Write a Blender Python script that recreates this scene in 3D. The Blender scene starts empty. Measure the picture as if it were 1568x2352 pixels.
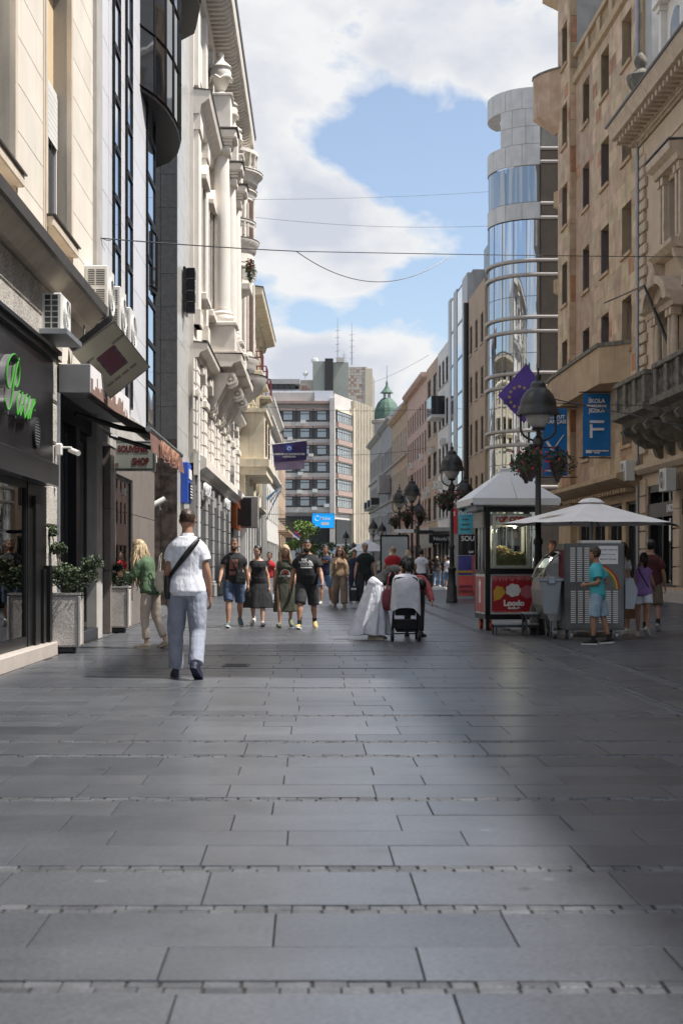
import bpy, bmesh, math, random
from mathutils import Vector, Matrix, noise
S = bpy.context.scene
C = S.collection
R = math.radians
PI = math.pi
rng = random.Random(7)

# ------------------------------------------------------------------ camera, world, sun, exposure
FPX, HX, HY, HC = 3267.0, 784.0, 1297.0, 1.21        # focal length in picture units, principal column, horizon row, eye height
cam = bpy.data.cameras.new('camera')
camo = bpy.data.objects.new('camera', cam)
C.objects.link(camo)
camo.location = (0, 0, HC)
camo.rotation_euler = (R(90), 0, 0)
cam.sensor_fit = 'AUTO'
cam.sensor_width = 36.0
cam.lens = 50.0
cam.shift_y = (HY - 1176.0) / 2352.0
cam.clip_start = 0.1
cam.clip_end = 6000
cam.dof.use_dof = True
cam.dof.focus_distance = 24.0
cam.dof.aperture_fstop = 4.5
S.camera = camo

SUN_EL, SUN_AZ = 58.0, -8.0          # elevation; azimuth measured from +X, negative turns towards the viewer
sdir = Vector((math.cos(R(SUN_EL)) * math.cos(R(SUN_AZ)), math.cos(R(SUN_EL)) * math.sin(R(SUN_AZ)), math.sin(R(SUN_EL))))
sun = bpy.data.lights.new('sun', 'SUN')
sun.energy = 5.0
sun.angle = R(0.9)
sun.color = (1.0, 0.965, 0.915)
suno = bpy.data.objects.new('sun', sun)
C.objects.link(suno)
suno.rotation_euler = (-sdir).to_track_quat('-Z', 'Y').to_euler()
suno.location = (20, 0, 60)

W = bpy.data.worlds.new('World')
S.world = W
W.use_nodes = True
wn, wl = W.node_tree.nodes, W.node_tree.links
wn.clear()
wout = wn.new('ShaderNodeOutputWorld')
wbg = wn.new('ShaderNodeBackground')
wbg.inputs['Strength'].default_value = 0.13
sky = wn.new('ShaderNodeTexSky')
sky.sky_type = 'NISHITA'
sky.sun_disc = False
sky.sun_elevation = R(SUN_EL)
sky.sun_rotation = math.atan2(sdir.x, sdir.y)
sky.air_density = 1.0
sky.dust_density = 1.3
sky.ozone_density = 1.6
wtc = wn.new('ShaderNodeTexCoord')


def wmath(op, a, b=None, c=None):
    n = wn.new('ShaderNodeMath'); n.operation = op
    for i, v in enumerate((a, b, c)):
        if v is None: continue
        if isinstance(v, (int, float)): n.inputs[i].default_value = v
        else: wl.new(v, n.inputs[i])
    return n.outputs[0]


def wblob(px, py, rad, amp):          # a soft bias of the cloud cover round one direction of the sky
    d = Vector(((px - HX) / FPX, 1, -(py - HY) / FPX)).normalized()
    n = wn.new('ShaderNodeVectorMath'); n.operation = 'DISTANCE'
    wl.new(wtc.outputs['Generated'], n.inputs[0]); n.inputs[1].default_value = d
    t = wmath('DIVIDE', n.outputs['Value'], rad / FPX)
    t = wmath('MULTIPLY', t, t)
    t = wmath('MULTIPLY', t, -1.0)
    return wmath('MULTIPLY', wmath('EXPONENT', t), amp)


cn = wn.new('ShaderNodeTexNoise'); cn.inputs['Scale'].default_value = 8.5; cn.inputs['Detail'].default_value = 12
cn.inputs['Roughness'].default_value = 0.53; cn.inputs['Distortion'].default_value = 0.25
cmap = wn.new('ShaderNodeMapping'); cmap.inputs['Scale'].default_value = (1, 1, 1.5); cmap.inputs['Location'].default_value = (0.31, 0.2, 0.1)
wl.new(wtc.outputs['Generated'], cmap.inputs['Vector'])
wl.new(cmap.outputs['Vector'], cn.inputs['Vector'])
cover = wmath('MULTIPLY_ADD', cn.outputs['Fac'], 1.9, -0.52)
for b in ((640, 50, 280, 0.24), (950, 80, 240, 0.24), (1090, 150, 110, 0.12), (600, 230, 130, 0.15), (680, 450, 150, 0.30), (820, 530, 140, 0.26), (980, 580, 90, 0.14), (720, 620, 120, 0.2),
          (890, 300, 165, -0.44), (1060, 390, 150, -0.44), (745, 300, 110, -0.20), (860, 30, 130, 0.22), (985, 690, 85, -0.32), (720, 738, 50, -0.26), (840, 728, 50, -0.24), (810, 840, 130, 0.26), (680, 840, 90, 0.2), (1000, 800, 80, 0.15)):
    cover = wmath('ADD', cover, wblob(*b))
cr = wn.new('ShaderNodeValToRGB')
cr.color_ramp.elements[0].position = 0.40; cr.color_ramp.elements[0].color = (0, 0, 0, 1)
cr.color_ramp.elements[1].position = 0.58; cr.color_ramp.elements[1].color = (1, 1, 1, 1)
wl.new(cover, cr.inputs['Fac'])
cs = wn.new('ShaderNodeTexNoise'); cs.inputs['Scale'].default_value = 11.0; cs.inputs['Detail'].default_value = 8
wl.new(cmap.outputs['Vector'], cs.inputs['Vector'])
thick = wmath('MULTIPLY', wmath('SUBTRACT', cover, 0.72), -0.55)       # thick cloud is greyer underneath
csr = wn.new('ShaderNodeValToRGB')
csr.color_ramp.elements[0].position = 0.30; csr.color_ramp.elements[0].color = (3.5, 3.7, 4.2, 1)
csr.color_ramp.elements[1].position = 0.56; csr.color_ramp.elements[1].color = (4.9, 4.95, 5.0, 1)
wl.new(wmath('ADD', cs.outputs['Fac'], thick), csr.inputs['Fac'])
wmix = wn.new('ShaderNodeMixRGB')
wl.new(wmath('MAXIMUM', cr.outputs['Color'], 0.13), wmix.inputs['Fac'])      # a thin high veil over the blue
wl.new(sky.outputs['Color'], wmix.inputs['Color1'])
wl.new(csr.outputs['Color'], wmix.inputs['Color2'])
wl.new(wmix.outputs['Color'], wbg.inputs['Color'])
wl.new(wbg.outputs['Background'], wout.inputs['Surface'])

S.view_settings.view_transform = 'Standard'
S.view_settings.look = 'None'
S.view_settings.gamma = 1.0
S.view_settings.exposure = 0.5
S.view_settings.use_curve_mapping = False
S.render.engine = 'CYCLES'
S.cycles.max_bounces = 6
S.cycles.diffuse_bounces = 3
S.cycles.glossy_bounces = 4
S.cycles.transparent_max_bounces = 12
S.cycles.use_denoising = True
try:
    S.cycles.denoiser = 'OPENIMAGEDENOISE'
except Exception:
    pass

# ------------------------------------------------------------------ materials


def _nodes(name):
    m = bpy.data.materials.new(name)
    m.use_nodes = True
    nt = m.node_tree
    return m, nt.nodes, nt.links, nt.nodes['Principled BSDF']


def mat(name, col, rough=0.65, metal=0.0, var=0.12, scale=2.5, bump=0.0, bscale=60.0, rnd=0.0, col2=None, streak=0.0, speck=0.0,
        spec=0.5, bump2=0.0, b2scale=6.0, hue=0.0, trans=0.0, sheen=0.0, spots=0, stretch=0):
    m, n, l, p = _nodes(name)
    geo = n.new('ShaderNodeNewGeometry')
    pos = geo.outputs['Position']
    t = n.new('ShaderNodeTexNoise'); t.inputs['Scale'].default_value = scale; t.inputs['Detail'].default_value = 5
    l.new(pos, t.inputs['Vector'])
    mx = n.new('ShaderNodeMixRGB')
    ramp = n.new('ShaderNodeMapRange'); ramp.inputs[1].default_value = 0.33; ramp.inputs[2].default_value = 0.67
    l.new(t.outputs['Fac'], ramp.inputs[0]); l.new(ramp.outputs[0], mx.inputs['Fac'])
    a = tuple(max(0, c * (1 - var)) for c in col[:3]) + (1,)
    b = (tuple(col2[:3]) + (1,)) if col2 else tuple(min(1, c * (1 + var)) for c in col[:3]) + (1,)
    mx.inputs['Color1'].default_value = a; mx.inputs['Color2'].default_value = b
    out = mx.outputs['Color']
    if rnd or hue:
        oi = n.new('ShaderNodeObjectInfo')
        hs = n.new('ShaderNodeHueSaturation')
        v = n.new('ShaderNodeMapRange'); v.inputs[3].default_value = 1 - rnd; v.inputs[4].default_value = 1 + rnd
        l.new(oi.outputs['Random'], v.inputs[0]); l.new(v.outputs[0], hs.inputs['Value'])
        if hue:
            mu = n.new('ShaderNodeMath'); mu.operation = 'MULTIPLY'; mu.inputs[1].default_value = 7.31
            fr = n.new('ShaderNodeMath'); fr.operation = 'FRACT'
            l.new(oi.outputs['Random'], mu.inputs[0]); l.new(mu.outputs[0], fr.inputs[0])
            h = n.new('ShaderNodeMapRange'); h.inputs[3].default_value = 0.5 - hue; h.inputs[4].default_value = 0.5 + hue
            l.new(fr.outputs[0], h.inputs[0]); l.new(h.outputs[0], hs.inputs['Hue'])
        l.new(out, hs.inputs['Color']); out = hs.outputs['Color']
    if streak:
        mp = n.new('ShaderNodeMapping'); mp.inputs['Scale'].default_value = (5, 5, 0.35)
        l.new(pos, mp.inputs['Vector'])
        t2 = n.new('ShaderNodeTexNoise'); t2.inputs['Scale'].default_value = 1.3; t2.inputs['Detail'].default_value = 6
        l.new(mp.outputs['Vector'], t2.inputs['Vector'])
        r2 = n.new('ShaderNodeMapRange'); r2.inputs[1].default_value = 0.55; r2.inputs[2].default_value = 0.75; r2.inputs[3].default_value = 1.0; r2.inputs[4].default_value = 1 - streak
        l.new(t2.outputs['Fac'], r2.inputs[0])
        m2 = n.new('ShaderNodeMixRGB'); m2.blend_type = 'MULTIPLY'; m2.inputs['Fac'].default_value = 1
        l.new(out, m2.inputs['Color1']); l.new(r2.outputs[0], m2.inputs['Color2']); out = m2.outputs['Color']
    if speck:
        t3 = n.new('ShaderNodeTexNoise'); t3.inputs['Scale'].default_value = 55; t3.inputs['Detail'].default_value = 2
        l.new(pos, t3.inputs['Vector'])
        r3 = n.new('ShaderNodeMapRange'); r3.inputs[1].default_value = 0.35; r3.inputs[2].default_value = 0.65; r3.inputs[3].default_value = 1 - speck; r3.inputs[4].default_value = 1 + speck
        l.new(t3.outputs['Fac'], r3.inputs[0])
        m3 = n.new('ShaderNodeMixRGB'); m3.blend_type = 'MULTIPLY'; m3.inputs['Fac'].default_value = 1
        l.new(out, m3.inputs['Color1']); l.new(r3.outputs[0], m3.inputs['Color2']); out = m3.outputs['Color']
    if spots:      # worn paths, stains and dried gum
        for sc_, lo, hi, dk, lt, vor in ((0.45, .38, .62, .86, 1.10, 0), (2.6, .60, .72, 1.0, .80, 0), (1.7, .035, .05, 1.45, 1.0, 1), (1.1, .03, .05, .55, 1.0, 1)):
            if vor: tv = n.new('ShaderNodeTexVoronoi'); o_ = tv.outputs['Distance']
            else: tv = n.new('ShaderNodeTexNoise'); tv.inputs['Detail'].default_value = 6; o_ = tv.outputs['Fac']
            tv.inputs['Scale'].default_value = sc_; l.new(pos, tv.inputs['Vector'])
            rv = n.new('ShaderNodeMapRange'); rv.inputs[1].default_value = lo; rv.inputs[2].default_value = hi; rv.inputs[3].default_value = dk; rv.inputs[4].default_value = lt
            l.new(o_, rv.inputs[0])
            mv = n.new('ShaderNodeMixRGB'); mv.blend_type = 'MULTIPLY'; mv.inputs['Fac'].default_value = 1
            l.new(out, mv.inputs['Color1']); l.new(rv.outputs[0], mv.inputs['Color2']); out = mv.outputs['Color']
    l.new(out, p.inputs['Base Color'])
    p.inputs['Roughness'].default_value = rough
    p.inputs['Metallic'].default_value = metal
    p.inputs['Specular IOR Level'].default_value = spec
    if sheen:
        p.inputs['Sheen Weight'].default_value = sheen
    nrm = None
    for (st, sc) in ((bump, bscale), (bump2, b2scale)):
        if not st: continue
        tb = n.new('ShaderNodeTexNoise'); tb.inputs['Scale'].default_value = sc; tb.inputs['Detail'].default_value = 4
        if stretch and sc == b2scale:
            ms = n.new('ShaderNodeMapping'); ms.inputs['Scale'].default_value = (1, 1, stretch); l.new(pos, ms.inputs['Vector']); l.new(ms.outputs['Vector'], tb.inputs['Vector'])
        else: l.new(pos, tb.inputs['Vector'])
        bp = n.new('ShaderNodeBump'); bp.inputs['Strength'].default_value = st; bp.inputs['Distance'].default_value = 0.4 / sc
        l.new(tb.outputs['Fac'], bp.inputs['Height'])
        if nrm: l.new(nrm, bp.inputs['Normal'])
        nrm = bp.outputs['Normal']
    if nrm: l.new(nrm, p.inputs['Normal'])
    return m


def glass_mat(name, col=(0.02, 0.025, 0.03), rough=0.03, wav=0.0, wscale=0.8, metal=0.0, ior=1.5):
    m, n, l, p = _nodes(name)
    p.inputs['Base Color'].default_value = tuple(col) + (1,)
    p.inputs['Roughness'].default_value = rough
    p.inputs['Metallic'].default_value = metal
    p.inputs['IOR'].default_value = ior
    if wav:
        geo = n.new('ShaderNodeNewGeometry')
        mp = n.new('ShaderNodeMapping'); mp.inputs['Scale'].default_value = (1, 1, 0.45)
        l.new(geo.outputs['Position'], mp.inputs['Vector'])
        t = n.new('ShaderNodeTexNoise'); t.inputs['Scale'].default_value = wscale; t.inputs['Detail'].default_value = 1.5
        l.new(mp.outputs['Vector'], t.inputs['Vector'])
        b = n.new('ShaderNodeBump'); b.inputs['Strength'].default_value = 1; b.inputs['Distance'].default_value = wav
        l.new(t.outputs['Fac'], b.inputs['Height']); l.new(b.outputs['Normal'], p.inputs['Normal'])
    return m


def clear_glass(name, tint=(0.75, 0.8, 0.78), rough=0.01, ior=1.5):
    m, n, l, p = _nodes(name)
    o = n['Material Output']
    g = n.new('ShaderNodeBsdfGlossy'); g.inputs['Roughness'].default_value = rough; g.inputs['Color'].default_value = (1, 1, 1, 1)
    t = n.new('ShaderNodeBsdfTransparent'); t.inputs['Color'].default_value = tuple(tint) + (1,)
    f = n.new('ShaderNodeFresnel'); f.inputs['IOR'].default_value = ior
    mx = n.new('ShaderNodeMixShader')
    l.new(f.outputs[0], mx.inputs['Fac']); l.new(t.outputs[0], mx.inputs[1]); l.new(g.outputs[0], mx.inputs[2])
    l.new(mx.outputs[0], o.inputs['Surface'])
    return m


M = {}


def DM(key, *a, **k):
    M[key] = mat(key, *a, **k)


DM('beige_stone', (0.70, 0.64, 0.555), 0.7, var=0.06, scale=1.2, rnd=0.05, streak=0.12, bump=0.1, bscale=30)
DM('beige_trim', (0.60, 0.52, 0.42), 0.75, var=0.08, streak=0.2, bump=0.1)
DM('yellow_stucco', (0.62, 0.47, 0.29), 0.9, var=0.06, bump=0.5, bscale=45)
DM('speckled_stone', (0.40, 0.37, 0.33), 0.85, var=0.15, scale=3, speck=0.55, bump=0.7, bscale=40, rnd=0.08)
DM('ledge_metal', (0.05, 0.045, 0.04), 0.5, var=0.2)
DM('black_panel', (0.018, 0.018, 0.02), 0.25, var=0.3, scale=1.0, spec=.3)
DM('black_paint', (0.012, 0.012, 0.013), 0.35, var=0.2, spec=.2)
DM('black_iron', (0.025, 0.026, 0.026), 0.45, var=0.3, scale=12, bump=0.15, bscale=40)
DM('alu_panel', (0.70, 0.70, 0.73), 0.35, metal=0.1, var=0.03, rnd=0.03)
DM('concrete', (0.42, 0.40, 0.37), 0.85, var=0.12, streak=0.2, bump=0.2)
DM('granite_dark', (0.105, 0.108, 0.112), 0.35, var=0.12, scale=8, speck=0.35, rnd=0.05)
DM('granite_brown', (0.075, 0.062, 0.057), 0.12, var=0.5, scale=5, speck=0.2, rnd=0.05, col2=(0.13, 0.105, 0.095))
DM('granite_taupe', (0.22, 0.19, 0.17), 0.35, var=0.12, scale=6, rnd=0.06, streak=0.3)
DM('polished_pale', (0.50, 0.49, 0.46), 0.25, var=0.08, scale=2, rnd=0.03, streak=0.1)
DM('cream_plaster', (0.76, 0.71, 0.64), 0.8, var=0.05, scale=1.5, streak=0.1, bump=0.1)
DM('cream_trim', (0.70, 0.65, 0.58), 0.8, var=0.08, scale=2.5, streak=0.15, bump=0.15, bscale=20)
DM('cornice_cap', (0.10, 0.095, 0.09), 0.6)
DM('shop_grey', (0.30, 0.295, 0.285), 0.75, var=0.08, streak=0.2, bump=0.1)
DM('yellow_plaster', (0.62, 0.55, 0.42), 0.85, var=0.14, scale=1.4, streak=0.3, bump=0.2)
DM('grey_plaster', (0.42, 0.41, 0.39), 0.85, var=0.1, streak=0.2)
DM('white_plaster', (0.66, 0.64, 0.60), 0.85, var=0.06, streak=0.15)
DM('far_white', (0.47, 0.47, 0.465), 0.6, var=.06)
DM('pink_plaster', (0.50, 0.36, 0.295), 0.9, var=0.06, scale=1.0, streak=0.12)
DM('ochre_plaster', (0.44, 0.34, 0.235), 0.9, var=0.12, streak=0.25)
DM('tan_plaster', (0.44, 0.33, 0.24), 0.9, var=0.1, scale=0.6, streak=0.2)
DM('bronze_roof', (0.16, 0.085, 0.06), 0.5, var=0.1)
DM('umber_stone', (0.48, 0.335, 0.20), 0.75, var=0.13, scale=1.6, rnd=0.19, hue=0.018, streak=0.24, col2=(0.57, 0.43, 0.29), bump=0.15, bscale=25)
DM('umber_red', (0.40, 0.20, 0.11), 0.75, var=0.3, scale=2.0, rnd=0.1, streak=0.3, bump=0.15)
DM('umber_plain', (0.46, 0.33, 0.205), 0.8, var=0.12, scale=1.5, streak=0.3, bump=0.15)
DM('neo_plaster', (0.54, 0.42, 0.305), 0.85, var=0.08, scale=1.5, streak=0.12, bump=0.1)
DM('neo_trim', (0.53, 0.42, 0.31), 0.85, var=0.12, scale=3, streak=0.25, bump=0.2, bscale=20)
DM('old_stone', (0.17, 0.155, 0.125), 0.9, var=0.35, scale=5, streak=0.4, bump=0.5, bscale=25)
DM('tower_tile', (0.60, 0.59, 0.57), 0.55, var=0.08, scale=2, rnd=0.05, streak=0.2)
DM('tube_metal', (0.44, 0.40, 0.365), 0.4, metal=0.2, var=0.05)
DM('lilac_reveal', (0.26, 0.215, 0.215), 0.7, var=0.15, scale=8, bump=0.2)
DM('dark_frame', (0.035, 0.03, 0.028), 0.5)
DM('brown_shutter', (0.10, 0.055, 0.04), 0.6, var=0.15)
DM('white_frame', (0.70, 0.69, 0.66), 0.5, var=0.05)
DM('far_stone', (0.40, 0.365, 0.32), 0.9, var=0.1, scale=0.8, streak=0.25)
DM('far_grey', (0.36, 0.345, 0.325), 0.9, var=0.1, scale=0.8, streak=0.25)
DM('copper_green', (0.085, 0.145, 0.11), 0.7, var=0.25, scale=3, streak=0.4)
DM('block_concrete', (0.52, 0.48, 0.435), 0.85, var=0.08, scale=0.3, streak=0.2)
DM('block_pink', (0.34, 0.245, 0.21), 0.85, var=0.1)
DM('block_cream', (0.62, 0.54, 0.41), 0.8, var=0.08, scale=0.3)
DM('block_green', (0.34, 0.36, 0.31), 0.8, var=0.08, scale=0.2, streak=0.15)
DM('tile_rust', (0.36, 0.24, 0.18), 0.8, var=0.12, scale=0.8, rnd=0.12)
DM('tile_sand', (0.50, 0.45, 0.39), 0.8, var=0.12, scale=0.8, rnd=0.1)
DM('metal_grey', (0.30, 0.32, 0.345), 0.45, metal=0.5, var=0.08)
DM('steel', (0.30, 0.30, 0.295), 0.34, metal=0.9, var=0.15, scale=4)
DM('steel_brushed', (0.13, 0.13, 0.126), 0.42, metal=0.75, var=0.2, scale=3)
DM('ac_white', (0.66, 0.65, 0.61), 0.5, var=0.05, streak=0.08)
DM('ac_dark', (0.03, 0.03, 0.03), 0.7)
DM('white_paint', (0.78, 0.78, 0.77), 0.4, var=0.03)
DM('rubber', (0.02, 0.02, 0.02), 0.8)
DM('slab_one', (0.073, 0.078, 0.088), 0.31, var=0.10, scale=2.2, rnd=0.11, speck=0.18, bump=0.10, bscale=90, bump2=0.05, b2scale=5, spots=1)
DM('slab_two', (0.083, 0.087, 0.096), 0.33, var=0.10, scale=2.2, rnd=0.11, speck=0.18, bump=0.10, bscale=90, bump2=0.05, b2scale=5, spots=1)
DM('slab_three', (0.064, 0.069, 0.079), 0.30, var=0.10, scale=2.2, rnd=0.11, speck=0.18, bump=0.10, bscale=90, bump2=0.05, b2scale=5, spots=1)
DM('sett_stone', (0.076, 0.078, 0.082), 0.5, var=0.25, scale=7, rnd=0.25, bump=0.6, bscale=45)
DM('joint_dirt', (0.028, 0.026, 0.024), 0.95, var=0.4, scale=6)
DM('far_paving', (0.12, 0.12, 0.122), 0.5, var=0.12, scale=1)
M['window_glass'] = glass_mat('window_glass', (0.025, 0.03, 0.035), 0.04, 0.004, 1.2)
M['window_pale'] = glass_mat('window_pale', (0.40, 0.44, 0.45), 0.06, 0.004, 1.2)
M['blue_glass'] = glass_mat('blue_glass', (0.52, 0.60, 0.70), 0.02, 0.003, 0.9, metal=0.9)
M['black_glass'] = glass_mat('black_glass', (0.07, 0.075, 0.085), 0.03, 0.012, 0.7, metal=0.85)
M['mirror_glass'] = glass_mat('mirror_glass', (0.50, 0.53, 0.56), 0.015, 0.035, 0.55, metal=0.95)
M['smoke_glass'] = glass_mat('smoke_glass', (0.28, 0.28, 0.29), 0.03, 0.012, 0.6, metal=0.85)
M['dark_glass'] = glass_mat('dark_glass', (0.02, 0.02, 0.024), 0.03, 0.006, 0.8)
M['curtain_glass'] = glass_mat('curtain_glass', (0.34, 0.38, 0.42), 0.03, 0.02, 0.5, metal=0.75)
M['shop_glass'] = clear_glass('shop_glass', (0.70, 0.76, 0.74))
M['kiosk_glass'] = clear_glass('kiosk_glass', (0.86, 0.88, 0.86), ior=1.32)

# ------------------------------------------------------------------ mesh builder


class MB:
    def __init__(s):
        s.v = []; s.f = []; s.m = []

    def add(s, vs, fs, m=0):
        b = len(s.v)
        s.v += [tuple(v) for v in vs]
        s.f += [tuple(i + b for i in f) for f in fs]
        s.m += [m] * len(fs)

    def box(s, x0, x1, y0, y1, z0, z1, m=0):
        if x0 > x1: x0, x1 = x1, x0
        if y0 > y1: y0, y1 = y1, y0
        if z0 > z1: z0, z1 = z1, z0
        s.add([(x0, y0, z0), (x1, y0, z0), (x1, y1, z0), (x0, y1, z0), (x0, y0, z1), (x1, y0, z1), (x1, y1, z1), (x0, y1, z1)],
              [(0, 3, 2, 1), (4, 5, 6, 7), (0, 1, 5, 4), (1, 2, 6, 5), (2, 3, 7, 6), (3, 0, 4, 7)], m)

    def cbox(s, x0, x1, y0, y1, z0, z1, c=0.01, m=0):       # box with chamfered vertical and top/bottom edges
        if x0 > x1: x0, x1 = x1, x0
        if y0 > y1: y0, y1 = y1, y0
        if z0 > z1: z0, z1 = z1, z0
        c = min(c, (x1 - x0) * .45, (y1 - y0) * .45, (z1 - z0) * .45)
        def ring(i, z):
            return [(x0 + c, y0 + i, z), (x1 - c, y0 + i, z), (x1 - i, y0 + c, z), (x1 - i, y1 - c, z), (x1 - c, y1 - i, z), (x0 + c, y1 - i, z), (x0 + i, y1 - c, z), (x0 + i, y0 + c, z)]
        vs = ring(c, z0) + ring(0, z0 + c) + ring(0, z1 - c) + ring(c, z1)
        fs = [tuple(range(7, -1, -1)), tuple(range(24, 32))]
        for k in range(3):
            for i in range(8):
                j = (i + 1) % 8
                fs.append((k * 8 + i, k * 8 + j, k * 8 + 8 + j, k * 8 + 8 + i))
        s.add(vs, fs, m)

    def rings(s, rs, m=0, cap0=True, cap1=True, closed=False):
        n = len(rs[0]); vs = [p for r in rs for p in r]; fs = []
        K = len(rs)
        for k in range(K - 1 + (1 if closed else 0)):
            k2 = (k + 1) % K
            for i in range(n):
                j = (i + 1) % n
                fs.append((k * n + i, k * n + j, k2 * n + j, k2 * n + i))
        if not closed:
            if cap0: fs.append(tuple(range(n - 1, -1, -1)))
            if cap1: fs.append(tuple(range((K - 1) * n, K * n)))
        s.add(vs, fs, m)

    def lathe(s, cx, cy, prof, n=16, m=0, a0=0.0, a1=2 * PI):
        full = abs(a1 - a0 - 2 * PI) < 1e-6
        if full:
            s.rings([[(cx + r * math.cos(2 * PI * i / n), cy + r * math.sin(2 * PI * i / n), z) for i in range(n)] for r, z in prof], m)
        else:
            vs = []; fs = []
            for r, z in prof:
                for i in range(n + 1):
                    a = a0 + (a1 - a0) * i / n
                    vs.append((cx + r * math.cos(a), cy + r * math.sin(a), z))
            for k in range(len(prof) - 1):
                for i in range(n):
                    fs.append((k * (n + 1) + i, k * (n + 1) + i + 1, (k + 1) * (n + 1) + i + 1, (k + 1) * (n + 1) + i))
            s.add(vs, fs, m)

    def tube(s, pts, r, n=8, m=0, closed=False):
        pts = [Vector(p) for p in pts]
        rad = r if isinstance(r, (list, tuple)) else [r] * len(pts)
        rs = []; up = None
        for i, p in enumerate(pts):
            if closed: d = pts[(i + 1) % len(pts)] - pts[i - 1]
            else: d = pts[min(i + 1, len(pts) - 1)] - pts[max(i - 1, 0)]
            d.normalize()
            if up is None: up = Vector((0, 0, 1)) if abs(d.z) < .9 else Vector((1, 0, 0))
            x = d.cross(up)
            if x.length < 1e-4: x = d.cross(Vector((0, 1, 0.1)))
            x.normalize(); y = x.cross(d).normalized(); up = y
            rs.append([tuple(p + x * (rad[i] * math.cos(2 * PI * k / n)) + y * (rad[i] * math.sin(2 * PI * k / n))) for k in range(n)])
        s.rings(rs, m, closed=closed)

    def prism(s, poly, axis, d0, d1, m=0):     # polygon (2D) pushed along an axis
        def P3(a, b, d):
            return (d, a, b) if axis == 'x' else ((a, d, b) if axis == 'y' else (a, b, d))
        n = len(poly)
        vs = [P3(a, b, d0) for a, b in poly] + [P3(a, b, d1) for a, b in poly]
        fs = [tuple(range(n)), tuple(range(2 * n - 1, n - 1, -1))] + [(i, i + n, (i + 1) % n + n, (i + 1) % n) for i in range(n)]
        s.add(vs, fs, m)

    def ball(s, c, r, n=10, m=0, sc=(1, 1, 1)):
        k = max(4, n // 2)
        rs = []
        for j in range(1, k):
            t = PI * j / k
            rs.append([(c[0] + r * sc[0] * math.sin(t) * math.cos(2 * PI * i / n), c[1] + r * sc[1] * math.sin(t) * math.sin(2 * PI * i / n), c[2] - r * sc[2] * math.cos(t)) for i in range(n)])
        s.rings(rs, m)

    def quad(s, a, b, c, d, m=0):
        s.add([a, b, c, d], [(0, 1, 2, 3)], m)

    def mesh(s, name, mats, smooth=None):
        me = bpy.data.meshes.new(name)
        me.from_pydata(s.v, [], s.f)
        for mt in (mats if isinstance(mats, (list, tuple)) else [mats]):
            me.materials.append(M[mt] if isinstance(mt, str) else mt)
        if len(me.materials) > 1:
            me.polygons.foreach_set('material_index', s.m)
        bm = bmesh.new(); bm.from_mesh(me)
        bmesh.ops.recalc_face_normals(bm, faces=bm.faces)
        bm.to_mesh(me); bm.free()
        if smooth is not None:
            me.polygons.foreach_set('use_smooth', [True] * len(me.polygons))
            if smooth < 180:
                me.set_sharp_from_angle(angle=R(smooth))
        me.update()
        return me

    def build(s, name, mats, parent=None, loc=None, rotz=0.0, smooth=None):
        return put(name, s.mesh(name, mats, smooth), parent, loc, rotz)


def put(name, me, parent=None, loc=None, rotz=0.0, rot=None):
    o = bpy.data.objects.new(name, me)
    C.objects.link(o)
    if parent: o.parent = parent
    if loc is not None: o.location = loc
    if rot is not None: o.rotation_euler = rot
    elif rotz: o.rotation_euler = (0, 0, rotz)
    return o


def tag(o, label=None, cat=None, group=None, kind=None):
    if label: o['label'] = label
    if cat: o['category'] = cat
    if group: o['group'] = group
    if kind: o['kind'] = kind
    return o


def thing(name, label, cat, loc=(0, 0, 0), rotz=0.0, group=None):
    o = bpy.data.objects.new(name, None)
    C.objects.link(o)
    o.location = loc; o.rotation_euler = (0, 0, rotz)
    o.empty_display_size = 0.2
    return tag(o, label, cat, group)


def copy_tree(o, parent=None):
    c = o.copy(); C.objects.link(c)
    if parent: c.parent = parent
    for ch in list(o.children): copy_tree(ch, c)
    return c


def text(body, size, parent, m, loc=(0, 0, 0), rot=(0, 0, 0), depth=0.004, name='lettering', align='CENTER', bold=0.0, sx=1.0, shear=0.0):
    cu = bpy.data.curves.new(name, 'FONT')
    cu.body = body; cu.size = size; cu.align_x = align; cu.align_y = 'CENTER'
    cu.extrude = depth; cu.offset = bold; cu.shear = shear
    cu.resolution_u = 3
    cu.materials.append(M[m] if isinstance(m, str) else m)
    o = bpy.data.objects.new(name, cu)
    C.objects.link(o)
    if parent: o.parent = parent
    o.location = loc; o.rotation_euler = rot; o.scale = (sx, 1, 1)
    TEXTS.append(o)
    return o


TEXTS = []


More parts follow.
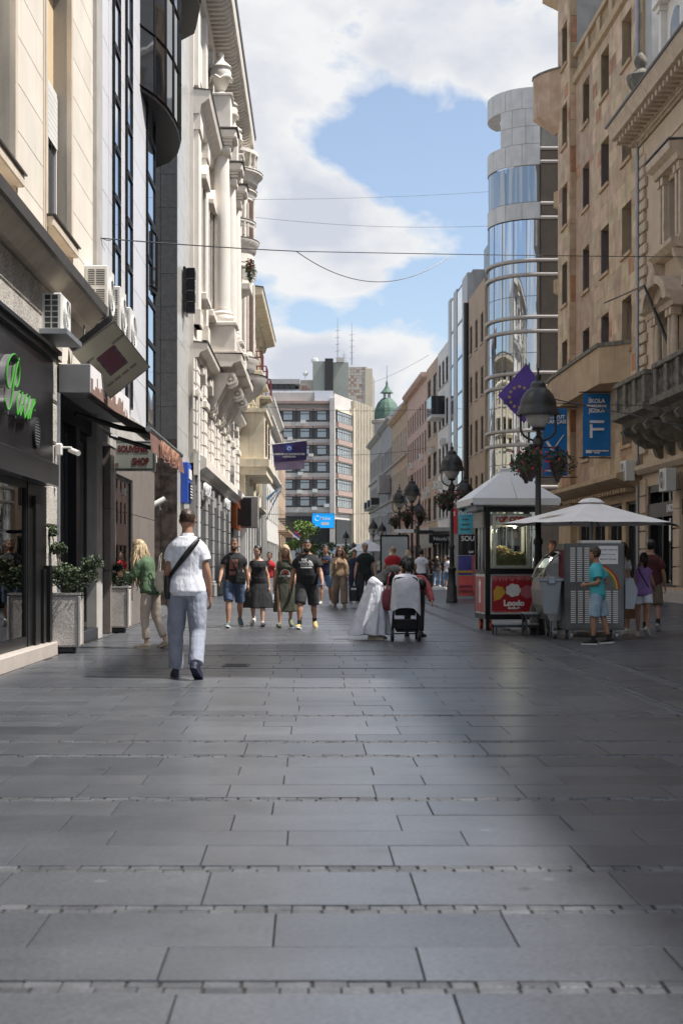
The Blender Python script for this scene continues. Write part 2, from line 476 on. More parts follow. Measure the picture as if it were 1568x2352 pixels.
class Fac:
    """A building front: local x runs along it, local y into the building, z up. Left fronts start at Y0, right fronts at Y1 (running back to us)."""
    def __init__(s, name, label, cat, side, a, b, Y0, Y1, group=None):
        s.side, s.a, s.b, s.Y0, s.Y1 = side, a, b, Y0, Y1
        s.k = math.sqrt(1 + b * b)
        s.L = (Y1 - Y0) * s.k
        if side == 'L':
            loc = (a + b * Y0, Y0, 0); rz = math.atan2(1, b)
        else:
            loc = (a + b * Y1, Y1, 0); rz = math.atan2(-1, -b)
        s.root = thing(name, label, cat, loc, rz, group)

    def Y(s, px, d=0.0):
        a = s.a + (d if s.side == 'L' else -d)
        return a / ((px - HX) / FPX - s.b)

    def u(s, px, d=0.0):
        y = s.Y(px, d)
        return (y - s.Y0) * s.k if s.side == 'L' else (s.Y1 - y) * s.k

    def uy(s, Y):
        return (Y - s.Y0) * s.k if s.side == 'L' else (s.Y1 - Y) * s.k

    def z(s, px, py, d=0.0):
        return HC + (HY - py) * s.Y(px, d) / FPX

    def world(s, u, y, z):
        if s.side == 'L':
            d = Vector((s.b, 1, 0)) / s.k; nrm = Vector((-1, s.b, 0)) / s.k
        else:
            d = Vector((-s.b, -1, 0)) / s.k; nrm = Vector((1, -s.b, 0)) / s.k
        return s.root.location + d * u + nrm * y + Vector((0, 0, z))


def rect_sub(rects, h):
    out = []
    for (a, b, c, d) in rects:
        x0, x1, z0, z1 = h
        if x1 <= a or x0 >= b or z1 <= c or z0 >= d:
            out.append((a, b, c, d)); continue
        if c < z0: out.append((a, b, c, z0))
        if z1 < d: out.append((a, b, z1, d))
        lo, hi = max(c, z0), min(d, z1)
        if a < x0: out.append((a, x0, lo, hi))
        if x1 < b: out.append((x1, b, lo, hi))
    return out


def wall(parent, m, x0, x1, z0, z1, y0=0.0, y1=0.35, holes=(), name='wall'):
    rs = [(x0, x1, z0, z1)]
    for h in holes: rs = rect_sub(rs, h)
    mb = MB()
    for (a, b, c, d) in rs:
        if b - a > 1e-3 and d - c > 1e-3: mb.box(a, b, y0, y1, c, d)
    return mb.build(name, m, parent)


_pc = {}
_pcount = {}


def panel_mesh(w, h, t, m, c):
    k = (round(w, 3), round(h, 3), round(t, 3), m, c)
    if k not in _pc:
        mb = MB()
        vs = [(0, 0, 0), (w, 0, 0), (w, 0, h), (0, 0, h), (0, -t + c, 0), (w, -t + c, 0), (w, -t + c, h), (0, -t + c, h), (c, -t, c), (w - c, -t, c), (w - c, -t, h - c), (c, -t, h - c)]
        fs = [(8, 9, 10, 11)]
        for i in range(4):
            j = (i + 1) % 4
            fs += [(i, j, 4 + j, 4 + i), (4 + i, 4 + j, 8 + j, 8 + i)]
        mb.add(vs, fs)
        _pc[k] = mb.mesh('panel', m)
    return _pc[k]


def clad(parent, m, x0, x1, z0, z1, pw, ph, y=0.0, t=0.03, gap=0.012, holes=(), stag=0.0, name='panel', limit=295, alt=None, jit=0.0, near_hi=False, c=0.006):
    """Cover a rectangle of a wall with separate panels; the ones past the limit become one joined part."""
    rows = max(1, round((z1 - z0) / ph)); hh = (z1 - z0) / rows
    todo = []
    for r in range(rows):
        x = x0 - (pw * stag * (r % 2)); first = True
        while x < x1 - 1e-3:
            w = pw * (1 + jit * rng.uniform(-1, 1))
            a, b = max(x, x0), min(x + w, x1)
            x += w
            if b - a < 0.06: continue
            rs = [(a, b, z0 + r * hh, z0 + (r + 1) * hh)]
            for h in holes: rs = rect_sub(rs, h)
            for q in rs:
                if q[1] - q[0] > 0.05 and q[3] - q[2] > 0.05: todo.append(q)
    if near_hi: todo.sort(key=lambda q: -q[0])
    key = (parent.name, name)
    rest = {}
    for (a, b, c0, d) in todo:
        mm = m
        if alt and rng.random() < alt[1]: mm = alt[0]
        a += gap / 2; b -= gap / 2; c0 += gap / 2; d -= gap / 2
        n = _pcount.get(key, 0)
        if n < limit:
            _pcount[key] = n + 1
            put(name, panel_mesh(b - a, d - c0, t, mm, c), parent, (a, y, c0))
        else:
            rest.setdefault(mm, MB()).box(a, b, y - t, y, c0, d)
    for mm, mb in rest.items():
        tag(mb.build(name + '_field', mm, parent), kind='stuff')


_wc = {}


def window(parent, x0, x1, z0, z1, y=0.22, style='cross', frame='dark_frame', glass='window_glass', sill=None, sillm='concrete', ft=0.06, nv=None, nh=None, sill_out=0.08, pane_inset=0.025):
    """A window set in an opening: frame mesh with its pane and sill as children."""
    w, h = x1 - x0, z1 - z0
    nv = 2 if nv is None else nv
    nh = 1 if nh is None else nh
    k = (round(w, 3), round(h, 3), frame, nv, nh, ft)
    if k not in _wc:
        mb = MB()
        mb.box(0, w, -0.03, 0.03, 0, ft); mb.box(0, w, -0.03, 0.03, h - ft, h)
        mb.box(0, ft, -0.03, 0.03, ft, h - ft); mb.box(w - ft, w, -0.03, 0.03, ft, h - ft)
        for i in range(1, nv):
            mb.box(w * i / nv - ft / 2, w * i / nv + ft / 2, -0.028, 0.028, ft, h - ft)
        for i in range(1, nh):
            zz = h * (0.68 if nh == 2 else i / nh)
            mb.box(ft, w - ft, -0.026, 0.026, zz - ft / 2, zz + ft / 2)
        _wc[k] = mb.mesh('window', frame)
    f = put('window', _wc[k], parent, (x0, y, z0))
    k2 = ('p', round(w, 3), round(h, 3), glass)
    if k2 not in _wc:
        mb = MB(); mb.box(ft * .5, w - ft * .5, -0.004, 0.004, ft * .5, h - ft * .5)
        _wc[k2] = mb.mesh('pane', glass)
    put('pane', _wc[k2], f, (0, pane_inset * 0.2, 0))
    if sill:
        k3 = ('s', round(w, 3), round(sill, 3), sillm, round(y, 3), sill_out)
        if k3 not in _wc:
            mb = MB(); mb.cbox(-0.08, w + 0.08, -y - sill_out, -0.031, -sill, 0.0, 0.01)
            _wc[k3] = mb.mesh('sill', sillm)
        put('sill', _wc[k3], f, (0, 0, 0))
    return f
# ------------------------------------------------------------------ ground
SH = -0.0236                     # the paving's long joints lean this much per metre


def skew(x, y): return x + SH * y


g = MB(); g.quad((-1500, -600, -0.12), (1500, -600, -0.12), (1500, 3000, -0.12), (-1500, 3000, -0.12))
tag(g.build('ground', 'far_paving'), 'city ground beyond the paved street', kind='structure')
pv = MB(); pv.quad((-9, -12, -0.009), (16, -12, -0.009), (16, 75, -0.009), (-9, 75, -0.009))
pave = tag(pv.build('pavement', 'joint_dirt'), 'dark joint bed under the grey granite street paving', kind='structure')
fp = MB(); fp.quad((-9, 75, -0.006), (16, 75, -0.006), (20, 330, -0.006), (-25, 330, -0.006))
tag(fp.build('street', 'far_paving'), 'far end of the paved pedestrian street', kind='structure')

strips = [4.08, 5.0, 5.66, 7.34, 9.0, 9.72, 11.4, 13.95, 16.6, 18.9, 19.9, 22.4]
y = 22.4
while y < 74: y += rng.choice([1.0, 1.7, 2.1, 2.6]); strips.append(y)
strips = [-6, -4.3, -2.2, 0.2, 2.0] + strips
SW = 0.12
slabs = []; setts = []
LB = 0.78; LBAND = (2.98, 3.14); RBAND = (3.62, 3.78)
XL, XR = -3.35, 15.0


def left_edge(y): return XL if y < 60 else -3.2


for i, ys in enumerate(strips[:-1]):
    y0, y1 = ys + SW / 2, strips[i + 1] - SW / 2
    n = max(1, round((y1 - y0) / 0.42))
    ws = [rng.choice([0.33, 0.40, 0.48]) for _ in range(n)]
    t = sum(ws); yy = y0
    for r, w in enumerate(ws):
        w = w * (y1 - y0) / t
        off = (0.0 if r % 2 else LB / 2) + rng.uniform(-.06, .06) + (-0.126 if r % 2 else 0)
        for (a, b) in ((XL, LBAND[0]), (LBAND[1], RBAND[0]), (RBAND[1], XR)):
            if b == RBAND[0] and a == LBAND[1]:
                slabs.append((a, b, yy, yy + w)); continue
            x = a - ((a - off) % LB)
            while x < b:
                xa, xb = max(x, a), min(x + LB, b)
                if xb - xa > 0.05: slabs.append((xa, xb, yy, yy + w))
                x += LB
        yy += w
    # sett strip, two courses
    for q in range(2):
        x = XL + rng.uniform(0, .05)
        while x < XR:
            w = rng.uniform(0.075, 0.125)
            if not (LBAND[0] - .02 < x + w / 2 < LBAND[1] + .02 or RBAND[0] - .02 < x + w / 2 < RBAND[1] + .02):
                setts.append((x + .002, x + w - rng.choice([.002, .003, .009]), ys - SW / 2 + q * SW / 2 + .002, ys - SW / 2 + (q + 1) * SW / 2 - rng.choice([.001, .002, .006])))
            x += w
y = -6.0
for (a, b) in (LBAND, RBAND):
    y = -6.0
    while y < 74:
        h = rng.uniform(.08, .12)
        for q in range(2):
            m_ = (a + b) / 2
            xa, xb = (a + .005, m_ - .005) if q == 0 else (m_ + .005, b - .005)
            setts.append((xa, xb, y + .005, y + h - .005))
        y += h


def stone(mb, x0, x1, y0, y1, zt, c, mi=0, j=0.0):
    z = zt + rng.uniform(-j, j)
    t1, t2 = rng.uniform(-j, j) * .4, rng.uniform(-j, j) * .4
    P = [(x0, y0), (x1, y0), (x1, y1), (x0, y1)]
    Q = [(x0 + c, y0 + c), (x1 - c, y0 + c), (x1 - c, y1 - c), (x0 + c, y1 - c)]
    vs = [(skew(a, b), b, -0.04) for a, b in P] + [(skew(a, b), b, z - c * .7) for a, b in P] + [(skew(a, b), b, z + (t1 if k in (1, 2) else -t1) + (t2 if k > 1 else -t2)) for k, (a, b) in enumerate(Q)]
    fs = [(8, 9, 10, 11)]
    for i in range(4):
        k = (i + 1) % 4
        fs += [(i, k, 4 + k, 4 + i), (4 + i, 4 + k, 8 + k, 8 + i)]
    mb.add(vs, fs, mi)


def inview(x, y): return y > 3.5 and abs(skew(x, y)) < 0.25 * y


SM = ['slab_one', 'slab_two', 'slab_three']
slabs.sort(key=lambda s: (0 if inview((s[0] + s[1]) / 2, s[3]) else 1, s[2]))
rest = MB()
gp = 0.0026
for k, (x0, x1, y0, y1) in enumerate(slabs):
    mi = rng.choice([0, 0, 0, 1, 1, 2])
    if k < 298:
        mb = MB(); stone(mb, x0 + gp, x1 - gp, y0 + gp * .7, y1 - gp * .7, 0.0, 0.0018, 0, 0.0014)
        mb.build('paving_slab', SM[mi], pave)
    else:
        stone(rest, x0 + gp, x1 - gp, y0 + gp * .7, y1 - gp * .7, 0.0, 0.0018, mi, 0.0012)
tag(rest.build('paving_slabs', SM, pave), kind='stuff')
setts.sort(key=lambda s: (0 if inview((s[0] + s[1]) / 2, s[3]) else 1, s[2]))
rest = MB()
for k, (x0, x1, y0, y1) in enumerate(setts):
    if k < 298:
        mb = MB(); stone(mb, x0, x1, y0, y1, -0.002, 0.003, 0, 0.0015)
        mb.build('sett', 'sett_stone', pave)
    else:
        stone(rest, x0, x1, y0, y1, -0.002, 0.003, 0, 0.0015)
tag(rest.build('setts', 'sett_stone', pave), kind='stuff')
# small cobbles along the left shop fronts
cob = MB()
y = 6.0
while y < 72:
    x = -7.5
    while x < XL - 0.06:
        yy = y + 0.03 * math.sin(x * 9) + rng.uniform(-.008, .008)
        if x > -3.62 - .02 * y - (2.2 if y > 31 else .9): stone(cob, x + .006, x + .082, yy + .006, yy + .082, -0.002, 0.014, 0, 0.006)
        x += .089
    y += .089
tag(cob.build('cobbles', 'sett_stone', pave), kind='stuff')
# small square iron drain cover among the slabs
dc = thing('drain_cover', 'dark square iron drain grating set in the slabs right of the man in white', 'drain', ((543 - HX) * 17.1 / FPX, 17.1, 0.002))
f = MB(); f.box(-.16, .16, -.22, -.19, -.03, .004); f.box(-.16, .16, .19, .22, -.03, .004); f.box(-.16, -.13, -.19, .19, -.03, .004); f.box(.13, .16, -.19, .19, -.03, .004)
f.build('frame', 'black_iron', dc)
for k in range(6): b = MB(); b.box(-.13, .13, -.165 + k * .06, -.135 + k * .06, -.03, .003); b.build('bar', 'black_iron', dc)
# ------------------------------------------------------------------ left row: stone house with the black shop and the souvenir shop
DM('sign_green', (0.05, 0.26, 0.03), 0.4, var=0.02)
DM('letter_metal', (0.35, 0.34, 0.34), 0.35, metal=0.6, var=0.1)
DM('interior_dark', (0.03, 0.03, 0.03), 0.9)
DM('interior_pale', (0.30, 0.31, 0.29), 0.9)
DM('step_stone', (0.42, 0.37, 0.33), 0.7, var=0.08, speck=0.12)
DM('box_grey', (0.22, 0.22, 0.225), 0.6, var=0.08)
DM('box_white', (0.74, 0.72, 0.72), 0.6, var=0.02)
DM('print_brown', (0.24, 0.15, 0.12), 0.7)
DM('awning_dark', (0.030, 0.022, 0.020), 0.9)
DM('awning_brown', (0.18, 0.095, 0.075), 0.9, var=0.15, scale=6, bump2=0.4, b2scale=5)
DM('letter_gold', (0.42, 0.22, 0.14), 0.7)
DM('letter_red', (0.17, 0.015, 0.025), 0.6)
DM('sign_cream', (0.50, 0.54, 0.47), 0.5)
DM('sign_olive', (0.42, 0.39, 0.30), 0.6, var=0.08)
DM('print_plum', (0.16, 0.03, 0.06), 0.6)
DM('print_grey', (0.10, 0.10, 0.10), 0.7)
DM('sign_blue', (0.03, 0.09, 0.45), 0.4)
DM('orange_paint', (0.50, 0.12, 0.02), 0.5)
DM('rail_red', (0.12, 0.02, 0.025), 0.5)
DM('teal_blind', (0.36, 0.45, 0.45), 0.3, var=0.12, scale=1.5)
DM('shoe_white', (0.70, 0.68, 0.62), 0.7)

fA = Fac('stone_house', 'pale beige stone-clad house over the black shoe shop at the left edge', 'building', 'L', -3.62, -0.02, 4.0, 23.2)
rA = fA.root
strips_A = [(7.3, 9.2), (11.2, 13.1), (15.15, 17.0), (19.1, 20.95)]
hA = [(fA.uy(a), fA.uy(b), 5.3, 14.0) for a, b in strips_A]
wall(rA, 'beige_stone', 0, fA.L, 4.03, 14.0, 0.0, 0.20, hA)
mb = MB(); mb.box(0, fA.L, 0.62, 7.0, 0.0, 14.0); mb.box(0, fA.L, 0.2, .62, 4.0, 14.0)
mb.build('rear_mass', 'yellow_stucco', rA)
clad(rA, 'beige_stone', 0, fA.L, 5.34, 14.0, 1.9, 0.56, 0.0, 0.035, 0.006, [(a - .14, b + .14, c, d) for a, b, c, d in hA], stag=0.0, name='stone_panel', near_hi=True, c=0.004)
for (a, b, c, d) in hA:
    t = MB(); t.box(a - .14, a, -.07, .2, 5.3, 14.0); t.box(a - .20, a - .14, -.05, .0, 5.3, 14.0); t.build('pilaster_strip', 'beige_trim', rA)
    t = MB(); t.box(b, b + .14, -.07, .2, 5.3, 14.0); t.box(b + .14, b + .20, -.05, 0, 5.3, 14.0); t.build('pilaster_strip', 'beige_trim', rA)
    for z0, z1 in ((5.9, 8.12), (10.1, 12.4)):
        w = window(rA, a + .04, b - .04, z0, z1, 0.17, frame='white_frame', glass='window_glass', nv=2, nh=2)
        bl = MB()
        for k in range(9): bl.box(.05, b - a - .13, -.05, -.035, (z1 - z0) * .62 + k * .085, (z1 - z0) * .62 + k * .085 + .075)
        bl.build('blind', 'white_frame', w)
        s = MB(); s.cbox(a - .1, b + .1, -.16, .2, z0 - .16, z0 - .02, .015); s.build('window_ledge', 'beige_trim', rA)
        s = MB(); s.box(a - .12, b + .12, -.19, .2, z0 - .018, z0); s.build('ledge_flashing', 'ledge_metal', rA)
mb = MB(); mb.prism([(0, 4.93), (-.14, 4.93), (-.34, 5.12), (-.34, 5.22), (0, 5.3)], 'x', 0, fA.L); mb.build('cornice', 'beige_trim', rA)
mb = MB(); mb.box(0, fA.L, -.40, -.342, 5.10, 5.25); mb.build('gutter', 'ledge_metal', rA)
mb = MB(); mb.box(-.05, 0.0, -.2, .1, 5.3, 5.36)
ub, ue = fA.uy(4.0), fA.uy(19.3)
clad(rA, 'speckled_stone', 0, fA.uy(20.3), 4.08, 4.92, 1.0, 0.42, 0.0, 0.05, 0.02, name='speckled_panel', c=0.012)
up = fA.uy(20.12)
clad(rA, 'speckled_stone', ue, up, 0.0, 4.06, 0.9, 0.58, 0.35, 0.36, 0.03, name='pier_block', c=0.02)
# the black shoe shop
wall(rA, 'black_panel', 0, ue - .02, 2.55, 4.02, -.10, .3, name='shop_fascia')
mb = MB(); mb.box(0, ue - .0, -.17, -.102, 3.96, 4.04); mb.box(0, ue, -.22, -.102, 4.04, 4.09); mb.build('fascia_moulding', 'black_paint', rA)
mb = MB(); mb.cbox(0, ue - .25, -.22, .25, 2.26, 2.548, .01); mb.build('shutter_box', 'black_panel', rA)
uw = fA.uy(18.05)
wins = [(0.3, 4.3), (4.6, 8.6), (8.9, uw)]
for a, b in wins:
    w = MB(); w.box(a, b, .0, .06, .17, .30); w.box(a, b, .0, .06, 2.18, 2.258); w.box(a, a + .07, .0, .06, .30, 2.18); w.box(b - .07, b, .0, .06, .30, 2.18)
    w = w.build('shop_window', 'black_paint', rA)
    p = MB(); p.box(a + .06, b - .06, .028, .036, .29, 2.19); p.build('pane', 'shop_glass', w)
    d = MB(); d.box(a + .02, b - .02, .10, .45, .17, .56); d.build('display_plinth', 'box_white', w)
for a, b in ((0, .3), (4.3, 4.6), (8.6, 8.9), (uw, ue - .01)):
    m_ = MB(); m_.box(a, b, -.01, .4, .17, 2.258)
    if b - a > .5: m_.box(a + .3, b - .62, -.05, -.01, .17, 2.1); m_.box(b - .5, b - .32, -.07, -.01, .17, 1.15); m_.box(b - .20, b - .04, -.10, -.01, .17, 1.2)
    m_.build('shop_pier', 'black_paint', rA)
mb = MB(); mb.box(0, ue, .451, .47, .17, 2.3); mb.build('display_back', 'sign_cream', rA)
mb = MB(); mb.cbox(0, fA.uy(19.55), -.16, .6, -.03, .165, .012); mb.build('shop_step', 'step_stone', rA)
v = MB(); uc = fA.u(81, .1)
v.rings([[(uc + r * math.cos(2 * PI * i / 20), yy, 2.88 + r * math.sin(2 * PI * i / 20)) for i in range(20)] for r, yy in ((.20, -.10), (.20, -.135), (.165, -.135), (.165, -.11))], cap0=False)
v = v.build('round_vent', 'black_iron', rA, smooth=35)
for k in range(9):
    z = 2.74 + .035 * k; w = math.sqrt(max(.001, .163 ** 2 - (z - 2.88) ** 2)); b = MB(); b.box(uc - w, uc + w, -.13, -.118, z - .006, z + .006); b.build('vent_bar', 'metal_grey', v)


def script(strokes, name, m, par, d, r, mdeep=None):
    mb = MB(); deep = MB()
    for st in strokes:
        pts = []
        for x, y in st:
            px, py = x * .1146, 784 + y * .1146
            pts.append((fA.u(px, d), fA.z(px, py, d)))
        q = []
        for i in range(len(pts) - 1):      # Catmull-Rom through the stroke
            p0, p1, p2, p3 = pts[max(i - 1, 0)], pts[i], pts[i + 1], pts[min(i + 2, len(pts) - 1)]
            for k in range(5):
                t = k / 5
                q.append(tuple(.5 * (2 * p1[j] + (p2[j] - p0[j]) * t + (2 * p0[j] - 5 * p1[j] + 4 * p2[j] - p3[j]) * t * t + (3 * p1[j] - p0[j] - 3 * p2[j] + p3[j]) * t ** 3) for j in (0, 1)))
        q.append(pts[-1])
        mb.tube([(a, -d - .005, b) for a, b in q], r, 6)
        for i in range(len(q) - 1):
            deep.quad((q[i][0], -.105, q[i][1]), (q[i + 1][0], -.105, q[i + 1][1]), (q[i + 1][0], -d, q[i + 1][1]), (q[i][0], -d, q[i][1]))
    o = deep.build(name, mdeep, par)
    mb.build('letter_face', m, o)


script([[(110, 1130), (100, 1230), (140, 1365), (195, 1320), (235, 1130), (270, 850), (315, 600), (360, 400), (375, 345)],
        [(265, 480), (235, 780), (175, 935), (130, 850), (130, 600), (170, 370), (265, 255), (340, 330), (385, 520), (375, 780), (325, 920), (290, 890)]],
       'letter', 'sign_green', rA, .19, .0115, 'letter_metal')
script([[(420, 1040), (385, 1000), (330, 1180), (325, 1400), (345, 1465), (400, 1280), (450, 1020), (390, 1350), (395, 1490), (430, 1400), (465, 1290)]], 'letter', 'sign_green', rA, .19, .010, 'letter_metal')
script([[(560, 1110), (530, 1070), (480, 1250), (470, 1470), (490, 1535), (545, 1350), (590, 1100), (535, 1420), (540, 1560), (570, 1480), (610, 1350)]], 'letter', 'sign_green', rA, .19, .010, 'letter_metal')
script([[(655, 1150), (620, 1350), (590, 1565), (640, 1350), (690, 1170), (700, 1220), (660, 1310), (680, 1390), (695, 1380)]], 'letter', 'sign_green', rA, .19, .009, 'letter_metal')
# sneakers on show behind the glass
for k, (u0, z0) in enumerate(((uw - .42, .56), (uw - .95, .56))):
    s = thing('sneaker', ['white laced sneaker nearest the window edge on the shop plinth', 'white laced sneaker further left on the shop plinth'][k], 'shoe', tuple(fA.world(u0, .26, z0)), fA.root.rotation_euler.z + .3, 'sneakers in the shop window')
    b = MB()
    prof = [(-.13, .035, .02, .10), (-.10, .04, 0, .12), (-.04, .042, 0, .115), (.03, .045, 0, .075), (.09, .045, 0, .055), (.14, .035, .005, .04), (.155, .012, .015, .03)]
    b.rings([[(x, w * math.cos(2 * PI * i / 10), (zb + zt) / 2 + .018 + (zt - zb) / 2 * math.sin(2 * PI * i / 10)) for i in range(10)] for x, w, zb, zt in prof])
    b.build('upper', 'shoe_white', s, smooth=60)
    b = MB(); b.prism([(-.14, -.035), (-.14, .035), (-.02, .04), (.1, .05), (.16, .02), (.16, -.02), (.1, -.05), (-.02, -.04)], 'z', 0, .025); b.build('sole', 'sign_cream', s)
    for q in range(4): b = MB(); b.box(.0 + q * .022, .01 + q * .022, -.028, .028, .098 - q * .011, .106 - q * .011); b.build('lace', 'box_white', s)
# security camera on the pier
o = thing('security_camera', 'white security camera on the rough stone pier above the planter', 'camera', tuple(fA.world(fA.uy(19.9), -.02, 2.82)), fA.root.rotation_euler.z)
b = MB(); b.cbox(-.05, .05, -.10, 0, -.09, .09, .02); b.build('junction_box', 'ac_white', o)
b = MB(); b.tube([(0, -.1, .03), (0, -.22, .03), (0, -.24, -.01)], .015, 8); b.build('arm', 'ac_white', o)
b = MB(); b.tube([(.04, -.20, .0), (-.10, -.34, -.06)], .038, 10); b.build('housing', 'ac_white', o, smooth=40)
# souvenir shop
us, uE = up, fA.L
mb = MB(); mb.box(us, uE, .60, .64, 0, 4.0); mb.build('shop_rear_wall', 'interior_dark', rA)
for a, b, zb in ((us + .06, us + .80, .22), (us + .86, us + 1.3, .22), (us + 1.62, uE, .2)):
    w = MB(); w.box(a, b, .06, .12, zb, zb + .08); w.box(a, b, .06, .12, 3.2, 3.3); w.box(a, a + .06, .06, .12, zb + .08, 3.2); w.box(b - .06, b, .06, .12, zb + .08, 3.2)
    w = w.build('shop_window', 'dark_frame', rA)
    p = MB(); p.box(a + .05, b - .05, .085, .095, zb + .07, 3.21); p.build('pane', 'dark_glass', w)
mb = MB(); mb.box(us - .02, us + .06, -.04, .16, .0, 3.64); mb.build('door_post', 'metal_grey', rA)
mb = MB(); mb.box(us + 1.3, us + 1.62, -.06, .18, .2, 3.3); mb.build('door_post', 'black_paint', rA)
mb = MB(); mb.cbox(us + .9, uE, -.12, .6, -.03, .19, .01); mb.build('door_step', 'black_panel', rA)
mb = MB(); mb.box(us, uE, -.02, .6, 3.3, 3.66); mb.build('header', 'black_paint', rA)
# ------------------------------------------------------------------ glass and granite office
fB = Fac('glass_office', 'grey panel and strip-window office with black glass oriels above the souvenir shop', 'building', 'L', -3.62, -0.02, 23.2, 32.0)
rB = fB.root
mb = MB(); mb.box(0, fB.L, .06, 5.5, 0, 20.0); mb.build('core', 'dark_frame', rB)
U = [fB.u(p) for p in (208.5, 222, 244, 253, 268, 283, 296, 331, 349)]
mb = MB(); mb.box(U[0], U[1], -.10, .06, 0, 20); mb.build('end_pier', 'concrete', rB)
for (a, b) in ((U[1], U[2]), (U[2] + .04, U[3]), (U[4], U[5]), (U[6], U[7])):
    clad(rB, 'alu_panel', a, b, 4.1, 19.9, max(.3, (b - a)), 0.9, .06, .10, 0.008, name='facade_panel', c=0.003)
for (a, b) in ((U[3], U[4]), (U[5], U[6]), (U[7], min(U[8], fB.L))):
    k = 0
    z = 4.25
    while z < 19.5:
        window(rB, a + .01, b - .01, z, z + .88, -.06, frame='black_paint', glass='blue_glass', nv=1, ft=.035)
        z += .90
# ground floor: taupe granite and a display window
ug = fB.uy(25.05)
uw0, uw1 = fB.u(259), fB.u(299)
clad(rB, 'granite_taupe', ug, uw0, 0, 3.3, .8, 1.1, .06, .12, .012, name='granite_panel')
clad(rB, 'granite_taupe', uw1, fB.L, 0, 3.3, 1.25, 1.1, .06, .12, .012, name='granite_panel')
clad(rB, 'granite_taupe', uw0, uw1, 2.86, 3.3, 1.1, .44, .06, .12, .012, name='granite_panel')
clad(rB, 'granite_taupe', uw0, uw1, 0, .5, 1.1, .5, .06, .12, .012, name='granite_panel')
w = MB(); w.box(uw0, uw1, -.02, .05, .5, .56); w.box(uw0, uw1, -.02, .05, 2.8, 2.86); w.box(uw0, uw0 + .05, -.02, .05, .56, 2.8); w.box(uw1 - .05, uw1, -.02, .05, .56, 2.8)
w = w.build('shop_window', 'black_paint', rB)
p = MB(); p.box(uw0 + .04, uw1 - .04, .0, .008, .55, 2.81); p.build('pane', 'shop_glass', w)
p = MB(); p.box(uw0 + .05, uw1 - .05, .03, .04, .56, 2.8); p.build('roller_blind', 'teal_blind', w)
for k in range(4):
    b = MB(); b.box(0, fB.L, -.08 - (k % 2) * .04, .06, 3.3 + k * .2, 3.3 + k * .2 + .17); b.build('ledge_course', 'concrete', rB)
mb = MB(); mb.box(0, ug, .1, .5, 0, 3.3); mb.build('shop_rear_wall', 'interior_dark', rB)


def oriel(pts, z0, z1, dz):
    """Faceted dark glass bay: world plan points, floor and roof heights."""
    inv = rB.matrix_basis.inverted()
    L = [inv @ Vector((x, y, 0)) for x, y in pts]
    s = MB(); cx = sum(p.x for p in L) / len(L); cy = sum(p.y for p in L) / len(L)
    pl = [(p.x, p.y) for p in L]
    s.prism(pl, 'z', z0 - .10, z0)
    o = s.build('oriel', 'black_paint', rB)
    b = MB(); b.prism([(cx + (x - cx) * .93, cy + (y - cy) * .93) for x, y in pl], 'z', z0 + .002, z1); b.build('oriel_core', 'dark_frame', o)
    n = len(pl) - 2
    for i in range(n - 1):
        a = Vector((*pl[i], 0)); c = Vector((*pl[i + 1], 0)); d = c - a
        nrm = Vector((d.y, -d.x, 0)).normalized()
        z = z0
        while z < z1 - .1:
            zt = min(z + dz, z1)
            p = MB(); e = d.normalized() * .025
            p.quad(a + e + Vector((0, 0, z + .03)), c - e + Vector((0, 0, z + .03)), c - e + Vector((0, 0, zt - .03)), a + e + Vector((0, 0, zt - .03)))
            p.build('pane', 'black_glass', o)
            f = MB(); f.tube([a + Vector((0, 0, z)), c + Vector((0, 0, z))], .035, 4); f.tube([a + Vector((0, 0, z)), a + Vector((0, 0, zt))], .03, 4)
            f.build('mullion', 'black_paint', o)
            z = zt
    b = MB(); b.prism(pl, 'z', z1, z1 + .12); b.build('oriel_roof', 'black_paint', o)


oriel([(-4.2, 29.4), (-3.95, 30.1), (-3.8, 30.8), (-3.73, 31.6), (-3.71, 32.4), (-3.76, 33.2), (-3.9, 34.0), (-4.2, 34.8), (-4.68, 35.4), (-5.8, 35.4), (-5.8, 29.6)], 11.15, 14.9, 1.25)
oriel([(-4.5, 31.5), (-3.85, 32.2), (-3.52, 33.6), (-3.48, 35.0), (-3.8, 36.8), (-4.7, 37.9), (-5.8, 37.9), (-5.8, 31.6)], 15.05, 19.2, 1.3)
oriel([(-4.30, 31.0), (-4.17, 31.3), (-4.13, 31.8), (-4.2, 32.2), (-4.6, 32.5), (-5.2, 32.5), (-5.2, 31.0)], 7.35, 8.6, 1.2)
# granite-faced neighbour: its dark side wall looks back at us
fG = Fac('granite_block', 'narrow block with a dark grey granite side wall and pale polished front', 'building', 'L', -4.05, -0.02, 42.5, 46.6)
rG = fG.root
mb = MB(); mb.box(.05, fG.L, .05, 7, 0, 20); mb.build('core', 'concrete', rG)
clad(rG, 'polished_pale', 0.0, fG.L, 0, 20, 1.3, 1.3, .05, .06, .008, name='facing_panel', c=.003)
# side panels stand in the plane u = 0 (facing the viewer): local x into the building
x = 0.0
ZJ = 5.3
for col in range(6):
    xa, xb = .0 + col * .50, .0 + col * .50 + .49
    z = 0.0
    while z < 19.9:
        h = min(.99, 19.9 - z)
        b = MB(); b.box(-.03, .05, xa + .004, xb, z + .005, z + h - .005)
        b.build('granite_slab', 'granite_brown' if z + h < ZJ + .3 else 'granite_dark', rG)
        z += h
# rear wall of the recess between the two
o = thing('recess_wall', 'shaded plain rear wall of the recess between the glass office and granite block', 'wall', (-7.0, 32, 0), math.atan2(1, -.02))
mb = MB(); mb.box(0, 10.5, 0, .4, 0, 15)
mb.build('plaster', 'concrete', o)
for zz in (4.2, 8.2, 11.6):
    for k in range(3): window(o, 1.5 + k * 3, 2.8 + k * 3, zz, zz + 1.7, -.02, nv=2, sill=.08)
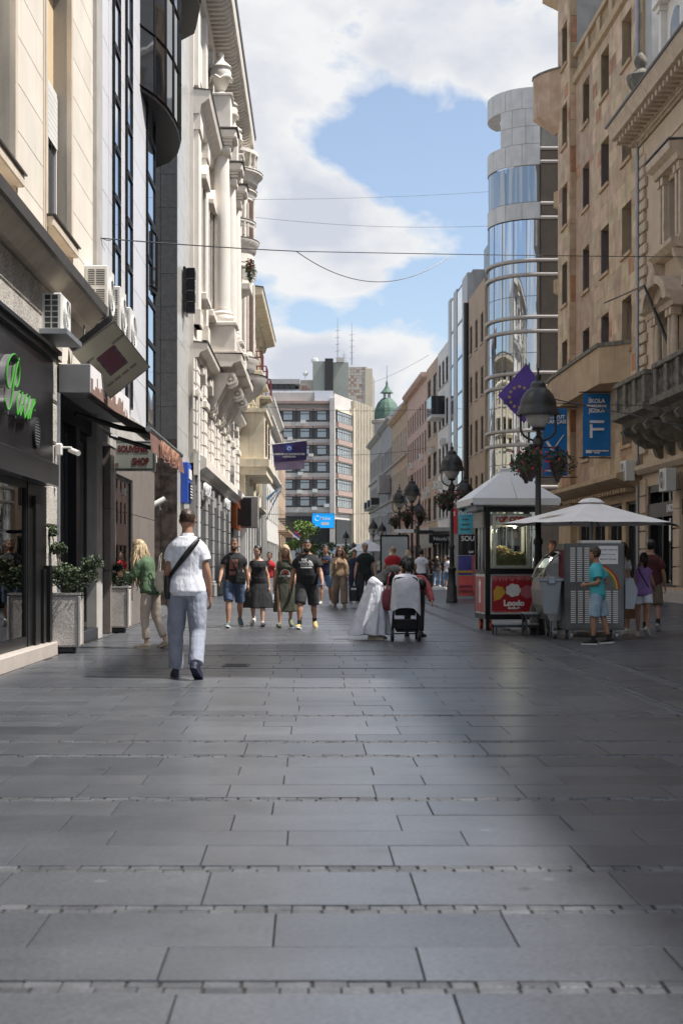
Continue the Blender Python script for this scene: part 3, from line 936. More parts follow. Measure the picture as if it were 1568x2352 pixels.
# black letters projecting high on the granite block
bl = thing('blade_sign', 'black projecting letter sign high on the pale polished front', 'sign', tuple(fG.world(1.4, -.05, 8.9)), fG.root.rotation_euler.z)
b = MB(); b.box(-.1, .9, -.08, 0, .1, 1.5); b.build('back_plate', 'black_panel', bl)
for k in range(4):
    b = MB(); z = .12 + k * .36; w_ = (.30, .42, .34, .46)[k]
    b.box(.2, .2 + .09, -.34, -.085, z, z + .32); b.box(.29, .2 + w_, -.34, -.085, z + (.23 if k % 2 else .12), z + (.31 if k % 2 else .20)); b.box(.2 + w_ - .08, .2 + w_, -.335, -.086, z + .02, z + .30)
    b.build('letter', 'black_panel', bl)
bs = thing('blue_sign', 'blue and white shop sign box on the granite block behind the awning', 'sign', tuple(fG.world(.95, -.02, 3.1)), fG.root.rotation_euler.z)
b = MB(); b.cbox(0, 1.2, -.22, 0, 0, 1.25, .02); b.build('sign_box', 'sign_blue', bs)
b = MB(); b.box(.12, 1.1, -.245, -.222, .75, 1.05); b.build('white_band', 'box_white', bs)
b = MB(); b.box(.2, 1.05, -.27, -.222, .1, .62); b.build('display', 'black_panel', bs)
for k in range(5): b = MB(); b.box(.26, .98, -.276, -.271, .16 + k * .09, .20 + k * .09); b.build('display_line', 'white_frame', bs)
# bullet camera on the granite
o = thing('security_camera', 'cream bullet camera on the dark granite wall behind the man in white', 'camera', (-5.50, 42.42, 2.95), 0)
b = MB(); b.tube([(-.32, -.32, -.12), (.25, -.12, .22)], .085, 10); b.build('housing', 'ac_white', o, smooth=40)
b = MB(); b.tube([(.12, 0, -.12), (.12, -.15, -.1), (.1, -.16, .08)], .03, 6); b.build('arm', 'metal_grey', o)
# ------------------------------------------------------------------ air conditioners on the left


def fan_unit(par, w, d, h, slots=None, fans=1, m='ac_white', grid=False):
    b = MB(); b.cbox(0, w, -d, -.04, 0, h, .015); b.build('casing', m, par)
    for k in range(fans):
        cz = h * (k + .5) / fans; r = min(w * .40, h / fans * .42); cx = w * .45
        g = MB(); g.rings([[(cx + q * math.cos(2 * PI * i / 20), yy, cz + q * math.sin(2 * PI * i / 20)) for i in range(20)] for q, yy in ((r, -d - .001), (r, -d - .03), (r * .9, -d - .03), (r * .88, -d - .002))], cap0=False)
        g = g.build('fan_guard', m, par, smooth=40)
        f = MB()
        f.rings([[(cx + q * math.cos(2 * PI * i / 20), -d - .004, cz + q * math.sin(2 * PI * i / 20)) for i in range(20)] for q in (r * .87, .01)])
        f.build('fan_recess', 'ac_dark', g)
        for q in range(1, 6):
            t = MB(); t.tube([(cx + r * .88 * q / 6 * math.cos(2 * PI * i / 16), -d - .02, cz + r * .88 * q / 6 * math.sin(2 * PI * i / 16)) for i in range(16)], .005, 4, closed=True)
            t.build('guard_ring', m, g)
        for q in range(6):
            a = PI * q / 3; t = MB(); t.tube([(cx, -d - .022, cz), (cx + r * .9 * math.cos(a), -d - .022, cz + r * .9 * math.sin(a))], .005, 4); t.build('guard_rod', m, g)
    if slots == 'lines':
        n = int(h / .032)
        for k in range(n):
            z = h * .06 + k * (h * .88 / n)
            if abs(k - n * .62) < 1: continue
            t = MB(); t.box(-.004, .0, -d + .05, -d * .54, z, z + .014); t.box(-.004, .0, -d * .48, -.09, z, z + .014); t.build('slot', 'ac_dark', par)
    if slots == 'grid':
        for r_ in range(6):
            for c_ in range(2):
                y0 = -d + .05 + c_ * (d - .12) / 2; z = h * .07 + r_ * h * .15
                t = MB(); t.box(-.004, 0, y0, y0 + (d - .12) / 2 - .02, z, z + h * .12); t.build('slot', 'ac_dark', par)


def left_ac(fac, u0, z0, w, d, h, label, slots, tray=False, fans=1):
    o = thing('air_conditioner', label, 'air conditioner', tuple(fac.world(u0, 0, z0)), fac.root.rotation_euler.z, 'air conditioners on the left house fronts')
    fan_unit(o, w, d, h, slots, fans)
    if tray:
        b = MB(); b.box(-.18, w + .3, -d - .1, 0, -.07, -.004); b.build('drip_tray', 'metal_grey', o)
    else:
        for x in (.08, w - .08): b = MB(); b.box(x - .02, x + .02, -d, 0, -.05, -.003); b.build('bracket', 'metal_grey', o)
    return o


left_ac(fA, fA.uy(18.75), 4.30, .72, .31, .50, 'small white air conditioner with grid side on a metal tray above the black fascia', 'grid', True)
left_ac(fA, fA.uy(22.35), 5.02, .74, .40, .90, 'large beige air conditioner with slotted side, nearest of the three beside the tilted sign', 'lines')
left_ac(fB, .62, 5.0, .74, .40, .88, 'middle of the three large beige air conditioners behind the tilted sign', 'lines')
left_ac(fB, 1.95, 4.95, .80, .40, .82, 'farthest of the three large beige air conditioners by the glass strips', 'lines')
# ------------------------------------------------------------------ signs and awning of the souvenir shop
hb = thing('header_box', 'white and grey sign box with a brown city skyline over the souvenir shop', 'sign', tuple(fA.world(fA.uy(20.25), 0, 3.66)), fA.root.rotation_euler.z)
b = MB(); b.cbox(0, 4.3, -.45, -.0, 0, .41, .008); b.build('sign_box', 'box_grey', hb)
b = MB(); b.box(.004, 4.296, -.456, -.452, .004, .406); b.build('face', 'box_white', hb)
sk = MB()
base = [(0, .0, .10)]
xs = 0.03
random_h = random.Random(3)
while xs < 4.2:
    w = random_h.choice([.05, .07, .10, .16, .22]); hgt = random_h.choice([.08, .11, .14, .18, .24, .28]) * (1.0 if xs > .2 else .9)
    k = random_h.random()
    if k < .25: sk.prism([(xs, .0), (xs + w, .0), (xs + w, hgt * .5), (xs + w / 2, hgt), (xs, hgt * .5)], 'y', -.4615, -.457)
    elif k < .4: sk.prism([(xs, 0), (xs + w, 0), (xs + w, hgt * .5), (xs + w * .8, hgt * .8), (xs + w * .5, hgt * .9), (xs + w * .2, hgt * .8), (xs, hgt * .5)], 'y', -.4615, -.457)
    else: sk.box(xs, xs + w, -.4615, -.457, 0, hgt)
    xs += w + .004
sk.build('skyline_print', 'print_brown', hb)
aw = thing('awning', 'dark brown folding awning with lettered valance over the souvenir shop', 'awning', tuple(fA.world(fA.uy(20.5), 0, 0)), fA.root.rotation_euler.z)
cl = MB(); N = 10
for i in range(N):
    a, b2 = i * 5.0 / N, (i + 1) * 5.0 / N
    cl.add([(a, -.36, 3.63), (b2, -.36, 3.63), (b2, -1.22, 3.17), (a, -1.22, 3.17), (a, -.36, 3.64), (b2, -.36, 3.64), (b2, -1.22, 3.18), (a, -1.22, 3.18)], [(0, 1, 2, 3), (4, 7, 6, 5), (0, 3, 7, 4), (1, 5, 6, 2), (2, 6, 7, 3)])
cl.build('canopy', 'awning_dark', aw)
b = MB(); b.tube([(-.05, -1.25, 3.17), (5.05, -1.25, 3.17)], .045, 8); b.build('front_bar', 'steel', aw, smooth=40)
vl = MB(); N = 40
def vy(i): return -1.27 + .018 * math.sin(i * .9) + .012 * math.sin(i * 2.3)
for i in range(N):
    a, b2 = i * 5.0 / N, (i + 1) * 5.0 / N
    za, zb = 2.84 + .015 * math.sin(i * .7), 2.84 + .015 * math.sin((i + 1) * .7)
    vl.quad((a, vy(i) - .02, za), (b2, vy(i + 1) - .02, zb), (b2, -1.27, 3.14), (a, -1.27, 3.14))
vl.build('valance', 'awning_brown', aw, smooth=180)
text('МЕРКО МЕРКО', .30, aw, 'letter_gold', (2.6, -1.315, 2.98), (R(90), 0, 0), .003, sx=1.3, bold=.004)
for x in (.6, 4.2):
    b = MB(); b.tube([(x, -.1, 3.45), (x + .35, -.7, 3.28), (x - .1, -1.22, 3.16)], .04, 6); b.build('folding_arm', 'black_iron', aw)
ss = thing('souvenir_sign', 'hanging cream sign box reading SOUVENIR SHOP in dark red', 'sign', (-4.14, 25.6, 2.90))
b = MB(); b.cbox(0, .79, 0, .15, 0, .54, .012); b.build('frame', 'steel', ss)
b = MB(); b.box(.045, .745, -.006, -.002, .045, .495); b.build('face', 'sign_cream', ss)
text('SOUVENIR', .165, ss, 'letter_red', (.395, -.009, .385), (R(90), 0, 0), .001, sx=.70, bold=.008)
text('SHOP', .18, ss, 'letter_red', (.53, -.009, .16), (R(90), 0, 0), .001, sx=.66, bold=.008)
b = MB()
b.box(.075, .135, -.009, -.0065, .08, .14)
b.build('suitcase_print', 'print_brown', ss)
for z in (.13, .40):
    b = MB(); b.box(-.12, 0, .05, .09, z, z + .035); b.build('wall_bracket', 'black_iron', ss)
# tilted box sign
P4 = [Vector(((px - HX) * Y / FPX, Y, HC - (py - HY) * Y / FPX)) for px, py, Y in ((170, 813, 21.0), (260, 737, 21.0), (342, 841, 21.75), (276, 901, 21.75))]
P4[3] = P4[0] + (P4[2] - P4[1])
e1 = (P4[1] - P4[0]); e2 = (P4[2] - P4[1])
ts = thing('tilted_sign', 'tilted olive box sign with a plum block and small lettering hanging over the shop', 'sign', tuple((P4[0] + P4[2]) / 2))
X = e2.normalized(); Yv = e1.normalized(); Yv = (Yv - X * Yv.dot(X)).normalized(); Z = X.cross(Yv)
if Z.y > 0: X = -X; Z = X.cross(Yv)
ts.matrix_world = Matrix(((X.x, Yv.x, Z.x, ts.location.x), (X.y, Yv.y, Z.y, ts.location.y), (X.z, Yv.z, Z.z, ts.location.z), (0, 0, 0, 1)))
hw, hh = e2.length / 2, e1.length / 2
b = MB(); b.box(-hw, hw, -hh, hh, -.20, -.002); b.build('sign_box', 'black_panel', ts)
b = MB(); b.box(-hw, hw, -hh, hh, 0, .006); b.build('face', 'sign_olive', ts)
b = MB(); b.box(-hw - .012, hw + .012, -hh - .012, -hh, -.02, .012); b.box(-hw - .012, hw + .012, hh, hh + .012, -.02, .012); b.box(-hw - .012, -hw, -hh, hh, -.02, .012); b.box(hw, hw + .012, -hh, hh, -.02, .012)
b.build('trim', 'steel', ts)
sgn = 1 if (ts.matrix_world.to_3x3() @ Vector((1, 0, 0))).x > 0 else -1
for k in range(11):
    b = MB(); w_ = .17 + .03 * math.sin(k * 1.7); b.box(-.20 + k * .036, -.178 + k * .036, -w_ + .02, w_ - .02, .0065, .0085); b.build('plum_stripe', 'print_plum', ts)
b = MB(); b.box(-.20, .21, -.17, .17, .0062, .0064); b.build('block_ground', 'print_grey', ts)
for (u_, v_) in ((-.22, .33), (-.22, .22), (-.23, -.24), (-.22, -.33), (.30, .2), (.30, .05), (.30, -.1), (.30, -.24)):
    b = MB()
    for q in range(6): b.box(u_ * 1.05 - .022, u_ * 1.05 + .022, v_ - .06 + q * .02, v_ - .048 + q * .02, .0065, .008)
    b.build('small_print', 'print_grey', ts)
for q in (-.25, .2):
    b = MB(); b.tube([(-hw * .6, q, -.18), (-hw * .6 - .1, q + .25, -.55)], .018, 6); b.build('bracket', 'steel', ts)
# ------------------------------------------------------------------ cream neoclassical house
fD = Fac('cream_palace', 'ornate cream neoclassical house with giant columns, rounded corner oriel and dentilled cornice', 'building', 'L', -4.0, -0.018, 46.6, 72.5)
rD = fD.root
LD = fD.L
piers = [(.0, 1.3), (3.3, 4.5), (6.6, 7.7), (9.9, 11.0), (13.2, 14.4), (16.6, 17.8), (20.2, 21.2), (24.4, LD)]
gaps = [(piers[i][1], piers[i + 1][0]) for i in range(len(piers) - 1)]
holes = []
for a, b in gaps:
    m_ = (a + b) / 2
    holes += [(m_ - .62, m_ + .62, 5.0, 7.5), (m_ - .6, m_ + .6, 10.6, 14.0), (m_ - .6, m_ + .6, 17.8, 20.0)]
wall(rD, 'cream_plaster', 0, LD, 4.55, 21.2, 0, .35, holes)
mb = MB(); mb.box(.02, LD - .02, .36, 9, 0, 21.0); mb.build('core', 'cream_plaster', rD)
for (a, b, c, d) in holes:
    window(rD, a, b, c, d, .2, frame='brown_shutter' if d < 15 else 'dark_frame', nv=2, nh=2, sill=.12, sillm='cream_trim')
    if 10 < c < 11:
        t = MB(); t.prism([(a - .35, d + .25), (b + .35, d + .25), (b + .35, d + .4), ((a + b) / 2, d + .95), (a - .35, d + .4)], 'y', -.32, 0); t.build('pediment', 'cream_trim', rD)
        for x in (a - .22, b + .02): t = MB(); t.box(x, x + .2, -.16, 0, c - .2, d + .25); t.build('window_pilaster', 'cream_trim', rD)
        t = MB(); t.cbox(a - .4, b + .4, -.34, 0, c - .45, c - .2, .03); t.build('window_shelf', 'cream_trim', rD)
    if 5 <= c < 6:
        t = MB(); t.cbox(a - .1, b + .1, -.22, 0, d + .15, d + .38, .03); t.build('window_hood', 'cream_trim', rD)
        t = MB(); t.prism([(a + .4, d - .1), (b - .4, d - .1), (b - .3, d + .5), (a + .3, d + .5)], 'y', -.24, 0); t.build('keystone', 'cream_trim', rD)
for i, (a, b) in enumerate(piers):
    clad(rD, 'cream_plaster', a, b, 4.95, 8.0, 3, .435, 0, .12, .05, name='rustic_block', c=.02)
    clad(rD, 'cream_plaster', a - .35, b + .35, 4.95, 8.0, 3, .435, 0, .05, .04, name='rustic_block', c=.015, holes=[(a - .02, b + .02, 0, 9)])
    t = MB(); t.cbox(a - .08, b + .08, -.20, 0, 6.72, 6.98, .03); t.build('impost', 'cream_trim', rD)
    t = MB(); t.box(a + .1, b - .1, -.16, 0, 9.1, 16.0); t.build('pilaster', 'cream_plaster', rD)
    for z_ in (15.5, 9.1): t = MB(); t.box(a + .05, b - .05, -.22, 0, z_, z_ + .5); t.build('pilaster_cap', 'cream_trim', rD)
    t = MB(); t.box(a + .2, b - .2, -.14, 0, 17.0, 20.6); t.build('attic_pier', 'cream_plaster', rD)


def moulding(par, name, m, x0, x1, prof, ends=True):
    t = MB(); t.prism(prof, 'x', x0, x1); return t.build(name, m, par)


# string cornices
P_ = [(0, 8.0), (-.16, 8.02), (-.22, 8.18), (-.46, 8.3), (-.48, 8.46), (0, 8.5)]
moulding(rD, 'string_cornice', 'cream_trim', 0, LD, P_)
moulding(rD, 'cornice_cap', 'cornice_cap', -.02, LD + .02, [(0, 8.503), (-.51, 8.463), (-.51, 8.49), (0, 8.56)])
Q = [(0, 16.0), (-.2, 16.02), (-.25, 16.3), (-.5, 16.5), (-.56, 16.75), (0, 16.8)]
moulding(rD, 'entablature', 'cream_trim', 0, LD, Q)
moulding(rD, 'cornice_cap', 'cornice_cap', -.02, LD, [(0, 16.803), (-.59, 16.755), (-.59, 16.785), (0, 16.86)])
Qc = [(0, 20.5), (-.15, 20.5), (-.2, 20.75), (-.2, 21.0), (-1.05, 21.05), (-1.1, 21.45), (0, 21.6)]
moulding(rD, 'main_cornice', 'cream_trim', -.05, LD - 4.6, Qc)
moulding(rD, 'cornice_cap', 'cornice_cap', -.08, LD - 4.55, [(0, 21.603), (-1.13, 21.455), (-1.16, 21.6), (0, 21.75)])
moulding(rD, 'main_cornice', 'cream_trim', LD - 4.6, LD, [(y_ * .7, z_ - .35) for y_, z_ in Qc])
x = .1
n_ = 0
dm = None
while x < LD - 4.8:
    t = MB() if dm is None else None
    if t:
        t.prism([(-.2, 20.78), (-.75, 20.80), (-.95, 20.92), (-.95, 21.03), (-.2, 21.03)], 'x', 0, .16); dm = t.mesh('modillion', 'cream_trim')
    put('modillion', dm, rD, (x, 0, 0)); x += .42
# giant columns on their pedestals
for k, cu in enumerate((fD.uy(53.2), fD.uy(57.6), fD.uy(61.0))):
    cy = -.48
    c = MB(); r = .33
    c.lathe(cu, cy, [(r, 10.75), (r * 1.02, 12), (r * .97, 14.5), (r * .84, 16.5)], 20)
    c = c.build('column', 'cream_plaster', rD, smooth=40)
    b = MB(); b.lathe(cu, cy, [(.46, 10.35), (.46, 10.45), (.42, 10.5), (.44, 10.58), (.36, 10.66), (.36, 10.76)], 20); b.box(cu - .48, cu + .48, cy - .48, cy + .48, 10.2, 10.349); b.build('column_base', 'cream_trim', c, smooth=40)
    b = MB(); b.lathe(cu, cy, [(.29, 16.42), (.36, 16.5), (.36, 16.58), (.30, 16.6)], 20)
    for sx in (-1, 1):
        for sy in (-1, 1):
            b.rings([[(cu + sx * .30 + q * math.cos(2 * PI * i / 12), cy + yy, 16.62 + q * math.sin(2 * PI * i / 12)) for i in range(12)] for q, yy in ((.05, sy * .36), (.17, sy * .35), (.17, sy * .05))])
    b.cbox(cu - .44, cu + .44, cy - .42, cy + .44, 16.78, 16.9, .02)
    b.build('capital', 'cream_trim', c, smooth=40)
    t = MB(); t.cbox(cu - .6, cu + .6, -1.02, 0, 9.1, 10.05, .02); t.cbox(cu - .68, cu + .68, -1.1, 0, 10.051, 10.199, .03); t.box(cu - .66, cu + .66, -1.08, 0, 9.0, 9.099); t.build('pedestal', 'cream_trim', rD)
    t = MB(); t.cbox(cu - .5, cu + .5, -.92, 0, 16.9, 17.0, .01); t.cbox(cu - .62, cu + .62, -1.06, 0, 17.0, 17.35, .06); t.build('entablature_block', 'cream_trim', rD)
    t = MB(); t.box(cu - .66, cu + .66, -1.12, 0, 17.352, 17.40); t.build('cornice_cap', 'cornice_cap', rD)
    t = MB(); t.cbox(cu - .5, cu + .5, -.85, 0, 17.42, 18.6, .02); t.cbox(cu - .56, cu + .56, -.92, 0, 18.602, 18.7, .02); t.build('urn_pedestal', 'cream_plaster', rD)
    un = MB(); un.lathe(cu, -.45, [(.30, 18.7), (.30, 18.78), (.12, 18.9), (.20, 19.0), (.36, 19.35), (.40, 19.6), (.34, 19.7), (.42, 19.78), (.36, 19.86), (.14, 20.05), (.10, 20.2), (.14, 20.28), (.02, 20.4)], 18)
    un = un.build('urn', 'cream_trim', rD, smooth=45)
    gd = MB(); gd.tube([(cu + .40 * math.cos(a), -.45 + .40 * math.sin(a), 19.42 + .16 * abs(math.sin(a * 2)) - .16) for a in [2 * PI * i / 24 for i in range(24)]], .06, 6, closed=True); gd.build('garland', 'cream_trim', un, smooth=60)
    # balcony console scrolls below
    for dx in (-.45, .45):
        q = MB()
        q.prism([(0, 8.3), (-1.0, 8.3), (-1.08, 8.15), (-1.02, 7.95), (-.85, 7.86), (-.70, 7.9), (-.55, 7.6), (-.36, 7.25), (-.30, 6.9), (-.12, 6.8), (0, 6.85)], 'x', cu + dx - .2, cu + dx + .2)
        q = q.build('console', 'cream_trim', rD)
        for (yy, zz, rr) in ((-.86, 8.07, .20), (-.20, 6.98, .14)):
            for sx in (-1, 1):
                v = MB(); v.rings([[(cu + dx + sx * (.2 + w_), yy + r_ * math.cos(2 * PI * i / 14), zz + r_ * math.sin(2 * PI * i / 14)) for i in range(14)] for r_, w_ in ((rr, -.05), (rr, .03), (rr * .65, .03), (rr * .6, .0), (rr * .3, .0), (rr * .28, .04))])
                v.build('volute', 'cream_trim', q, smooth=40)
    t = MB(); t.prism([(0, 8.5), (-.9, 8.5), (-.98, 8.62), (-1.25, 8.72), (-1.28, 8.95), (0, 8.98)], 'x', cu - .95, cu + .95); t.build('balcony_slab', 'cream_trim', rD)
    t = MB(); t.box(cu - .98, cu + .98, -1.31, 0, 8.982, 9.0); t.build('cornice_cap', 'cornice_cap', rD)
t = MB()
bal = MB(); bal.lathe(0, 0, [(.09, 0), (.09, .06), (.05, .1), (.10, .28), (.05, .55), (.09, .62), (.09, .7)], 8); balm = bal.mesh('baluster', 'cream_trim', 40)
for k in range(2):
    a = (fD.uy(53.2), fD.uy(57.6))[k] + .62; b = (fD.uy(57.6), fD.uy(61.0))[k] - .62
    x = a + .15
    while x < b: put('baluster', balm, rD, (x, -.9, 9.0)); x += .26
    t = MB(); t.cbox(a, b, -1.0, -.78, 9.7, 9.85, .02); t.build('balustrade_rail', 'cream_trim', rD)
    t = MB(); t.box(a - .35, b + .35, -1.25, 0, 8.74, 8.97); t.build('balcony_slab', 'cream_trim', rD)
# the round corner oriel
ou, oy, orr = fD.uy(66.4), .25, 1.36
tw = MB(); tw.lathe(ou, oy, [(orr - .1, 9.9), (orr, 10.5), (orr, 19.0)], 28)
tw = tw.build('corner_oriel', 'cream_plaster', rD, smooth=40)
for (za, zb, ro) in ((10.3, 10.75, .22), (14.45, 14.85, .14), (15.75, 16.2, .26), (16.9, 17.1, .1), (18.3, 18.55, .16), (18.85, 19.35, .42)):
    t = MB(); t.lathe(ou, oy, [(orr, za - .12), (orr + ro * .4, za), (orr + ro * .55, (za + zb) / 2), (orr + ro, zb - .08), (orr + ro, zb), (orr - .02, zb + .1)], 28); t.build('ring_moulding', 'cream_trim', tw, smooth=40)
    t = MB(); t.lathe(ou, oy, [(orr + ro + .015, zb + .002), (orr + ro + .02, zb + .03), (orr, zb + .13)], 28); t.build('cornice_cap', 'cornice_cap', tw)
for i in range(11):
    a = -PI * .98 + PI * .96 * i / 10
    put('baluster', balm, tw, (ou + (orr + .1) * math.cos(a), oy + (orr + .1) * math.sin(a), 19.5))
    if i % 2 == 0:
        for z0, z1 in ((11.0, 14.2), (16.4, 18.2)):
            t = MB(); t.tube([(ou + (orr + .02) * math.cos(a + .10), oy + (orr + .02) * math.sin(a + .10), z0), (ou + (orr + .02) * math.cos(a + .10), oy + (orr + .02) * math.sin(a + .10), z1)], .07, 6); t.build('engaged_shaft', 'cream_trim', tw, smooth=60)
t = MB(); t.lathe(ou, oy, [(orr - .05, 20.2), (orr + .2, 20.2), (orr + .2, 20.36), (orr - .05, 20.36)], 28); t.lathe(ou, oy, [(orr + .2, 19.36), (orr + .2, 19.5), (orr - .1, 19.5)], 28); t.build('balustrade_rail', 'cream_trim', tw, smooth=40)
t = MB(); t.lathe(ou, oy, [(.25, 8.35), (.6, 8.42), (1.2, 8.8), (1.75, 9.35), (1.95, 9.75), (2.0, 9.9), (1.4, 10.0)], 28); t.build('oriel_bowl', 'cream_trim', tw, smooth=50)
t = MB(); t.lathe(ou, oy, [(2.0, 9.9), (2.04, 9.94), (1.4, 10.06)], 28); t.build('cornice_cap', 'cornice_cap', tw)
for a in (-2.75, -2.0, -1.2, -.4):
    for z0, z1 in ((11.1, 13.9), (16.35, 18.1)):
        w = .36; n_ = 6; f = MB(); p = MB()
        aa = [a - w * .5 + w * i / n_ for i in range(n_ + 1)]
        for i in range(n_):
            top0 = z1 - (.35 * (2 * i / n_ - 1) ** 2 if z0 < 12 else 0); top1 = z1 - (.35 * (2 * (i + 1) / n_ - 1) ** 2 if z0 < 12 else 0)
            for r_, t_ in ((orr + .012, p),):
                c0, s0, c1, s1 = math.cos(aa[i]), math.sin(aa[i]), math.cos(aa[i + 1]), math.sin(aa[i + 1])
                t_.quad((ou + r_ * c0, oy + r_ * s0, z0), (ou + r_ * c1, oy + r_ * s1, z0), (ou + r_ * c1, oy + r_ * s1, top1), (ou + r_ * c0, oy + r_ * s0, top0))
        for s_ in (-1, 1):
            q_ = a + s_ * w * .56; f.tube([(ou + (orr + .02) * math.cos(q_), oy + (orr + .02) * math.sin(q_), z0), (ou + (orr + .02) * math.cos(q_), oy + (orr + .02) * math.sin(q_), z1 - .2)], .05, 6)
        f = f.build('window', 'cream_trim', tw, smooth=60)
        p.build('shutter', 'brown_shutter', f)
# flower balcony between column and oriel
t = MB(); bu = fD.uy(62.6); t.cbox(bu - .7, bu + .7, -1.15, 0, 13.2, 13.5, .03); t.prism([(0, 12.7), (-.7, 13.0), (-1.1, 13.2), (0, 13.2)], 'x', bu - .5, bu + .5)
t = t.build('flower_balcony', 'cream_trim', rD)
b = MB()
for i in range(9): x = bu - .65 + i * .1625; b.tube([(x, -1.1, 13.5), (x, -1.1, 14.4)], .015, 4)
for yy in (-1.1, -.7, -.3):
    for x in (bu - .65, bu + .65): b.tube([(x, yy, 13.5), (x, yy, 14.4)], .015, 4)
b.tube([(bu - .65, 0, 14.4), (bu - .65, -1.1, 14.4), (bu + .65, -1.1, 14.4), (bu + .65, 0, 14.4)], .022, 5); b.build('railing', 'black_iron', t)


def leafmass(par, name, m, pts, n, size, seed=1, flat=.6):
    r_ = random.Random(seed); mb = MB()
    for _ in range(n):
        c, s = r_.choice(pts)
        while True:
            d = Vector((r_.uniform(-1, 1), r_.uniform(-1, 1), r_.uniform(-1, 1)))
            if d.length < 1: break
        p = Vector(c) + Vector((d.x * s[0], d.y * s[1], d.z * s[2]))
        a = Vector((r_.gauss(0, 1), r_.gauss(0, 1), r_.gauss(0, .7))).normalized()
        b = a.cross(Vector((r_.gauss(0, 1), r_.gauss(0, 1), r_.gauss(0, 1)))).normalized()
        L = size * r_.uniform(.6, 1.3); w = L * flat * .5
        mb.quad(p - a * L * .5, p + b * w, p + a * L * .5, p - b * w)
    return mb.build(name, m, par)


DM('leaf_dark', (0.035, 0.055, 0.022), 0.6, var=0.5, scale=9)
DM('leaf_mid', (0.055, 0.09, 0.03), 0.6, var=0.45, scale=9)
DM('leaf_bright', (0.13, 0.20, 0.03), 0.6, var=0.4, scale=3)
DM('petal_pink', (0.55, 0.03, 0.10), 0.6, var=0.3, scale=20)
DM('petal_white', (0.7, 0.7, 0.66), 0.6)
DM('petal_red', (0.30, 0.02, 0.03), 0.6)
leafmass(t, 'foliage', 'leaf_mid', [((bu, -1.12, 14.2), (.7, .22, .5))], 260, .14, 3)
leafmass(t, 'white_flowers', 'petal_white', [((bu + .1, -1.22, 14.1), (.6, .15, .6))], 110, .10, 4)
leafmass(t, 'red_flowers', 'petal_red', [((bu - .45, -1.15, 14.3), (.2, .14, .25))], 60, .12, 5)
# ground floor shop of the palace, grey piers
hs = []
for a, b in gaps: hs.append((a - .1, b + .1, .0, 3.45))
wall(rD, 'shop_grey', 0, LD, 0, 4.15, -.05, .35, hs)
for a, b in piers:
    clad(rD, 'shop_grey', a + .1, b - .1, .62, 4.1, 3, .5, -.05, .10, .035, name='pier_block', c=.012)
    t = MB(); t.cbox(a + .0, b - .0, -.24, -.05, 0, .5, .03); t.cbox(a + .05, b - .05, -.2, -.05, .502, .6, .03); t.build('pier_base', 'shop_grey', rD)
moulding(rD, 'shop_cornice', 'cream_trim', -.02, LD + .02, [(0, 4.15), (-.15, 4.15), (-.2, 4.3), (-.42, 4.42), (-.42, 4.7), (0, 4.95)])
for a, b in gaps:
    p = MB(); p.box(a - .1, b + .1, .2, .22, .1, 3.45); w = MB(); w.box(a - .1, a, .14, .26, .0, 3.45); w.box(b, b + .1, .14, .26, 0, 3.45); w.box(a, b, .14, .26, 3.3, 3.45); w.box(a, b, .14, .26, 0, .1)
    w = w.build('shop_window', 'dark_frame', rD); p.build('pane', 'window_glass', w)
text('CALLIOPE', .62, rD, 'white_paint', (fD.uy(50.0), -.2, 3.78), (R(90), 0, 0), .04, bold=.01)
text('CALLIOPE', .62, rD, 'white_paint', (fD.uy(61.5), -.2, 3.78), (R(90), 0, 0), .04, bold=.01)
t = MB(); t.cbox(fD.uy(66.5), fD.uy(70.5), -.30, -.051, 2.9, 4.1, .02); o = t.build('orange_sign', 'orange_paint', rD)
for k in range(2): t = MB(); t.box(fD.uy(67.4 + k), fD.uy(68.1 + k), -.36, -.302, 3.1, 3.9); t.build('sign_letter', 'black_panel', o)
o = thing('drain_pipe', 'thin white drain pipe on the seam left of the cream house', 'pipe', tuple(fD.world(-.1, -.18, 0)), 0)
t = MB(); t.tube([(0, 0, 0), (0, 0, 4), (0, .02, 7)], .035, 8); t.build('pipe', 'white_paint', o, smooth=60)
for z in (2, 4.6, 6.8): t = MB(); t.tube([(0, 0, z), (0, 0, z + .08)], .05, 8); t.build('collar', 'white_paint', o)
# projecting lightbox
o = thing('lightbox_sign', 'black projecting light box on brackets at the corner of the yellow house', 'sign', (-5.0, 69.5, 3.0))
t = MB(); t.cbox(0, .95, 0, .25, 0, 1.55, .03); t.build('sign_box', 'shop_grey', o)
t = MB(); t.box(.08, .6, -.01, -.002, .08, 1.47); t.build('face', 'black_panel', o)
for z in (.2, 1.3): t = MB(); t.tube([(0, .1, z), (-.5, .1, z + .1)], .03, 6); t.build('bracket', 'black_iron', o)
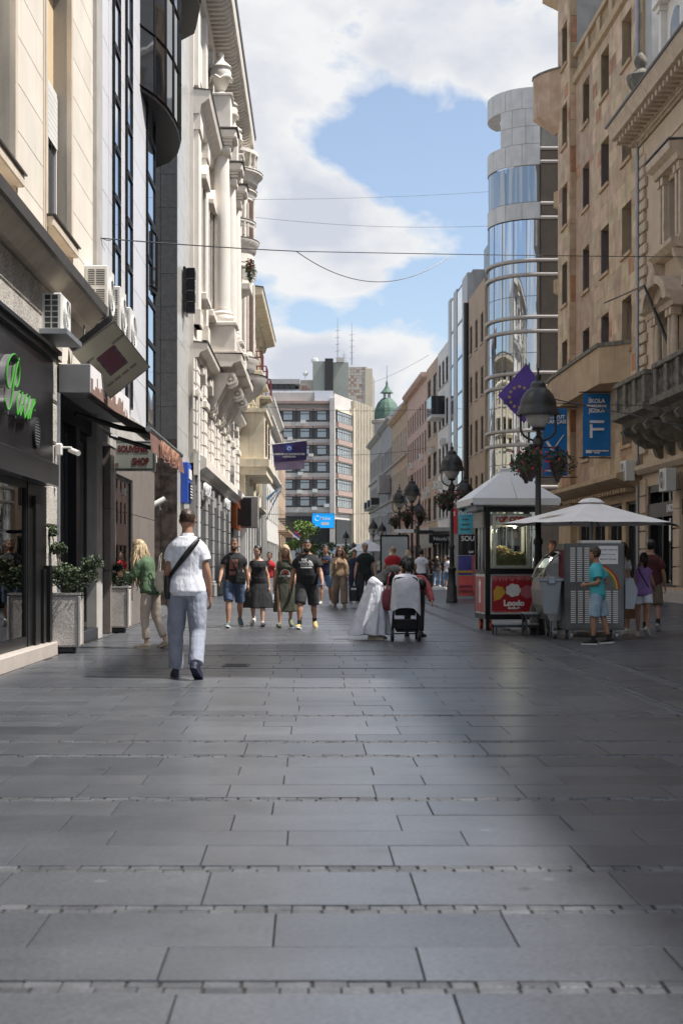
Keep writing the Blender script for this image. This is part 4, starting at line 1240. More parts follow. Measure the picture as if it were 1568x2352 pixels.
# ------------------------------------------------------------------ yellow house
fE = Fac('yellow_house', 'weathered yellow house with red iron balconies next to the cream palace', 'building', 'L', -4.2, -0.0095, 72.6, 90.0)
rE = fE.root
hE = [(1.6 + k * 3.3, 2.9 + k * 3.3, z, z + 2.2) for k in range(5) for z in (5.6, 9.0, 12.0)]
wall(rE, 'yellow_plaster', 0, fE.L, 4.2, 15.2, 0, .3, hE)
t = MB(); t.box(.02, fE.L, .31, 8, 0, 15.1); t.build('core', 'yellow_plaster', rE)
for h in hE: window(rE, *h, .2, nv=2, nh=2, sill=.12, sillm='yellow_plaster', frame='brown_shutter')
for k in range(3):
    x0, x1 = 1.2 + k * 5.6, 3.5 + k * 5.6
    for z in (11.3,):
        t = MB(); t.cbox(x0, x1, -.8, 0, z - .18, z, .02); t.prism([(0, z - .6), (-.6, z - .18), (0, z - .18)], 'x', x0 + .2, x0 + .4); t.prism([(0, z - .6), (-.6, z - .18), (0, z - .18)], 'x', x1 - .4, x1 - .2)
        t = t.build('balcony', 'yellow_plaster', rE)
        b = MB(); b.tube([(x0 + .05, 0, z + 1.0), (x0 + .05, -.75, z + 1.0), (x1 - .05, -.75, z + 1.0), (x1 - .05, 0, z + 1.0)], .035, 5)
        n = 9
        for i in range(n + 1): b.tube([(x0 + .05 + (x1 - x0 - .1) * i / n, -.75, z), (x0 + .05 + (x1 - x0 - .1) * i / n, -.75, z + 1.0)], .022, 4)
        for yy in (-.25, -.5): b.tube([(x0 + .05, yy, z), (x0 + .05, yy, z + 1)], .022, 4)
        b.build('railing', 'rail_red', t)
for z, o_ in ((9.8, .2), (13.2, .15), (4.3, .3)):
    moulding(rE, 'string_course', 'yellow_plaster', -.12, fE.L, [(0.05, z), (-o_ * .5, z + .05), (-o_, z + .2), (-o_, z + .3), (0.05, z + .4)])
moulding(rE, 'main_cornice', 'yellow_plaster', -.3, fE.L, [(0, 14.5), (-.25, 14.6), (-.35, 14.9), (-.85, 15.0), (-.9, 15.3), (0, 15.4)])
moulding(rE, 'cornice_cap', 'cornice_cap', -.33, fE.L, [(0, 15.41), (-.93, 15.31), (-.93, 15.36), (0, 15.5)])
for k in range(5):
    t = MB(); t.box(.3 + k * 3.6, .7 + k * 3.6, -.15, 0, 5.4, 14.5); t.build('pilaster', 'yellow_plaster', rE)
# end wall facing us, with pale ground floor, slot and graffiti
t = MB(); t.box(-.0, 8, -.95, -.001, 6.6, 9.0); t = t.build('projecting_bay', 'yellow_plaster', rE)
for k in range(2): window(t, 1.2 + k * 3.4, 2.5 + k * 3.4, 6.9, 8.7, -.97, nv=2, nh=2, frame='brown_shutter')
for z0, z1, m_, o_ in ((6.2, 6.6, 'yellow_plaster', .25), (5.8, 6.2, 'yellow_plaster', .12), (9.0, 9.2, 'yellow_plaster', .12)):
    t = MB(); t.box(-o_, 8.2, -.95 - o_, 3.5, z0 + .001, z1); t.build('string_course', m_, rE)
t = MB(); t.box(-.25, .3, -.35, 3.0, 3.4, 4.19); t.build('shop_hood', 'black_panel', rE)
t = MB(); t.box(-.05, .3, -.02, 4.0, 0, 3.39); t.build('end_pier', 'white_plaster', rE)
t = MB(); t.box(.31, fE.L, .25, .6, 0, 4.19); t.build('shop_front', 'dark_frame', rE)
for k in range(6):
    t = MB(); t.box(.9 + k * 2.9, 1.35 + k * 2.9, -.05, .25, 0, 4.19); t.build('shop_pier', 'white_plaster', rE)
for z in (1.9, 3.0):
    t = MB(); t.prism([(.45, z - .3), (.62, z - .12), (.62, z + .25), (.45, z + .42), (.28, z + .25), (.28, z - .12)], 'x', -.12, -.05); t.build('wall_ornament', 'black_iron', rE)
gr = MB(); gr.tube([(-.06, 1.1, .5), (-.06, 1.0, 1.1), (-.06, .9, .8), (-.06, .85, 1.6), (-.06, .6, 1.2), (-.06, .5, 1.9)], .03, 4); gr.build('graffiti', 'orange_paint', rE)
gr = MB(); gr.tube([(-.06, .3 + .2 * math.sin(i), .4 + .09 * i) for i in range(9)], .02, 4); gr.build('graffiti', 'black_panel', rE)
# ------------------------------------------------------------------ plainer houses down the left side


def row_house(name, label, side, a, b, Y0, Y1, ztop, m, ncol, rows, ww, wh0, frame='dark_frame', glass='window_glass', corn=True, shop='dark_frame', depth=8.0, sillm='concrete', nv=2, nh=2, cm=None, zshop=3.6, rec=.09, cat='building', roof=None, group=None, jit=0):
    f = Fac(name, label, cat, side, a, b, Y0, Y1, group)
    r = f.root; L = f.L
    hs = []
    for k in range(ncol):
        c = L * (k + .5) / ncol
        for (z, h) in rows: hs.append((c - ww / 2, c + ww / 2, z, z + h))
    wall(r, m, 0, L, zshop, ztop, 0, .3, hs)
    t = MB(); t.box(.02, L - .02, .31, depth, 0, ztop - .02); t.build('core', m, r)
    for h in hs: window(r, *h, rec, nv=nv, nh=nh, sill=.10, sillm=sillm, frame=frame, glass=glass)
    if corn:
        moulding(r, 'cornice', cm or m, -.05, L + .05, [(0, ztop - .5), (-.15, ztop - .45), (-.5, ztop - .15), (-.5, ztop + .05), (0, ztop + .1)])
    if roof:
        t = MB(); t.prism([(-.3, ztop + .11), (depth * .5, ztop + roof[1]), (depth, ztop + .11)], 'x', -.02, L + .02); t.build('roof', roof[0], r)
    hs2 = [(L * (k + .08) / ncol, L * (k + .92) / ncol, 0.1, zshop - .7) for k in range(ncol)]
    wall(r, m, 0, L, 0, zshop - .002, -.02, .3, hs2, name='shop_wall')
    for (x0, x1, z0, z1) in hs2:
        w = MB(); w.box(x0, x0 + .08, .1, .2, z0, z1); w.box(x1 - .08, x1, .1, .2, z0, z1); w.box(x0, x1, .1, .2, z1 - .1, z1); w = w.build('shop_window', shop, r)
        p = MB(); p.box(x0, x1, .2, .22, z0, z1); p.build('pane', 'window_glass', w)
    return f


f1 = row_house('modern_block', 'grey block with a deep brown overhanging roof beyond the yellow house', 'L', -4.75, -0.0085, 90.1, 99.0, 16.0, 'grey_plaster', 3, [(4.6 + 2.9 * k, 1.7) for k in range(4)], 1.8, 0, corn=False)
t = MB(); t.prism([(.5, 17.6), (-.95, 17.0), (-1.0, 16.7), (0, 16.0)], 'x', -1.6, f1.L); t.build('roof_overhang', 'bronze_roof', f1.root)
f2 = row_house('white_house', 'sunlit white stucco house with heavy cornices halfway down the left row', 'L', -4.3, -0.009, 99.1, 121.0, 12.9, 'white_plaster', 6, [(4.6, 2.1), (8.4, 2.2)], 1.2, 0, sillm='white_plaster')
for z in (7.6, 11.4): moulding(f2.root, 'string_course', 'white_plaster', -.1, f2.L, [(0, z), (-.4, z + .15), (-.4, z + .3), (0, z + .4)])
f3 = row_house('brown_house', 'brownish old house at the far end of the left row', 'L', -4.4, -0.010, 121.1, 150.0, 12.4, 'tan_plaster', 7, [(4.6, 2.0), (8.2, 2.0)], 1.1, 0, roof=('bronze_roof', 2.0))
for k in range(4):
    t = MB(); t.cbox(2 + k * 7, 5 + k * 7, -1.1, 0, 4.0, 4.25, .03); t = t.build('balcony', 'tan_plaster', f3.root)
    b = MB(); b.tube([(2 + k * 7, 0, 5.2), (2 + k * 7, -1.05, 5.2), (5 + k * 7, -1.05, 5.2), (5 + k * 7, 0, 5.2)], .04, 4)
    for i in range(10): b.tube([(2 + k * 7 + i / 3, -1.05, 4.25), (2 + k * 7 + i / 3, -1.05, 5.2)], .025, 4)
    b.build('railing', 'black_iron', t)
# ------------------------------------------------------------------ right row: umber sandstone office
fU = Fac('umber_house', 'tall umber sandstone office with patchy cladding and long balcony, banners on its front', 'building', 'R', 13.0, -0.04, 51.75, 63.4)
rU = fU.root; LU = fU.L
cols = [(fU.uy(61.9), fU.uy(60.55)), (fU.uy(58.35), fU.uy(56.9)), (fU.uy(54.7), fU.uy(53.2))]
rowz = [(20.2, 22.1), (16.55, 18.45), (13.0, 14.9), (9.35, 11.35), (5.75, 7.6)]
hU = [(a, b, z0, z1) for a, b in cols for z0, z1 in rowz]
wall(rU, 'umber_plain', 0, LU, 4.3, 22.6, 0, .4, hU)
t = MB(); t.box(.02, LU, .6, 10, 0, 22.6); t.box(.02, LU, .42, .6, 4.3, 22.6); t.build('core', 'umber_plain', rU)
clad(rU, 'umber_stone', 0, LU, 4.75, 22.55, .95, .62, 0, .045, .005, hU, stag=.5, c=.003, name='stone_panel', alt=('umber_red', .05), jit=.25, near_hi=True)
for (a, b, z0, z1) in hU:
    w = window(rU, a, b, z0, z1, .34, frame='dark_frame', glass='window_glass', nv=2, nh=2, sill=.14, sillm='umber_plain', sill_out=.14)
    t = MB(); t.box(-.012, 0, -.36, -.03, 0, z1 - z0); t.build('reveal', 'lilac_reveal' if z0 < 18 else 'umber_plain', w)
# roof terrace balustrade and set-back storey
moulding(rU, 'terrace_cornice', 'umber_plain', 0, LU, [(0, 22.56), (-.18, 22.62), (-.22, 22.85), (.3, 22.9), (.3, 22.56)])
t = MB(); t.box(0, LU, -.1, .3, 22.9, 23.1); t.build('balustrade_foot', 'umber_plain', rU)
x = .3; bm_ = MB(); bm_.box(-.05, .05, -.05, .05, 0, .72); bm_ = bm_.mesh('baluster', 'umber_plain')
while x < LU - .2:
    if int(x / 2.2) != int((x - .18) / 2.2):
        t = MB(); t.box(x - .16, x + .5, -.08, .22, 23.1, 23.9); t.build('balustrade_pier', 'umber_plain', rU); x += .6
    put('baluster', bm_, rU, (x, .06, 23.1)); x += .18
t = MB(); t.cbox(0, LU, -.14, .3, 23.82, 24.05, .02); t.build('balustrade_rail', 'umber_plain', rU)
t = MB(); t.box(0, LU, 2.2, 10, 22.6, 30.5); t.build('set_back_storey', 'concrete', rU)
# long balcony
b0, b1 = .0, fU.uy(53.6)
t = MB(); t.prism([(b0 - 2.0, -0.95), (b0, -1.05), (b1 - .6, -1.05), (b1 + .35, 0), (b0 - 2.0, 0)], 'z', 8.1, 9.5); t.build('long_balcony', 'umber_plain', rU)
t = MB(); t.prism([(b0 - 2.05, -1.02), (b0, -1.13), (b1 - .58, -1.13), (b1 + .44, 0), (b0 - 2.05, 0)], 'z', 9.502, 9.65); t.build('balcony_coping', 'old_stone', rU)
moulding(rU, 'awning_cornice', 'umber_plain', -3.2, LU, [(0, 4.0), (-.8, 4.3), (-.95, 4.38), (-.95, 4.55), (0, 4.75)])
for k in range(int((LU + 3) / .45)): t = MB(); t.box(-3.1 + k * .45, -2.85 + k * .45, -.72, -.02, 4.02, 4.16) if False else t.box(-3.1 + k * .45, -2.88 + k * .45, -.5, -.02, 3.9, 4.05); t.build('cornice_bracket', 'umber_plain', rU)
hs = [(.4 + k * 2.9, 2.7 + k * 2.9, .35, 3.6) for k in range(4)]
wall(rU, 'umber_plain', 0, LU, 0, 4.3, 0, .4, hs, name='shop_wall')
for (x0, x1, z0, z1) in hs:
    w = MB(); w.box(x0, x0 + .1, .12, .22, z0, z1); w.box(x1 - .1, x1, .12, .22, z0, z1); w.box(x0, x1, .12, .22, z1 - .1, z1); w.box(x0, x1, .12, .22, z0, z0 + .1); w.box((x0 + x1) / 2 - .04, (x0 + x1) / 2 + .04, .12, .22, z0, z1)
    w = w.build('shop_window', 'dark_frame', rU); p = MB(); p.box(x0, x1, .22, .24, z0, z1); p.build('pane', 'window_glass', w)
# taller corner wing
fV = Fac('umber_wing', 'taller corner wing of sandstone with stacked rounded corner balconies', 'building', 'R', 12.73, -0.04, 63.42, 66.1)
rV = fV.root; LV = fV.L
ca, cb = fV.uy(65.15), fV.uy(63.95)
hV = [(ca, cb, z0, z1) for z0, z1 in [(23.85, 25.75)] + rowz]
wall(rV, 'umber_plain', 0, LV, 0, 30.5, 0, .4, hV)
t = MB(); t.box(0, LV, .42, 10, 0, 30.4); t.build('core', 'umber_plain', rV)
clad(rV, 'umber_stone', 0, LV, 4.75, 30.4, .8, .62, 0, .045, .005, hV, stag=.5, c=.003, name='stone_panel', alt=('umber_red', .08), jit=.25, near_hi=True)
for k in range(22):        # quoins on the return face that looks at us
    z = 4.8 + k * 1.16
    t = MB(); t.box(LV - .0, LV + .05, .0, .275, z + .01, z + 1.15); t.build('quoin', 'umber_stone' if k % 5 != 2 else 'umber_red', rV)
t = MB(); t.box(LV, LV + .05, .276, 10, 22.6, 30.4); t.build('return_wall', 'concrete', rV)
for (a, b, z0, z1) in hV:
    w = window(rV, a, b, z0, z1, .34, frame='dark_frame', nv=2, nh=2, sill=.14, sillm='umber_plain', sill_out=.14)
    t = MB(); t.box(-.012, 0, -.36, -.03, 0, z1 - z0); t.build('reveal', 'lilac_reveal' if z0 < 18 else 'umber_plain', w)
for zb, zt, r_ in ((22.15, 24.05, 1.15), (17.9, 18.6, .30), (13.9, 14.5, .30), (27.6, 29.2, .75)):
    cx_, cy_ = -.15, .10 if r_ > .5 else .12
    t = MB()
    n = 7
    ring = [(cx_ - r_ * 1.05 * math.cos(PI * i / n - PI * .25) , cy_ - r_ * math.sin(PI * i / n - PI * .02) ) for i in range(n + 1)]
    top = [(x_, y_) for x_, y_ in ring]
    vs = [(x_, y_, zt) for x_, y_ in ring] + [(x_, y_, zb) for x_, y_ in ring] + [(cx_ + (x_ - cx_) * .45 + .2, cy_ + (y_ - cy_) * .3 + .1, zb - r_ * .75) for x_, y_ in ring]
    m1 = len(ring)
    fs = [(i, i + 1, m1 + i + 1, m1 + i) for i in range(m1 - 1)] + [(m1 + i, m1 + i + 1, 2 * m1 + i + 1, 2 * m1 + i) for i in range(m1 - 1)] + [tuple(range(m1)), tuple(range(2 * m1, 3 * m1))]
    t.add(vs, fs)
    o = t.build('corner_balcony', 'umber_stone' if r_ > 1 else 'umber_plain', rV)
    if r_ > .5:
        t = MB(); t.prism([(cx_ + (x_ - cx_) * 1.04, cy_ + (y_ - cy_) * 1.04) for x_, y_ in ring], 'z', zt + .002, zt + .1); t.build('balcony_coping', 'old_stone', o)
# ------------------------------------------------------------------ right neoclassical house (runs back past the viewer)
fN = Fac('ochre_palace', 'tan neoclassical house with bracketed cornice and stone balcony at the right edge', 'building', 'R', 13.0, -0.04, -6.0, 51.7)
rN = fN.root; LN = fN.L
wc = [fN.uy(47.55) + 5.2 * k for k in range(10)]
hN = []
for c in wc: hN += [(c - .62, c + .62, 12.0, 14.2), (c - .62, c + .62, 7.0, 9.6)]
wall(rN, 'neo_plaster', 0, LN, 4.6, 16.4, 0, .4, hN)
t = MB(); t.box(.02, LN, .42, 10, 0, 17); t.build('core', 'neo_plaster', rN)
z = 5.2
for k in range(28):
    t = MB(); w_ = .55 if k % 2 else .78; t.cbox(0, w_, -.14, 0, z, z + .34, .03); t.build('quoin', 'neo_trim', rN); z += .40
moulding(rN, 'frieze', 'neo_plaster', 0, LN, [(0, 15.6), (-.06, 15.6), (-.10, 16.35), (0, 16.35)])
moulding(rN, 'main_cornice', 'neo_trim', -.9, LN, [(.2, 16.6), (-.3, 16.62), (-.3, 16.82), (-.95, 16.85), (-1.0, 17.0), (-1.12, 17.3), (.2, 17.4)])
moulding(rN, 'gutter', 'cornice_cap', -.95, LN, [(.2, 17.405), (-1.16, 17.305), (-1.18, 17.38), (.2, 17.5)])
t = MB(); t.box(0, .22, -.82, -.3, 0, .18); mo = t.mesh('modillion', 'neo_trim')
t = MB(); t.box(0, .09, -.16, -.05, 0, .14); de = t.mesh('dentil', 'neo_trim')
x = -.7
n_ = 0
while x < 16: put('modillion', mo, rN, (x, 0, 16.64)); x += .46
x = .0
while x < 14: put('dentil', de, rN, (x, 0, 16.4)); x += .16
moulding(rN, 'dentil_band', 'neo_trim', 0, LN, [(0, 16.55), (-.2, 16.55), (-.24, 16.6), (0, 16.6)])
for i, c in enumerate(wc):
    w = window(rN, c - .62, c + .62, 12.0, 14.2, .3, nv=2, nh=2, frame='dark_frame')
    w = window(rN, c - .62, c + .62, 7.0, 9.6, .3, nv=2, nh=2, frame='dark_frame')
    if i > 3: continue
    for s_ in (-1, 1):
        for dx in (.78, 1.22):
            x = c + s_ * dx
            p = MB(); p.lathe(x, -.32, [(.13, 7.2), (.13, 8.4), (.11, 9.35)], 12); p.box(x - .17, x + .17, -.5, -.1, 6.85, 7.199); p.box(x - .16, x + .16, -.48, -.12, 9.36, 9.6); p.build('engaged_column', 'neo_trim', rN, smooth=40)
            p = MB(); p.box(x - .11, x + .11, -.16, 0, 12.0, 14.1); p.box(x - .15, x + .15, -.22, 0, 14.1, 14.35); p.box(x - .14, x + .14, -.2, 0, 11.85, 11.999); p.build('window_pilaster', 'neo_trim', rN)
    t = MB(); t.prism([(-.0, 14.36), (-.3, 14.4), (-.34, 14.6), (-.55, 14.72), (-.58, 14.95), (0, 15.0)], 'x', c - 1.5, c + 1.5); t.build('window_hood', 'neo_trim', rN)
    t = MB(); t.box(c - 1.53, c + 1.53, -.61, 0, 15.002, 15.05); t.build('cornice_cap', 'cornice_cap', rN)
    t = MB(); t.prism([(0, 11.5), (-.3, 11.55), (-.5, 11.7), (-.52, 11.84), (0, 11.86)], 'x', c - 1.5, c + 1.5); t.build('window_shelf', 'neo_trim', rN)
    for s_ in (-1, 1): t = MB(); t.prism([(0, 11.5), (-.42, 11.5), (-.34, 11.2), (-.12, 10.9), (0, 10.8)], 'x', c + s_ * 1.3 - .12, c + s_ * 1.3 + .12); t.build('console', 'neo_trim', rN)
    # arched pediment over the balcony door
    for k, (r0, r1, d0, d1) in enumerate(((1.15, 1.55, -.75, -.02), (.55, 1.15, -.42, -.02))):
        t = MB(); n = 12
        pl = [(c + 1.1 * r1 * math.cos(PI * i / n), 9.85 + .62 * r1 * math.sin(PI * i / n)) for i in range(n + 1)] + [(c + 1.1 * r0 * math.cos(PI * i / n), 9.85 + .62 * r0 * math.sin(PI * i / n)) for i in range(n, -1, -1)]
        for i in range(n):
            a_, b_ = pl[i], pl[i + 1]; c_, d_ = pl[2 * n + 1 - i], pl[2 * n - i]
            t.prism([a_, b_, d_, c_], 'y', d0, d1)
        t.build('arched_pediment' if k == 0 else 'pediment_relief', 'neo_trim', rN)
    t = MB(); t.prism([(0, 9.6), (-.5, 9.62), (-.56, 9.78), (-.72, 9.84), (0, 9.86)], 'x', c - 1.75, c + 1.75); t.build('entablature', 'neo_trim', rN)
    t = MB(); t.ball((c, -.7, 10.75), .24, 10, sc=(1, .8, 1.3)); t.build('pediment_boss', 'neo_trim', rN, smooth=60)
    # stone balcony
    y0 = -1.45
    t = MB(); t.prism([(0, 5.9), (-1.1, 5.95), (-1.25, 6.1), (-1.6, 6.2), (-1.62, 6.4), (0, 6.42)], 'x', c - 2.15, c + 2.15); t.build('balcony_slab', 'old_stone', rN)
    for q in (-1.9, -.65, .65, 1.9):
        t = MB(); t.cbox(c + q - .17, c + q + .17, y0 - .08, y0 + .24, 6.421, 7.30, .02); t.build('balustrade_pier', 'old_stone', rN)
    for q in (-1.9, 1.9): t = MB(); t.cbox(c + q - .13, c + q + .13, y0 + .3, 0, 7.26, 7.44, .02); t.build('balustrade_rail', 'old_stone', rN)
    t = MB(); t.cbox(c - 2.12, c + 2.12, y0 - .12, y0 + .28, 7.301, 7.46, .02); t.build('balustrade_rail', 'old_stone', rN)
    bl = MB(); bl.lathe(0, 0, [(.09, 0), (.09, .08), (.05, .12), (.11, .34), (.05, .62), (.09, .70), (.09, .84)], 8); bl = bl.mesh('baluster', 'old_stone', 40)
    for a_, b_ in ((-1.9, -.65), (-.65, .65), (.65, 1.9)):
        for k in range(3): put('baluster', bl, rN, (c + a_ + (b_ - a_) * (k + 1) / 4, y0 + .08, 6.44))
    for q in (-1.9, 1.9):
        for k in range(3): put('baluster', bl, rN, (c + q, y0 + .45 + k * .35, 6.42))
    for q in (-1.5, 0, 1.5):
        t = MB(); t.prism([(0, 5.9), (-1.3, 5.9), (-1.42, 5.78), (-1.3, 5.6), (-1.1, 5.62), (-.9, 5.4), (-.55, 5.2), (-.3, 5.22), (-.2, 4.95), (0, 4.85)], 'x', c + q - .18, c + q + .18); t.build('console', 'old_stone', rN)
# ground floor shop front with dark pilasters, plinth kerb
hs = [(.9 + k * 4.4, 4.6 + k * 4.4, .45, 4.0) for k in range(12)]
wall(rN, 'neo_plaster', 0, LN, 0, 4.6, -.05, .4, hs, name='shop_wall')
moulding(rN, 'shop_cornice', 'neo_trim', 0, LN, [(0, 4.4), (-.25, 4.45), (-.4, 4.6), (-.4, 4.75), (0, 4.8)])
for k, (x0, x1, z0, z1) in enumerate(hs):
    w = MB(); w.box(x0, x0 + .25, -.02, .25, z0, z1); w.box(x1 - .25, x1, -.02, .25, z0, z1); w.box(x0, x1, -.02, .25, z1 - .25, z1); w.box(x0, x1, -.02, .25, z0, z0 + .12); w.box(x0, x1, -.06, .0, 2.85, 3.35); w.box((x0 + x1) / 2 - .06, (x0 + x1) / 2 + .06, .0, .2, z0, z1)
    w = w.build('shop_window', 'black_paint', rN)
    p = MB(); p.box(x0 + .2, x1 - .2, .25, .27, z0, z1); p.build('pane', 'window_glass', w)
    clad(rN, 'neo_plaster', x0 - .88 if k else .0, x0 - .04, .5, 4.3, 2, .62, -.05, .08, .04, name='pier_block', c=.02)
t = MB(); t.cbox(-.1, LN, -.55, -.05, -.04, .35, .02); t.build('plinth', 'step_stone', rN)
text('LACOSTE', .36, rN, 'white_paint', (hs[1][0] - .9, -.09, 3.1), (R(90), 0, 0), .02, bold=.006)
# attic dormer, urn and roof
t = MB(); t.prism([(-.2, 17.5), (5, 21.5), (10, 17.5)], 'x', .2, LN); t.build('roof', 'metal_grey', rN)
c = fN.uy(47.6)
t = MB(); t.box(c - 1.5, c + 1.5, .1, 3, 17.4, 20.4); t.prism([(c - 1.7, 20.4), (c + 1.7, 20.4), (c + 1.7, 20.6), (c, 21.8), (c - 1.7, 20.6)], 'y', -.3, 3); t = t.build('dormer', 'cream_plaster', rN)
for s_ in (-1, 1): p = MB(); p.box(c + s_ * 1.3 - .14, c + s_ * 1.3 + .14, -.12, .1, 17.5, 20.2); p.box(c + s_ * 1.3 - .22, c + s_ * 1.3 + .22, -.2, .1, 20.2, 20.39); p.build('dormer_pilaster', 'cream_plaster', t)
n = 10; p = MB(); p.prism([(c - .6, 17.7), (c + .6, 17.7)] + [(c + .6 * math.cos(PI * i / n), 19.3 + .6 * math.sin(PI * i / n)) for i in range(n + 1)], 'y', .06, .098); p.build('dormer_window', 'window_glass', t)
t = MB(); uu = fN.uy(50.6); t.lathe(uu, -.35, [(.34, 17.5), (.34, 17.6), (.12, 17.75), (.22, 17.9), (.45, 18.3), (.52, 18.55), (.48, 18.62), (.3, 18.7), (.14, 18.85), (.22, 19.0), (.24, 19.12), (.16, 19.3), (.04, 19.42)], 16); t.build('urn', 'old_stone', rN, smooth=40)
t = MB(); t.box(-.8, .9, .1, 8, 17.0, 24.5); t.build('party_wall', 'grey_plaster', rN)
t = MB(); t.box(fN.uy(44.2), fN.uy(20.5), .1, 9, 17.51, 18.9); t.build('shadow_parapet', 'neo_plaster', rN)  # out of view, added so its shadow covers the woman at the pushchair
# unseen roof block near the viewer, added to shade the man in white
t = MB(); t.box(fN.uy(19.4), fN.uy(13.3), .5, 9, 17.4, 25.5); t.build('shadow_roof_block', 'neo_plaster', rN)
o = thing('drain_pipe', 'grey drain pipe between the umber office and the tan house', 'pipe', tuple(fU.world(LU - .12, -.14, 0)), 0)
t = MB(); t.tube([(0, 0, 0), (0, 0, 26)], .07, 8); t.build('pipe', 'metal_grey', o, smooth=60)
for z in (4, 9, 14, 19, 23): t = MB(); t.tube([(0, 0, z), (0, 0, z + .12)], .095, 8); t.build('collar', 'metal_grey', o)
# ------------------------------------------------------------------ glass corner tower
ca_, cb_, rr = 11.2, 82.95, 2.65
tw = thing('glass_tower', 'round-cornered mirror glass tower with pale tile bands and an open roof ring', 'building', (ca_, cb_, 0), 0)
fz = lambda y_: HC + (HY - y_) * 80.3 / FPX
A0, A1 = PI - .75, 1.5 * PI


def arc(z0, z1, r, m, name, n=14, a0=A0, a1=A1, par=tw, smooth=True):
    t = MB(); t.lathe(0, 0, [(r, z0), (r, z1)], n, 0, a0, a1); return t.build(name, m, par, smooth=60 if smooth else None)


core = MB(); core.lathe(0, 0, [(rr - .25, 0), (rr - .25, 23.6)], 20, 0, PI * .5, A1); core.box(0, 9, -rr + .25, 14, 0, 25.2); core.build('core', 'dark_frame', tw)
tubes = [24.7, 23.95, 21.6, 20.8, 18.4, 17.6, 15.2, 14.4, 12.05, 11.3, 8.8, 8.0, 5.6, 4.8]
# glass bands: curve
bands = [(23.75, 21.72, 'curtain_glass'), (20.7, 18.5, 'blue_glass')]
edges = [18.45, 17.6, 15.2, 14.4, 12.05, 11.3, 8.8, 8.0, 5.6, 4.8, .3]
for za, zb, m_ in bands:
    for k in range(3):
        a, b = A0 + (A1 - A0) * k / 3, A0 + (A1 - A0) * (k + 1) / 3
        arc(zb, za, rr, m_, 'curved_pane', 6, a + .006, b - .006)
for k in range(len(edges) - 1):
    for q in range(3):
        a, b = A0 + (A1 - A0) * q / 3, A0 + (A1 - A0) * (q + 1) / 3
        arc(edges[k + 1] + .02, edges[k] - .02, rr, 'mirror_glass', 'curved_pane', 6, a + .006, b - .006)
# flat side facing us and the street side
zz = [(25.4, 24.7, 'blue_glass')]
zl = [27.0] + tubes + [.3]
for k in range(len(zl) - 1):
    tall = zl[k] - zl[k + 1] > 1.2
    for q in range(2):
        t = MB(); t.quad((q * 2.0 + .02, -rr, zl[k + 1] + .03), (q * 2.0 + 1.97, -rr, zl[k + 1] + .03), (q * 2.0 + 1.97, -rr, zl[k] - .03), (q * 2.0 + .02, -rr, zl[k] - .03))
        t.build('flat_pane', ('blue_glass' if k == 0 else 'smoke_glass'), tw)
for i, z in enumerate(tubes):
    low = i >= 4
    pts = [(6, -rr - .1, z), (0, -rr - .1, z)]
    if low: pts += [((rr + .1) * math.cos(A1 - (A1 - A0) * k / 14), (rr + .1) * math.sin(A1 - (A1 - A0) * k / 14), z) for k in range(1, 15)]
    t = MB(); t.tube(pts, .10, 8); t.build('band_tube', 'tube_metal', tw, smooth=60)
# tile bands


def tiles(z0, z1, a0, a1, n, rows, r=rr + .04):
    for q in range(n):
        for w_ in range(rows):
            a, b = a0 + (a1 - a0) * q / n, a0 + (a1 - a0) * (q + 1) / n; za, zb = z0 + (z1 - z0) * w_ / rows, z0 + (z1 - z0) * (w_ + 1) / rows
            t = MB(); e = .004
            vs = []
            for rad in (r, r - .06):
                for i in range(4):
                    an = a + e + (b - a - 2 * e) * i / 3
                    vs += [(rad * math.cos(an), rad * math.sin(an), za + .012), (rad * math.cos(an), rad * math.sin(an), zb - .012)]
            fs = [(2 * i, 2 * i + 2, 2 * i + 3, 2 * i + 1) for i in range(3)] + [(0, 1, 9, 8), (6, 14, 15, 7)] + [(2 * i + 1, 2 * i + 3, 8 + 2 * i + 3, 8 + 2 * i + 1) for i in range(3)] + [(2 * i, 8 + 2 * i, 8 + 2 * i + 2, 2 * i + 2) for i in range(3)]
            t.add(vs, fs); t.build('tile', 'tower_tile', tw, smooth=30)


tiles(20.75, 21.7, A0, A1, 6, 1)
tiles(23.8, 25.0, A0, A1, 6, 1)
am = PI + .5 * PI * .42
tiles(25.0, 27.0, am, A1, 3, 2)
tiles(27.0, 28.2, A0, A1, 6, 1)
t = MB(); t.lathe(0, 0, [(rr - .02, 27.0), (rr - .02, 28.1), (rr - .7, 28.1), (rr - .7, 27.0), (rr - .02, 27.0)], 20, 0, A0, A1); t.build('roof_ring', 'tower_tile', tw, smooth=40)
arc(25.0, 27.0, rr - .9, 'blue_glass', 'penthouse_glass', 12, A0, A1)
t = MB(); t.lathe(0, 0, [(.1, 24.99), (rr - .05, 24.99)], 16, 0, A0, A1); t.build('terrace_floor', 'concrete', tw)
t = MB(); t.box(0, 9, -rr + .02, 14, 27.05, 28.1); t.build('parapet', 'tower_tile', tw)
for k in range(9): a = A0 + (A1 - A0) * k / 8; t = MB(); t.tube([((rr + .005) * math.cos(a), (rr + .005) * math.sin(a), .3), ((rr + .005) * math.cos(a), (rr + .005) * math.sin(a), 20.7)], .022, 4); t.build('mullion', 'metal_grey', tw)
for z in (1.6, 3.2, 6.9, 10.2, 13.2, 16.4): t = MB(); t.tube([((rr + .005) * math.cos(A0 + (A1 - A0) * k / 14), (rr + .005) * math.sin(A0 + (A1 - A0) * k / 14), z) for k in range(15)], .02, 4); t.build('transom', 'metal_grey', tw)
for x in (0, 2, 4): t = MB(); t.box(x - .05, x + .05, -rr - .03, -rr + .1, 0, 27.04); t.build('mullion', 'dark_frame', tw)
